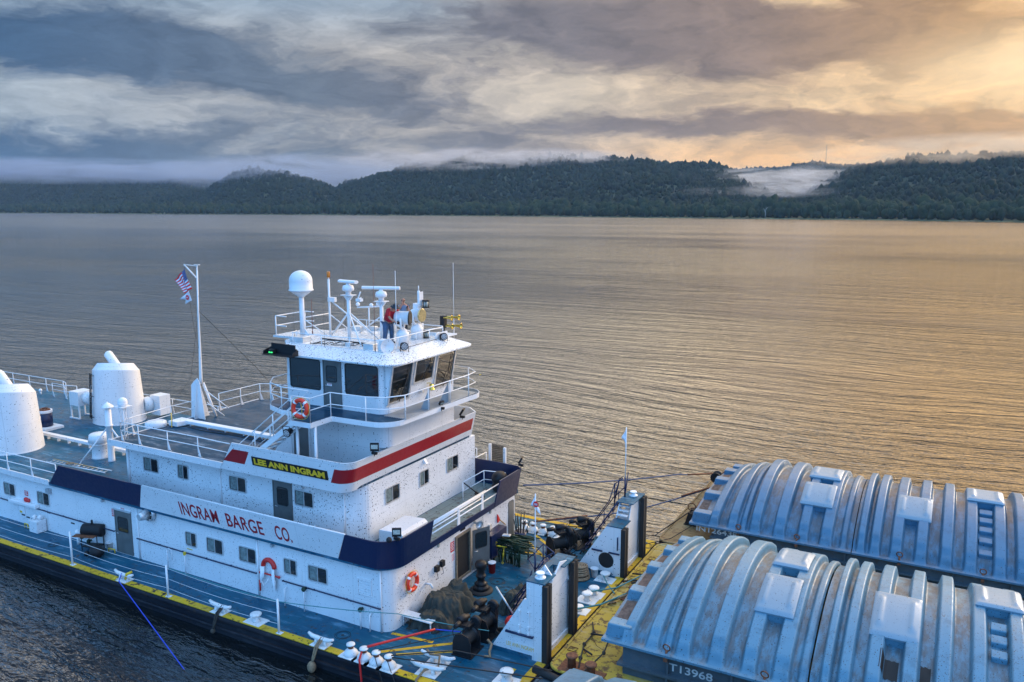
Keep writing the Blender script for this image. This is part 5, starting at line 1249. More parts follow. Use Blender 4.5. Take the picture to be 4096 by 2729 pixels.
    for (xa, xb, ys_) in steps:
        for y in ys_:
            g = MB(); z = cover_z((xa+xb)/2, y, S); g.prism([(xa,y,z-.12),(xa,y+.28,z-.05),(xa,y+.30,z+.26),(xa,y-.02,z+.16)], (xb-xa,0,0)); g.build('moulded_step', mat, sh, .03)
    if blocks:
        for k in range(5):
            y = y0+.55+k*(y1-y0-1.5)/4; g = MB()
            za = cover_z(x0+.1, y+.2, S); zb = cover_z(x0+.8, y+.2, S)
            g.prism([(x0+.04,y-.28,ze-.02 if k in (0,4) else za-.1),(x0+.04,y+.32,ze-.02 if k in (0,4) else za-.1),(x0+.10,y+.26,za+.30),(x0+.10,y-.22,za+.27)], (.85,0,0))
            g.build('end_block', mat, sh, .04)
        for k in range(4):
            g = MB(); ya = y0+.95+k*(y1-y0-1.5)/4; yb = ya+(y1-y0-1.5)/4-.8
            pts = []
            for q in range(7): y = ya+(yb-ya)*q/6; pts.append((y, cover_z(x0+.12,y,S)+.012, cover_z(x0+.5,y,S)+.012))
            g.add([(x0+.12,p[0],p[1]) for p in pts]+[(x0+.55,p[0],p[2]) for p in pts], [(q,q+7,q+8,q+1) for q in range(6)]); g.build('rusty_recess', 'recess', sh)
    for (xa, col) in rings:
        y = y0+.16; z = cover_z(xa, y, S); g = MB(); g.torus((xa, y-.02, z+.15), (.15,1,.25), .12, .022, 18, 6); g.tube([(xa,y-.02,z+.04),(xa,y-.1,z-.2)], [.04,.05], 7); g.obox((xa,y-.12,z-.22), .12,.08,.14)
        g.build('lifting_ring', col, sh)
    for (xa, xb, ya, yb, mt) in patches:
        g = MB(); nq = 8; V = []
        jit = [rnd.uniform(-.05,.05) for _ in range(nq+1)]
        for i in range(nq+1):
            x = xa+(xb-xa)*i/nq
            for y in (ya+jit[i], (ya+yb)/2, yb+jit[nq-i]*.6): V.append((x,y,cover_z(x,y,S)+.012))
        g.add(V, [(i*3+j,(i+1)*3+j,(i+1)*3+j+1,i*3+j+1) for i in range(nq) for j in range(2)]); g.build('dark_stain', mt, sh)
    return t
MAT['fibre_lid'] = paint('grey_hatch_lid_fibreglass', (.22,.31,.37), flecks=.8, fsize=.18, fscale=14, dirt=.5, rough=.4, dirtcol=(.26,.23,.21), streak=.3)
MAT['signwhite2'] = flat('stencil_white', (.55,.60,.60), .6, var=.15)
MAT['blackstain'] = flat('tar_black_stain', (.015,.014,.014), .7)
MAT['recess'] = flat('dirty_rust_recess', (.13,.085,.065), .9, bump=.5, var=.5, vscale=6)
def seamribs(dx): return [(-8.94,-8.52,.26),(-8.08,-7.67,.20),(-7.5,-7.25,.12),(-7.06,-6.6,.30),(-6.0,-5.5,.30),(-4.95,-4.5,.22),(-4.0,-3.5,.22)]
ribsB = seamribs(0)+[(-3.25,-3.0,.10)]
ribsB2 = [(-2.62,-2.36,.28),(-2.15,-1.80,.26),(-1.42,-.98,.28),(-.45,-.02,.28),(.42,.85,.28),(1.35,1.75,.22),(2.35,2.75,.22),(3.2,3.6,.28),(4.1,4.5,.28),(5.0,5.4,.28)]+[(6.0+k*.95,6.42+k*.95,.28) for k in range(8)]
ybB = (24.05, 33.6); zB = 1.5
barge('hopper_barge', 'hopper barge with a worn yellow stern deck, middle of the three', -11.35, 23.3, 35.45, .30, 'barge_yellow', 'barge_yellow', 24.3, 33.4, zB, 'T13968', .27, -7.28, 1.45, 1.15)
S1 = (*ybB, zB, -9.6, ribsB, True)
cover('barge_cover', 'large blue-grey ribbed cover with two hatches, directly above the number T13968', -9.6, -2.98, S1, hatches=((-4.95,-3.7,25.9,27.8),(-4.9,-3.68,28.5,30.4)), blocks=True,
      rings=((-7.35,'rust'),(-4.2,'rust')))
S2 = (*ybB, zB, -2.98, ribsB2, False)
cover('barge_cover', 'blue-grey ribbed cover with two black stains below a square hatch, at the right edge', -2.93, 13.9, S2, hatches=((-1.46,-.06,26.0,28.05),(1.42,2.78,28.5,30.4)), steps=((1.85,2.28,(26.4,27.0,27.6)),),
      patches=((-1.08,-.55,25.0,25.6,'blackstain'),(.02,.32,25.1,25.65,'blackstain')), mat='fibre')
ybC = (36.5, 45.9); zC = 1.15; dC = -.55
barge('hopper_barge', 'farthest hopper barge, with a plain tan stern deck and the number IN126438', -11.5, 35.62, 46.9, .30, 'barge_tan', 'barge_tan', 36.75, 45.7, zC, 'IN126438', .25, -9.9, 1.95, .99)
ribsC = [(a-.35,b-.35,h) for a, b, h in seamribs(0)]+[(-3.5,-3.25,.1)]
ribsC2 = [(-2.82,-2.5,.28),(-2.3,-1.9,.28),(-1.5,-1.05,.28),(-.55,-.1,.28),(.4,.85,.28),(1.3,1.75,.22),(2.35,2.8,.22),(3.15,3.6,.28),(4.1,4.5,.28),(5.,5.4,.28),(6,6.4,.28),(7,7.4,.28)]+[(8.0+k*.95,8.42+k*.95,.28) for k in range(6)]
S3 = (*ybC, zC, -10.2, ribsC, True)
cover('barge_cover', 'farther grey-blue ribbed cover above the number IN126438, with a stepped hatch pair', -10.2, -3.02, S3, hatches=((-5.48,-4.05,38.15,39.8),(-5.44,-4.0,40.4,42.1)), blocks=True, rings=((-7.9,'rust'),(-5.3,'rust')), mat='fibre_clean')
S4 = (*ybC, zC, -2.98, ribsC2, False)
cover('barge_cover', 'farther grey-blue cover with moulded steps between its ribs, at the right edge', -2.98, 13.9, S4, hatches=((-1.44,-.02,38.25,39.87),(1.3,2.76,40.4,42.1)), steps=((1.8,2.3,(37.3,37.9,38.5,39.1,39.7)),), rings=((-1.1,'rust'),(2.0,'rust')), mat='fibre_clean')
# nearest barge: only a corner of it is in the picture
barge('hopper_barge', 'nearest hopper barge, mostly outside the picture below the knee', -11.35, 11.0, 23.1, .25, 'barge_grey', 'barge_grey', 12.4, 21.75, 1.40, 'T14', .3, -2.0, .6)
cover('barge_cover', 'corner of the nearest blue-grey cover at the bottom edge of the picture', -9.75, 13.9, (12.15,21.95,1.42,-9.75,[(-9.6,-8.55,.2),(-8.1,-7.3,.22),(-6.5,-6,.2)]+[(-5.2+k*.95,-4.78+k*.95,.28) for k in range(19)],True), rings=(), mat='fibre_clean')
# ================================================================ loose things
def lifebuoy(label, loc, axis, R_=.36, r=.085, group='orange life rings'):
    t = wthing('lifebuoy', label, 'life ring', loc, group); m = MB(); m.torus(loc, axis, R_-r*.5, r, 30, 10); b = part(m, 'ring', 'orange', t)
    d, u, w = frame_of(axis); m = MB()
    for k in range(4):
        a = PI/4+k*PI/2; m.torus(loc, axis, R_-r*.5, r*1.04, 4, 10, a-.13, a+.13)
    m.build('reflective_band', 'signwhite', b)
    m = MB(); pts = []
    for k in range(25):
        a = 2*PI*k/24; q = R_+r*.55+.05*abs(math.sin(a*2)); pts.append(Vector(loc)+(u*math.cos(a)+w*math.sin(a))*q)
    m.tube(pts, .010, 4); c = Vector(loc); m.tube([c+Vector((0,0,R_*.6))-d*.05, c+Vector((.02,0,0))-d*.08, c+Vector((0,.02,-R_*1.2))-d*.08], .016, 5); m.build('grab_line', 'yellow', b); return t
lifebuoy('orange life ring hanging on the front wall of the main deck house', (-17.60,24.28,1.62), (1,.0,.05))
lifebuoy('red life ring hanging on the rail beside the wheelhouse stair', (-21.55,22.72,8.42), (.1,-1,.1))
t = wthing('barbecue_grill', 'black barrel barbecue grill on a stand beside the deck house wall', 'grill', (-34.9,22.5,0))
m = MB(); m.lathe((-35.25,22.45,.98),(1,.35,0),[(.0,0),(.29,.01),(.30,.05),(.30,.95),(.29,.99),(.0,1.0)],18); b = part(m, 'barrel', 'black', t)
m = MB(); m.tube([(-34.85,22.62,1.2),(-34.85,22.62,1.45)], .05, 8); m.build('chimney', 'black', b)
m = MB(); m.obox((-34.85,22.2,.80), 1.1,.32,.03, rz=.33); part(m, 'front_shelf', 'rust', t)
for x, y in ((-35.2,22.25),(-34.4,22.5),(-35.3,22.7),(-34.5,23.0-.1)): m = MB(); m.tube([(x,y,.0),(x,y,.8)], .025, 6); part(m, 'leg', 'black', t)
m = MB(); m.obox((-34.85,22.6,.2), .9,.5,.02, rz=.33); part(m, 'lower_rack', 'wire', t)
t = wthing('kettle_grill', 'round black covered kettle grill lying on the side deck', 'grill', (-33.85,22.1,0)); m = MB(); m.ball((-33.85,22.1,.3), .34, 18, 10, (1,1,.85)); m.ball((-34.25,21.85,.2), .13, 10, 6); part(m, 'body', 'black', t)
def bucket(label, loc, r=.15, h=.36, mat='signwhite', lid=False, group=None, handle=True):
    t = thing('bucket', label, 'bucket', loc, 0, group); m = MB()
    prof = [(r*.8,0),(r,h),(r*1.06,h),(r*1.06,h-.03)] if lid else [(r*.8,0),(r,h),(r*1.07,h),(r*1.07,h-.03),(r,h-.03),(r*.95,h-.02),(r*.78,.03)]
    m.lathe((0,0,0),(0,0,1),prof,18,True); b = m.build('pail', mat, t)
    if handle: m = MB(); m.torus((0,0,h*.85),(1,.2,.3),r*1.05,.008,14,4,0,PI); m.build('handle', 'wire', t)
    if lid: m = MB(); m.lathe((0,0,h),(0,0,1),[(r*1.08,-.02),(r*1.08,.02),(r*.9,.03)],18); m.build('lid', 'signwhite', t)
    return t
bucket('white bucket by the grey door of the side deck', (-34.05,22.9,.0), .17, .42)
bucket('white plastic bucket at the foot of the far knee', (-12.85,31.25,0), .17, .40)
bucket('closed white tub beside the rope coil', (-13.9,30.95,0), .17, .40, lid=True)
bucket('orange-red bucket with a speckled white lid near the capstan', (-17.0,29.45,0), .17, .48, 'redplastic', True)
t = wthing('capstan', 'black vertical capstan standing on the foredeck', 'capstan', (-16.53,27.7,0))
m = MB(); m.lathe((-16.53,27.7,0),(0,0,1),[(.51,0),(.51,.05),(.42,.10),(.38,.12)],30); part(m, 'base_plate', 'rubber', t)
m = MB(); m.lathe((-16.53,27.7,.12),(0,0,1),[(.35,0),(.33,.10),(.27,.16),(.25,.20),(.28,.24),(.20,.30),(.165,.34),(.16,.5),(.22,.54),(.22,.60),(.165,.64),(.16,.78),(.22,.95),(.25,1.02),(.25,1.12),(.20,1.2),(.0,1.22)],28); part(m, 'drum', 'blackgloss', t)
t = wthing('gull_decoy', 'small yellow rag lying on top of the black capstan', 'rag', (-16.45,27.6,1.34)); t.name = 'yellow_rag'; m = MB(); m.ball((-16.5,27.65,1.36), .06, 8, 5, (1.3,1,.6)); m.ball((-16.42,27.68,1.38), .035, 6, 4); part(m, 'cloth', 'yellow', t); WCLOC['yellow_rag'] = Vector((-16.45,27.6,1.34))
MAT_ = MAT
# covered machine: draped tarpaulin built as a noisy height field over hidden shapes
def tarp(name, label, cx, cy, sx, sy, bumps, seed, rz=0.):
    t = wthing(name, label, 'tarpaulin', (cx,cy,0)); NX_, NY_ = 90, 90; V = []; m = MB()
    for i in range(NX_+1):
        for j in range(NY_+1):
            u, v = i/NX_*2-1, j/NY_*2-1; rr = max(abs(u), abs(v))
            a = math.atan2(v,u); k = 1/(1+.16*(max(abs(math.cos(a)),abs(math.sin(a)))**-2-1)); x, y = u*sx*k, v*sy*k
            z = 0
            for (bx,by,br,bh) in bumps:
                d = math.hypot((x-bx)/br[0], (y-by)/br[1]); z = max(z, bh*(1-min(1,max(0,(d-.45)/.75))**1.3))
            n = mnoise.fractal(Vector((x*1.6+seed,y*1.6,z*.8)), 1.0, 2.0, 4); rid = abs(mnoise.noise(Vector((a*2.2+seed, z*1.2, seed))))
            edge = max(0,(rr-.82)/.18)
            w1 = mnoise.noise(Vector((x*1.1+seed,y*1.1,seed))); w2 = mnoise.noise(Vector((x*2.3,y*2.3,seed+4)))
            fo = math.sin(a*9+w1*7+seed)*.5+math.sin(a*17+w2*5)*.3; fo = (1-abs(fo))**1.5*rr
            cr = abs(math.sin((x*.8+y)*4.2+w1*6))**.5; cr2 = abs(math.sin((x-y*.7)*5.3+w2*5+seed))**.5
            z = max(.02, z*(1-edge*.75)+n*.05+((.09*fo-.035*(1-cr)-.03*(1-cr2)) if z > .10 else 0))
            q = 1+.16*n+.05*math.sin(a*13+seed); X = cx+(x*math.cos(rz)-y*math.sin(rz))*q; Y = cy+(x*math.sin(rz)+y*math.cos(rz))*q
            V.append((X,Y,z if rr < .999 else .012))
    m.add(V, [(i*(NY_+1)+j,(i+1)*(NY_+1)+j,(i+1)*(NY_+1)+j+1,i*(NY_+1)+j+1) for i in range(NX_) for j in range(NY_)], True)
    part(m, 'cloth', 'tarp', t)
    return t
tarp('covered_machine', 'machine under a large crumpled olive tarpaulin by the deck house corner', -16.95, 25.35, 1.0, 1.65, ((-.1,-.25,(.66,.66),.88),(.15,.95,(.62,.52),.90),(.25,-1.1,(.7,.6),.55),(.2,.2,(.9,1.2),.8)), 2.2)
tarp('covered_winch', 'low heap under a dark tarpaulin behind the near knee', -14.55, 27.25, .55, .95, ((0,-.3,(.5,.6),.75),(0,.6,(.5,.5),.6)), 6.1)
t = wthing('tarp_bench', 'low metal bench under the corner of the olive tarpaulin', 'bench', (-17.2,23.9,0)); m = MB(); m.box(-17.75,-16.4,23.75,24.2,.40,.44); part(m, 'seat', 'white_worn', t)
for x, y in ((-17.7,23.8),(-16.45,23.8),(-17.7,24.15),(-16.45,24.15)): m = MB(); m.tube([(x,y,0),(x,y,.4)], .025, 6); part(m, 'leg', 'white_worn', t)
# deck winches
def winch(name, label, x, y, rz, s=1.):
    t = thing(name, label, 'winch', (x,y,0), rz, 'black deck winches')
    m = MB(); m.prism([(-.42,-.52,0),(.42,-.52,0),(.42,-.52,.62),(.30,-.52,.92),(0,-.52,1.02),(-.30,-.52,.92),(-.42,-.52,.62)], (0,.05,0)); m.prism([(-.42,.30,0),(.42,.30,0),(.42,.30,.62),(.30,.30,.92),(0,.30,1.02),(-.30,.30,.92),(-.42,.30,.62)], (0,.05,0)); m.box(-.46,.46,-.55,.6,0,.05); m.build('frame', 'black', t)
    m = MB(); m.lathe((0,-.47,.6),(0,1,0),[(.38,0),(.38,.03),(.22,.04),(.22,.72),(.38,.73),(.38,.76)],22); d = m.build('drum', 'blackgloss', t)
    m = MB()
    for k in range(14): m.torus((0,-.40+k*.048,.6),(0,1,0),.245,.024,20,5)
    m.build('wound_wire', 'wire', d)
    m = MB(); m.lathe((-.45,.05,1.22),(.3,1,.0),[(.13,0),(.17,.03),(.17,.42),(.12,.46),(.10,.6)],14); m.box(-.45,.1,-.05,.4,1.0,1.12); m.lathe((-.3,-.5,1.25),(0,1,0),[(.09,0),(.11,.35)],10); m.build('motor', 'blackgloss', t)
    m = MB(); m.lathe((.12,.38,1.12),(0,1,0),[(.20,0),(.24,.05),(.24,.2),(.18,.24)],16); m.box(-.05,.3,.36,.6,.3,1.1); m.build('gear_case', 'black', t)
    m = MB(); m.tube([(-.3,-.45,1.3),(-.45,-.45,1.0),(-.44,-.3,.5),(-.2,-.2,.9),(.1,.2,1.3)], .018, 5); m.build('hose', 'rubber', t)
    t.scale = (s,s,s); return t
winch('deck_winch', 'black winch with a tall drum, nearest the yellow lines by the near rail', -14.55, 23.40, .05, .88)
winch('deck_winch', 'black winch standing just behind the foremost winch, beside the olive tarpaulin', -14.55, 24.65, .05, .92)
winch('deck_winch', 'black winch beside the far rail, nearer the crew with a small yellow tag', -15.2, 32.6, -.6, .95)
winch('deck_winch', 'black winch at the far rail, farther from the house with tangled hoses', -14.7, 34.0, -.6, .95)
m = MB(); R2 = random.Random(9)
t = wthing('hose_heap', 'tangled black hoses heaped behind the far knee', 'hose heap', (-14.2,32.4,0))
for k in range(9):
    x, y, z = -14.5+R2.random()*.5, 32.0+R2.random()*1.0, .3; pts = []
    for q in range(14): pts.append((x,y,max(.03,z))); x += R2.uniform(-.14,.14); y += R2.uniform(-.16,.16); z = max(.03, z+R2.uniform(-.16,.18))
    m.tube(pts, .022, 5)
part(m, 'hose', 'rubber', t)
# ratchet rack: heap of green steamboat ratchets with yellow ones
def ratchet(mb, c, d, L_, r=.03):
    d = Vector(d).normalized(); c = Vector(c); s = d.cross(Vector((0,.3,1))).normalized()
    mb.tube([c-d*L_/2, c+d*L_/2], [r,r], 6); mb.tube([c-d*L_*.18, c+d*L_*.18], r*1.7, 8)
    for q in (-1,1):
        e = c+d*q*L_/2; mb.tube([e, e+d*q*.08+s*.05, e+d*q*.13, e+d*q*.08-s*.05, e+d*q*.02], r*.7, 5)
t = wthing('ratchet_rack', 'rack heaped with green iron turnbuckles', 'rack', (-16.9,31.0,0))
m = MB()
for x, y in ((-17.5,30.5),(-16.2,30.5),(-17.5,31.4),(-16.2,31.4)): m.tube([(x,y,0),(x,y,1.0)], .035, 6)
for y in (30.5,31.4):
    for z in (.55,.98): m.tube([(-17.5,y,z),(-16.2,y,z)], .03, 6)
part(m, 'frame', 'green_iron', t)
R2 = random.Random(11)
for k in range(46):
    z = .55+.62*R2.random()**.8; c = (-17.3+R2.random()*1.15, 30.45+R2.random()*1.0, z); m = MB()
    ratchet(m, c, (1,R2.uniform(-.5,.5),R2.uniform(-.12,.12)), R2.uniform(.8,1.25)); part(m, 'turnbuckle', 'green_iron', t)
for k in range(16):
    m = MB(); x, y = -17.4+R2.random()*1.3, 30.4+R2.random()*.2; ratchet(m, (x,y,.42), (R2.uniform(-.25,.25),-.2,1), R2.uniform(.6,.85), .024); part(m, 'turnbuckle', 'green_iron', t)
for c, d in (((-17.2,30.38,.85),(1,0,.1)),((-16.9,30.30,.5),(.1,0,1)),((-17.4,30.3,.65),(.3,.1,1))):
    m = MB(); ratchet(m, c, d, .6, .022); part(m, 'yellow_turnbuckle', 'yellow', t)
t = wthing('tray', 'small grey metal tray lying on the heap of green turnbuckles', 'tray', (-16.9,30.75,1.25)); m = MB(); m.obox((-16.95,30.7,1.30), .38,.26,.03, rz=.3); m.obox((-16.95,30.7,1.325), .32,.20,.02, rz=.3); part(m, 'pan', 'alu', t, .01)
t = wthing('broom_bin', 'bin of brooms and dark bars against the far end of the house wall', 'bin', (-17.3,32.7,0)); m = MB(); m.lathe((-17.3,32.7,0),(0,0,1),[(.25,0),(.3,.7)],16); part(m, 'bin', 'navy', t)
for k in range(11):
    a = k*2.4; m = MB(); m.tube([(-17.3+.12*math.cos(a),32.7+.12*math.sin(a),.3),(-17.3+(.22+.12*(k%3))*math.cos(a),32.7+(.2+.1*(k%3))*math.sin(a),1.25+.13*(k%4))], .024, 5); part(m, 'bar', 'wire', t)
t = wthing('fire_axe', 'red-headed fire axe hung on the front wall of the house', 'axe', (-17.7,31.6,1.5)); m = MB(); m.tube([(-17.7,31.32,1.72),(-17.7,31.95,1.22)], .025, 6); part(m, 'handle', 'wood', t); m = MB(); m.prism([(-17.73,31.2,1.98),(-17.73,31.42,1.66),(-17.73,31.22,1.56),(-17.73,31.18,1.72)], (.05,0,0)); part(m, 'axe_head', 'redplastic', t)
# rope coil
t = wthing('rope_coil', 'big brown coil of mooring rope at the foot of the far knee', 'rope', (-13.45,30.75,0)); m = MB()
for lay in range(7):
    for q in range(3): m.torus((-13.42+.01*lay,30.85,.05+lay*.085), (0.05*math.sin(lay*2),.05*math.cos(lay*3),1), .46-.10*q-.028*lay, .045, 30, 6)
part(m, 'coiled_rope', 'rope', t)
t = wthing('battery_crate', 'dark crate with a blue base beside the rope coil', 'crate', (-14.3,31.2,0)); m = MB(); m.box(-14.55,-14.05,31.0,31.45,.14,.42); part(m, 'box', 'black', t, .01); m = MB(); m.box(-14.55,-14.05,31.0,31.45,.0,.138); part(m, 'base', 'bluerope', t)
t = wthing('red_float', 'round red float wedged behind the near knee', 'float', (-13.75,25.35,.4)); m = MB(); m.ball((-13.75,25.3,.42), .27, 16, 10, (1,1,1)); part(m, 'ball', 'redplastic', t)
t = wthing('steel_bar', 'shiny bar leaning over the red float behind the near knee', 'bar', (-14.0,25.4,.7)); m = MB(); m.tube([(-14.6,25.6,1.55),(-13.75,25.4,.75)], .035, 8); part(m, 'tube', 'alu', t)
t = wthing('rubber_hose', 'loop of black hose below the red float', 'hose', (-14.0,25.0,0)); m = MB()
for k in range(3): m.torus((-14.0,25.0,.05+.06*k), (.1,.1,1), .26-.02*k, .03, 20, 6)
part(m, 'loop', 'rubber', t)
# things on the second deck
t = wthing('blue_drum', 'dark blue drum with a white rim and coiled hose on top', 'drum', (-47.7,28.6,2.92)); m = MB(); m.lathe((-47.7,28.6,2.93),(0,0,1),[(.36,0),(.39,.02),(.39,.82)],22); part(m, 'barrel', 'navy', t); m = MB(); m.lathe((-47.7,28.6,3.75),(0,0,1),[(.40,0),(.41,.02),(.41,.17),(.40,.18),(.36,.16)],22); part(m, 'rim', 'signwhite', t); m = MB()
for k in range(3): m.torus((-47.7,28.6,3.93+.03*k),(.1,0,1),.28-.05*k,.035,20,6)
part(m, 'coiled_hose', 'rust', t)
t = wthing('aluminium_ladder', 'aluminium ladder lying behind the aft navy bulwark', 'ladder', (-38.4,24.4,2.9)); m = MB()
for q in (-.18,.18): m = MB(); m.tube([(-40.6,24.35+q,3.0),(-36.2,24.6+q,3.02)], .035, 4); part(m, 'rail', 'alu', t)
for k in range(13): m = MB(); x = -40.4+k*.33; m.tube([(x,24.18+k*.02,3.0),(x,24.55+k*.02,3.0)], .018, 5); part(m, 'rung', 'alu', t)
t = wthing('mop', 'long mop with a frayed straw head lying on the aluminium ladder', 'mop', (-39,24.3,3.1)); m = MB(); m.tube([(-40.4,24.45,3.1),(-37.0,24.55,3.1)], .022, 5); part(m, 'handle', 'wood', t); m = MB()
for k in range(18): a = k*.35; m.tube([(-39.1,24.4,3.08),(-38.9+.25*math.cos(a),24.35+.16*math.sin(a),3.12)], .018, 4)
part(m, 'mop_head', 'rope', t)
t = wthing('red_locker', 'red box at the stern end of the second deck', 'locker', (-64.6,35.6,2.75)); m = MB(); m.box(-65.4,-64.2,33.2,34.6,2.76,3.95); part(m, 'box', 'red', t, .02)
t = wthing('rubbish_bag', 'black rubbish bag stuffed behind the bow bulwark', 'bag', (-18.15,32.2,2.75)); m = MB(); m.ball((-18.1,32.1,3.4), .42, 16, 10, (.9,1,.8)); m.ball((-18.1,32.1,3.0), .4, 14, 8, (.9,1,.8)); part(m, 'sack', 'blackgloss', t)
t = wthing('fire_hose', 'flaked white fire hose hung under a red saddle on the side wall', 'hose', (-23.8,22.85,1.0)); m = MB()
for k in range(5):
    for sx_ in (-1,1): x = -23.8+sx_*(.22+.035*k); m.tube([(x,22.84-.01*k,1.42),(x+.02*sx_,22.82-.01*k,.95-.06*k if sx_ < 0 else .62-.04*k),(x+.05*sx_,22.82,.95)], .026, 5)
m.tube([(-24.2,22.8,.85),(-23.98,22.75,.62),(-23.75,22.8,.95)], .022, 5)
part(m, 'hose_bundle', 'signwhite', t)
m = MB()
# rope fenders hanging over the side
for x, n_ in ((-24.75,0),(-19.6,1)):
    t = wthing('rope_fender', ('frayed rope bumper' if n_ else 'looped dark rope')+(' hung over the side below the cleat nearest the bow' if n_ else ' hung over the side below the middle cleat'), 'fender', (x,20.85,-.4)); m = MB()
    m.tube([(x+.1,21.17,.32),(x+.02,20.9,.08),(x,20.78,-.25),(x-.05,20.76,-.55)], .04, 6); m.tube([(x+.2,21.17,.32),(x+.12,20.9,.08),(x+.06,20.78,-.3),(x-.05,20.76,-.6)], .035, 6)
    m.ball((x-.05,20.74,-.62 if not n_ else -.68), .10 if not n_ else .17, 10, 7, (1,1,1.0 if not n_ else 1.3)); part(m, 'knotted_rope', 'darkrope' if n_ == 0 else 'rope', t)
for (x, y) in ((-15.4,21.7),):
    t = wthing('mooring_rope', 'short hawser looped round the near pair of cleats', 'rope', (x,y,.3)); m = MB(); m.tube([(x-.1,22.2,.4),(x+.2,21.95,.45),(x+.5,22.1,.4),(x+.7,21.7,.25),(x+.35,21.35,.2),(x+.3,20.95,.05),(x+.32,20.75,-.6)], .045, 7); part(m, 'rope', 'rope', t)
t = wthing('mooring_rope', 'frayed rope end lying by the foremost winch', 'rope', (-13.9,23.6,0)); m = MB(); m.tube([(-14.0,23.9,.35),(-13.8,23.85,.25),(-13.75,23.6,.1),(-13.6,23.4,.05),(-13.8,23.3,.05)], .05, 7); part(m, 'rope', 'rope', t)
# wires and lines
def line(name, label, pts, r, mat, cat='line', s=0.):
    t = wthing(name, label, cat, pts[0]); m = MB(); P = []
    for a, b in zip(pts[:-1], pts[1:]): P += sag(a, b, s*(Vector(b)-Vector(a)).length/10, 8)[(1 if P else 0):]
    m.tube(P, r, 6); part(m, 'strand', mat, t); return t
line('blue_line', 'long bright blue line running down from the aft cleat to the river', [(-30.75,21.1,.32),(-30.6,20.85,.1),(-23.35,18.42,WATER-.1)], .022, 'bluerope', 'rope')
t = wthing('yellow_chafe_guard', 'yellow sleeve round the aft cleat holding the blue line', 'sleeve', (-30.7,21.15,.35)); m = MB(); m.tube([(-30.3,21.3,.42),(-30.42,21.1,.36),(-30.5,21.1,.12)], .06, 7); m.tube([(-31.0,21.0,.12),(-30.95,20.85,.1)], .06, 7); part(m, 'sleeve', 'yellow', t)
line('red_line', 'red sleeved line hanging over the side from the second sheave bitt', [(-17.5,21.05,.45),(-17.45,20.8,.2),(-17.3,20.7,-.55)], .04, 'redplastic')
line('blue_line', 'blue rope end hanging from the red sleeve into the river', [(-17.3,20.7,-.55),(-17.1,20.6,-1.2)], .02, 'bluerope')
line('red_line', 'red hose running across the foredeck from the bitts to the winch', [(-17.4,21.2,.5),(-15.9,23.3,.55)], .045, 'redplastic')
line('blue_line', 'thin blue rope from the red hose to the winch drum', [(-15.9,23.3,.55),(-14.9,23.5,.62)], .022, 'bluerope')
line('winch_wire', 'dark wire from the third sheave bitt to the winch drum', [(-16.9,21.2,.5),(-14.75,23.2,.75)], .016, 'wire')
line('winch_wire', 'dark wire from the last near bitt towards the barge, upper one', [(-16.3,21.15,.5),(-14.3,22.2,.7),(-10.9,22.9,.55)], .022, 'wire')
line('winch_wire', 'dark wire from the last near bitt towards the barge, lower one', [(-16.35,21.1,.45),(-11.0,22.4,.5)], .022, 'wire')
line('winch_wire', 'wire falling over the side from the third sheave bitt', [(-16.95,21.0,.45),(-16.3,20.7,-.5),(-15.6,20.3,WATER)], .014, 'wire')
line('winch_wire', 'wire falling over the side from the fourth sheave bitt', [(-16.4,21.0,.45),(-15.7,20.7,-.5),(-15.0,20.3,WATER)], .014, 'wire')
line('green_line', 'thin pale green line stretched above the foredeck to the near knee', [(-27.6,21.05,1.3),(-21.5,21.05,1.3),(-17.3,22.9,1.0),(-13.9,23.85,.75)], .016, 'tealrope', s=.12)
# lines from bow to the far barge
line('tow_line', 'long blue line from the upper bow bulwark to the far barge corner', [(-17.3,33.0,2.9),(-12.6,42.4,1.4),(-11.0,45.8,.75)], .035, 'bluegrey', s=.1)
line('tow_line', 'blue line with a rusty red end from the far bitts to the far barge', [(-17.4,34.6,.5),(-13.6,38.0,.6),(-10.9,43.6,.6)], .035, 'bluegrey', s=.1)
line('red_line', 'rusty red sleeve on the line beside the far bitts', [(-17.5,34.5,.5),(-15.4,36.4,.56)], .042, 'rust')
line('red_line', 'red end of the upper long line at the far barge corner', [(-12.2,43.1,1.25),(-11.0,45.8,.75)], .045, 'rust')
line('red_line', 'red end of the lower long line at the far barge', [(-12.0,41.3,.62),(-10.9,43.6,.62)], .045, 'rust')
line('winch_wire', 'upper dark wire from the far winch to the tan barge deck', [(-16.4,34.6,.5),(-11.6,36.3,.45),(-10.9,40.6,.5)], .02, 'wire')
line('winch_wire', 'lower dark wire from the far winch to the tan barge deck', [(-16.9,34.6,.5),(-11.7,35.9,.4),(-10.9,40.2,.5)], .02, 'wire')
line('winch_wire', 'dark wire along the tan deck past the black fairlead', [(-11.9,35.2,.2),(-10.9,36.0,.40),(-10.2,38.9,.45)], .02, 'wire')
line('teal_line', 'blue-green rope from the double bollards to the yellow deck, upper', [(-12.3,29.2,.3),(-11.3,29.9,.42),(-10.3,32.8,.45)], .030, 'tealrope')
line('teal_line', 'blue-green rope from behind the near knee to the middle timberhead', [(-12.4,27.2,.35),(-11.3,28.2,.45),(-10.6,29.7,.5)], .035, 'tealrope')
line('teal_line', 'green rope looped over the bollard at the far knee', [(-12.35,31.0,.3),(-11.9,30.4,.25),(-11.2,29.4,.42)], .025, 'tealrope')
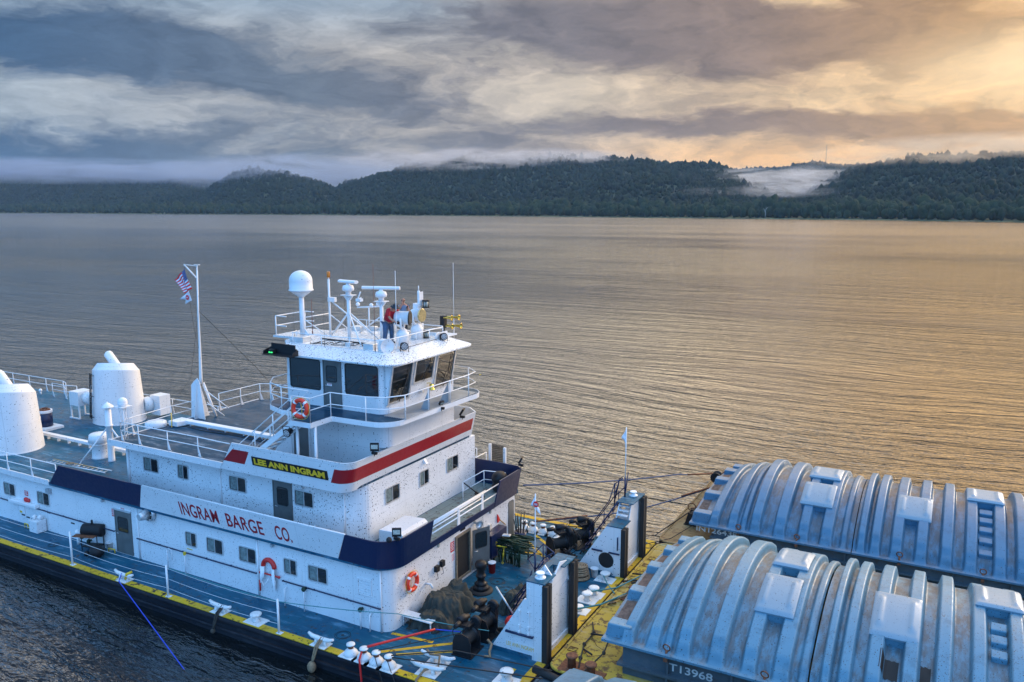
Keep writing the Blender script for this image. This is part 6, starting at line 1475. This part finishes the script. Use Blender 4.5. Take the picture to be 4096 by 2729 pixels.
# ratchets and rigging on the yellow barge deck
def rigging(name, label, pts, bars):
    t = wthing(name, label, 'barge rigging', pts[0]); m = MB(); m.tube([Vector(p) for p in pts], .028, 6)
    for p in pts[1:-1]: m.ball(p, .075, 8, 5)
    part(m, 'chain', 'darkrope', t)
    for a, b in bars: q = MB(); q.tube([a,b], .035, 6); part(q, 'ratchet_handle', 'wire', t)
ZY = .36
rigging('ratchet_rigging', 'dark ratchet and chain on the yellow deck nearest the near knee', [(-11.1,26.9,ZY),(-10.75,26.2,ZY),(-10.75,25.3,ZY),(-10.5,24.4,ZY),(-10.3,23.8,ZY)], [((-10.8,26.0,ZY+.05),(-10.0,26.2,ZY+.05)),((-10.6,24.9,ZY+.05),(-10.2,24.7,ZY+.05))])
rigging('ratchet_rigging', 'dark wire and shackle beside the corner of the nearest cover', [(-9.7,25.0,.9),(-9.75,24.7,.6),(-10.0,24.0,ZY),(-10.1,23.3,ZY)], [])
rigging('ratchet_rigging', 'ratchet with loops of green rope on the yellow deck beyond the middle timberhead', [(-10.8,29.9,ZY),(-10.5,30.9,ZY),(-10.45,31.7,ZY),(-10.2,32.6,ZY),(-10.0,34.6,.5)], [((-11.2,31.5,ZY+.05),(-10.2,31.6,ZY+.1)),((-10.9,30.6,ZY+.05),(-9.9,31.7,ZY+.15)),((-11.3,30.6,ZY+.05),(-10.5,31.2,ZY+.05))])
t = wthing('wire_tangle', 'thin wire curls lying on the yellow deck near the cover corner', 'wire', (-10.2,24.5,.34)); m = MB(); m.tube([(-10.7,25.9,ZY),(-10.3,25.4,ZY),(-9.9,25.2,ZY),(-9.9,24.9,ZY),(-10.3,24.6,ZY),(-10.6,24.9,ZY),(-10.5,25.3,ZY)], .010, 4); m.torus((-9.95,24.0,ZY),(0,0,1),.2,.008,18,4); part(m, 'strand', 'wire', t)
def timber(x, y, label, z=.3, lean=0):
    t = wthing('timberhead', label, 'bitt', (x,y,z)); m = MB(); m.box(x-.42,x+.42,y-.42,y+.42,z+.002,z+.04); part(m, 'base_plate', 'rust', t, .01)
    m = MB(); m.lathe((x,y,z+.04),(0,0,1),[(.15,0),(.14,.34),(.20,.38),(.21,.44),(.16,.46)],16); part(m, 'post', 'rust', t)
timber(-10.45, 29.6, 'rusty double timberhead wound with rope on the middle of the yellow deck'); timber(-9.95, 34.6, 'rusty timberhead at the far corner of the yellow deck'); timber(-10.55, 23.75, 'rusty timberhead by the near corner of the yellow deck'); timber(-9.75, 23.55, 'rusty timberhead half hidden by the nearest cover')
t = wthing('mooring_rope', 'brown hawser turned round the middle timberhead', 'rope', (-10.6,29.5,.4)); m = MB()
for k in range(3): m.torus((-10.45,29.6,.42+.07*k),(.1,.05,1),.21,.035,20,6)
m.tube([(-10.6,29.4,.5),(-11.0,28.9,.42),(-11.1,28.5,.38),(-10.9,28.8,.38)], .05, 7); part(m, 'turns', 'rope', t)
m = MB(); t = wthing('deck_loops', 'square lashing loops welded along the yellow deck edge', 'lashing loops', (-11,28,.3))
for y in (24.7,30.9,31.8,32.6,33.4): 
    m = MB(); m.tube([(-11.15,y,.33),(-10.85,y,.33),(-10.85,y+.28,.33),(-11.15,y+.28,.33)], .015, 5, closed=True); part(m, 'loop', 'rust', t)
t = wthing('fairlead', 'black winch-like fairlead on the tan deck by the cover corner', 'fairlead', (-10.55,38.6,.3)); m = MB(); m.box(-10.95,-10.25,38.2,38.9,.302,.36); m.prism([(-10.9,38.25,.36),(-10.3,38.25,.36),(-10.3,38.25,.85),(-10.75,38.25,.95)], (0,.08,0)); m.prism([(-10.9,38.75,.36),(-10.3,38.75,.36),(-10.3,38.75,.85),(-10.75,38.75,.95)], (0,.08,0)); part(m, 'housing', 'black', t, .01); m = MB(); m.lathe((-10.55,38.33,.7),(0,1,0),[(.22,0),(.22,.42)],16); part(m, 'drum', 'rubber', t); m = MB(); m.torus((-10.8,39.1,.95),(0,1,0),.2,.03,18,5); part(m, 'handwheel', 'rust', t)
t = wthing('cavel', 'rusty cavel on the far edge of the tan deck', 'cleat', (-10.9,40.4,.3)); m = MB(); m.tube([(-11.1,40.0,.5),(-10.9,40.4,.42),(-10.8,40.9,.75)], [.05,.08,.04], 7); m.tube([(-10.9,40.4,.3),(-10.9,40.4,.44)], .07, 7); part(m, 'horn', 'rust', t)
t = wthing('barge_winch', 'small winch with a yellow frame at the far corner of the tan deck', 'winch', (-10.5,44.3,.3)); m = MB(); m.box(-10.8,-10.2,43.6,44.5,.302,.7); part(m, 'frame', 'yellow', t, .01); m = MB(); m.lathe((-10.9,44.1,.95),(0,1,0),[(.3,0),(.3,.1),(.12,.12),(.12,.4),(.3,.42),(.3,.5)],16); part(m, 'drum', 'black', t); m = MB(); m.tube([(-11.2,45.6,.5),(-10.7,46,.9),(-10.0,46.2,1.0)], .06, 6); part(m, 'horn', 'rust', t)
line('winch_wire', 'dark wire from the far timberhead across the yellow deck', [(-9.95,34.4,.62),(-10.3,32.8,.4),(-10.5,31.0,.4)], .02, 'wire')
t = wthing('black_pipe', 'thick black pipe end beside the nearest barge', 'pipe', (-11.2,22.9,.3)); m = MB(); m.tube([(-11.6,22.95,.4),(-10.4,22.75,.35)], .14, 12); part(m, 'tube', 'rubber', t)
# ================================================================ flags
def flag_us(P0, P1, P2, P3):
    """corners: hoist top, hoist bottom, fly bottom, fly top"""
    t = wthing('american_flag', 'stars and stripes hanging from the flag mast gaff', 'flag', P0); P0, P1, P2, P3 = map(Vector, (P0,P1,P2,P3))
    N_ = 40; M_ = 39
    def pt(u, v):
        p = P0*(1-u)*(1-v)+P3*u*(1-v)+P1*(1-u)*v+P2*u*v; w = math.sin(u*9+v*2)*.07*u+math.sin(u*4-v*3)*.06; return p+Vector((.25*w,w,-.08*u*u*(1-v)))
    m = MB(); V = [pt(i/N_, j/M_) for i in range(N_+1) for j in range(M_+1)]
    for i in range(N_):
        for j in range(M_):
            st = int(j/3); canton = i < 16 and st < 7
            star = canton and (i % 3 == 1) and (j % 3 == 1)
            m.m = 2 if (canton and not star) else (1 if star else (0 if st % 2 == 0 else 1))
            m.f.append(tuple(k for k in (i*(M_+1)+j,(i+1)*(M_+1)+j,(i+1)*(M_+1)+j+1,i*(M_+1)+j+1))); m.mi.append(m.m); m.sm.append(True)
    m.v = [tuple(p) for p in V]
    o = part(m, 'cloth', ['flagred','flagwhite','flagblue'], t); s = o.modifiers.new('thickness','SOLIDIFY'); s.thickness = .006
MAT['flagred'] = flat('flag_red', (.75,.012,.015), .8, var=.05); MAT['flagwhite'] = flat('flag_white', (.72,.72,.74), .8, var=.05); MAT['flagblue'] = flat('flag_blue', (.015,.03,.16), .8, var=.05)
flag_us((-33.74,27.9,13.02), (-33.20,27.86,12.02), (-33.85,27.9,11.75), (-34.50,27.92,12.48))
def burgee(name, label, P, grp=None, logo=True):
    """white swallow-tailed company flag; P: hoist top, hoist bottom, tail bottom, notch, tail top"""
    t = wthing(name, label, 'flag', P[0], grp); P = [Vector(p) for p in P]; m = MB(); nn = 10; V = []
    for i in range(nn+1):
        u = i/nn
        for j in range(nn+1):
            v = j/nn; e = P[4].lerp(P[3], v*2) if v < .5 else P[3].lerp(P[2], v*2-1); h = P[0].lerp(P[1], v); p = h.lerp(e, u); p += Vector((.01,.05,0))*math.sin(u*6+v*3)*u; V.append(p)
    m.add(V, [(i*(nn+1)+j,(i+1)*(nn+1)+j,(i+1)*(nn+1)+j+1,i*(nn+1)+j+1) for i in range(nn) for j in range(nn)], True)
    o = part(m, 'cloth', 'flagwhite', t); s = o.modifiers.new('thickness','SOLIDIFY'); s.thickness = .005
    if logo:
        c = (P[0]+P[1])*.5*.6+P[3]*.4; d = (P[1]-P[0]).normalized(); nrm = (P[3]-P[0]).cross(d).normalized()
        if nrm.y > 0: nrm = -nrm
        m = MB(); L = (P[1]-P[0]).length; m.lathe(c+nrm*.045, nrm, [(L*.24,0),(L*.24,.004)], 20); lg = m.build('emblem', 'flagred', o)
        m = MB(); u_ = nrm.cross(Vector((0,0,1))).normalized()
        for q in (-1,0,1): m.prism([c+nrm*.051+u_*(q*.045-.012)-Vector((0,0,.04)), c+nrm*.051+u_*(q*.045+.012)-Vector((0,0,.04)), c+nrm*.051+u_*(q*.045+.012)+Vector((0,0,.04)), c+nrm*.051+u_*(q*.045-.012)+Vector((0,0,.04))], nrm*.003)
        m.build('emblem_letter', 'flagwhite', lg)
burgee('company_flag', 'white swallow-tailed flag with a red round emblem below the american flag', [(-33.50,27.86,11.9),(-33.3,27.86,11.42),(-33.9,27.9,11.2),(-33.85,27.9,11.42),(-34.2,27.92,11.42)])
burgee('company_flag', 'limp white flag with a red mark on the staff of the near knee', [(-13.24,26.2,5.30),(-13.21,26.2,4.82),(-12.98,26.15,4.52),(-13.1,26.2,4.8),(-13.42,26.22,4.84)])
burgee('company_flag', 'limp grey-white flag on the tall staff of the far knee', [(-12.41,33.6,6.15),(-12.40,33.6,5.6),(-12.42,33.55,5.35),(-12.5,33.6,5.6),(-12.62,33.6,5.72)], logo=False)
# ================================================================ crew on the wheelhouse roof
def skin(name, J, E_, mat, parent, sub=2, root=0):
    """J: (x,y,z,radius) joints, E_: edges; grown into one continuous surface"""
    me = bpy.data.meshes.new(name); me.from_pydata([j[:3] for j in J], E_, []); me.update()
    o = link_mesh(name, me, mat, parent)
    sk = o.modifiers.new('skin', 'SKIN'); sk.use_smooth_shade = True; sk.branch_smoothing = .6
    if not me.skin_vertices: me.skin_vertices.new(name='')
    for k, j in enumerate(J):
        r = j[3]; me.skin_vertices[0].data[k].radius = (r, r) if not isinstance(r, tuple) else r
        me.skin_vertices[0].data[k].use_root = (k == root)
    s = o.modifiers.new('sub', 'SUBSURF'); s.levels = sub; s.render_levels = sub
    return o
def chain(J, E_, start, pts):
    k = start
    for p in pts: J.append(p); E_.append((k, len(J)-1)); k = len(J)-1
    return k
def hand(J, E_, w, d, side, curl=.5):
    """palm and five separate, unequal, bent fingers from wrist index w along d"""
    d = Vector(d).normalized(); s = Vector(side).normalized(); n = d.cross(s).normalized(); W_ = Vector(J[w][:3])
    palm = W_+d*.055; k = chain(J, E_, w, [(*palm, .030)])
    for q, (off, L) in enumerate(((-.032,.062),(-.011,.075),(.011,.070),(.031,.055))):
        b = palm+d*.035+s*off; c = b+(d*(1-curl*.3)+n*curl*.5).normalized()*L*.55; e = c+(d*(1-curl)+n*curl).normalized()*L*.5
        chain(J, E_, k, [(*b,.0095),(*c,.0085),(*e,.007)])
    b = palm-d*.02-s*.035; c = b-s*.02+d*.03+n*.01; chain(J, E_, k, [(*b,.011),(*c,.009)])
def person_red():
    t = thing('person', 'person in a red shirt, jeans and dark hat bending over beside the searchlight', 'person', (-20.85,27.42,10.30), math.radians(-15), 'crew on the wheelhouse roof')
    # local: facing +X, bent forward
    J = [(0,0,.86,.15)]; E_ = []
    chest = chain(J, E_, 0, [(.08,0,1.02,.15),(.17,0,1.20,.165),(.26,0,1.33,.14)])
    neck = chain(J, E_, chest, [(.34,0,1.38,.062),(.40,0,1.40,.058)])
    chain(J, E_, neck, [(.45,0,1.42,.088),(.475,0,1.36,.078),(.50,0,1.31,.045)])
    for s in (-1,1):
        sh = chain(J, E_, chest, [(.27,s*.19,1.31,.078),(.34,s*.23,1.10,.052),(.40,s*.17,.98,.045),(.52,s*.09,.90,.033)])
        hand(J, E_, sh, (.8,-s*.2,-.4), (0,1,0), .7)
        k = chain(J, E_, 0, [(0,s*.10,.80,.115),(.03,s*.15,.46,.075),(-.02,s*.17,.12,.05),(.0,s*.17,.05,.05)])
        chain(J, E_, k, [(.12,s*.18,.035,.035)])
    b = skin('body', J, E_, 'skin', t)
    m = MB(); m.ball((.50,-.033,1.385), .012, 6, 4); m.ball((.50,.033,1.385), .012, 6, 4); m.build('eye', 'hair', b)
    m = MB(); m.ball((.535,0,1.35), .018, 8, 5, (1,.8,1.2)); m.build('nose', 'skin', b)
    for s in (-1,1): m = MB(); m.ball((.44,s*.088,1.39), .025, 8, 5, (.6,.4,1)); m.build('ear', 'skin', b)
    J = [(-.01,0,.84,.19)]; E_ = []; ch = chain(J, E_, 0, [(.07,0,1.02,.20),(.16,0,1.20,.205),(.25,0,1.335,.165),(.32,0,1.375,.085)])
    for s in (-1,1): chain(J, E_, ch-1, [(.265,s*.185,1.315,.105),(.32,s*.235,1.14,.085),(.335,s*.235,1.08,.08)])
    skin('shirt', J, E_, 'redshirt', b)
    J = [(-.01,0,.90,.175)]; E_ = []; 
    for s in (-1,1): chain(J, E_, 0, [(0,s*.10,.78,.138),(.03,s*.15,.46,.098),(-.015,s*.17,.14,.078),(-.01,s*.17,.06,.076)])
    skin('trousers', J, E_, 'jeans', b)
    for s in (-1,1): m = MB(); m.ball((.06,s*.175,.045), .055, 12, 7, (2.3,1,.8)); m.build('shoe', 'black', b)
    m = MB(); a = (.25,0,1); m.lathe((.455,0,1.425), (.35,0,1), [(.175,0),(.18,.01),(.10,.03),(.098,.10),(.07,.125),(.0,.13)], 22); m.build('hat', 'cap', b)
    m = MB(); m.box(.50,.62,-.05,.05,.80,.90); tool = m.build('hand_tool', 'black', b)
    t.scale = (1.12,1.12,1.12)
def person_blue():
    t = thing('person', 'balding person in a grey-blue shirt standing behind the searchlight, hand at the mouth', 'person', (-21.75,29.75,10.30), math.radians(-55), 'crew on the wheelhouse roof')
    J = [(0,0,.88,.14)]; E_ = []
    chest = chain(J, E_, 0, [(0,0,1.08,.14),(.0,0,1.24,.15),(.0,0,1.36,.115)])
    neck = chain(J, E_, chest, [(.01,0,1.44,.056),(.02,0,1.48,.055)])
    chain(J, E_, neck, [(.03,0,1.55,.085),(.035,0,1.62,.082),(.03,0,1.66,.05)])
    # right arm up to the mouth
    sh = chain(J, E_, chest, [(.0,-.18,1.33,.07),(.10,-.24,1.12,.048),(.17,-.10,1.30,.038),(.16,-.04,1.42,.028)]); hand(J, E_, sh, (-.2,.2,1), (0,1,.0), .8)
    sh = chain(J, E_, chest, [(.0,.18,1.33,.07),(.04,.24,1.08,.048),(.14,.20,.90,.040),(.24,.16,.86,.028)]); hand(J, E_, sh, (.8,-.1,-.1), (0,1,0), .5)
    for s in (-1,1):
        k = chain(J, E_, 0, [(0,s*.09,.80,.11),(.01,s*.11,.46,.07),(-.02,s*.11,.12,.048),(.0,s*.11,.05,.048)]); chain(J, E_, k, [(.12,s*.12,.035,.033)])
    b = skin('body', J, E_, 'skin', t)
    m = MB(); m.ball((.112,-.032,1.595), .012, 6, 4); m.ball((.112,.032,1.595), .012, 6, 4); m.build('eye', 'hair', b)
    m = MB(); m.ball((.128,0,1.565), .018, 8, 5, (1,.8,1.3)); m.build('nose', 'skin', b)
    for s in (-1,1): m = MB(); m.ball((.025,s*.088,1.58), .026, 8, 5, (.6,.4,1)); m.build('ear', 'skin', b)
    m = MB(); m.ball((.01,0,1.575), .093, 16, 9, (.98,1.02,.78)); m.ball((.085,0,1.515), .05, 12, 7, (1,1.1,.9)); m.build('hair', 'hair', b)
    J = [(0,0,.86,.165)]; E_ = []; ch = chain(J, E_, 0, [(0,0,1.06,.165),(.0,0,1.24,.175),(.0,0,1.36,.135),(.01,0,1.41,.08)])
    chain(J, E_, ch-1, [(.0,-.18,1.33,.095),(.05,-.225,1.21,.078)]); chain(J, E_, ch-1, [(.0,.18,1.33,.095),(.02,.225,1.18,.078)])
    skin('shirt', J, E_, 'blueshirt', b)
    J = [(0,0,.90,.16)]; E_ = []
    for s in (-1,1): chain(J, E_, 0, [(0,s*.09,.78,.13),(.01,s*.11,.46,.09),(-.015,s*.11,.14,.072),(-.01,s*.11,.06,.07)])
    skin('trousers', J, E_, 'cap', b)
    for s in (-1,1): m = MB(); m.ball((.06,s*.12,.045), .055, 12, 7, (2.2,1,.8)); m.build('shoe', 'black', b)
person_red(); person_blue()
# ================================================================ morning air: haze, mist on the bluffs
def volume_mat(name, col, dens, aniso=.2):
    m = bpy.data.materials.new(name); m.use_nodes = True; T = TR(m.node_tree); T.n.clear()
    o = T.new('ShaderNodeOutputMaterial'); v = T.new('ShaderNodeVolumePrincipled'); T.l.new(v.outputs[0], o.inputs['Volume'])
    v.inputs['Color'].default_value = (*col, 1); v.inputs['Anisotropy'].default_value = aniso
    if isinstance(dens, float): v.inputs['Density'].default_value = dens
    else: T.l.new(dens(T).k, v.inputs['Density'])
    return m
MAT['haze'] = volume_mat('haze_air', (.42,.66,.95), .00005, .1)
m = MB(); m.box(-5200,5200,-900,6200,WATER-4.,260); tag(m.build('haze', 'haze'), 'thin blue morning haze over the river', 'haze', kind='stuff')
def mist(name, label, px, py, r, sx, sy, sz, dens, seed, col=(.85,.90,.97), sharp=(.42,.66), fr=(.006,.012,.02)):
    a = a_of(px); p = pol(a, r); z = zof(py, px, r); rz = -math.radians(a)+YAW
    def D(T):
        v = T.coord('Object'); x, y, w = T.sep(v)
        q = ((x*(1/sx)).pow(2.)+(y*(1/sy)).pow(2.)+(w*(1/sz)).pow(2.))
        fall = q.smooth(1.0, .0)
        n = T.noise(T.mapp(v, scale=fr, loc=(seed,seed,0)), 1.0, 5, .62, .8)
        return fall*n.smooth(*sharp)*dens
    MAT[name+str(seed)] = volume_mat(name+'_air', col, D, .3)
    m = MB(); m.ball((0,0,0), 1.0, 20, 12, (sx,sy,sz)); o = m.build(name, name+str(seed)); o.location = (p.x,p.y,z); o.rotation_euler = (0,0,rz)
    tag(o, label, 'mist', kind='stuff')
mist('valley_mist', 'white mist lying in the gap between the bluffs', 1800, 424, 2050, 330, 260, 46, .016, 3.0, sharp=(.47,.64), fr=(.010,.012,.055))
mist('left_cloud', 'low cloud wrapping the tops of the left bluffs', 250, 398, 3600, 1300, 420, 55, .009, 5.0, (.50,.64,.90), (.36,.64), (.004,.005,.022))
mist('saddle_cloud', 'low cloud over the saddle between the left bluffs', 690, 402, 2900, 520, 300, 75, .010, 8.0, (.60,.72,.94), (.38,.64), (.005,.006,.022))
mist('crest_cloud', 'thin cloud trailing along the central bluff', 1120, 372, 2350, 560, 260, 36, .012, 11.0, (.85,.87,.92), (.44,.62), (.008,.009,.035))
mist('right_cloud', 'sunlit cloud on the crest of the right bluff', 2230, 352, 1950, 420, 240, 38, .010, 14.0, (1.0,.86,.66), (.44,.62), (.008,.009,.035))
mist('valley_mist', 'thin wisp of mist sliding out of the gap towards the shore', 1745, 443, 1750, 210, 120, 14, .006, 21.0, sharp=(.40,.66), fr=(.010,.014,.06))
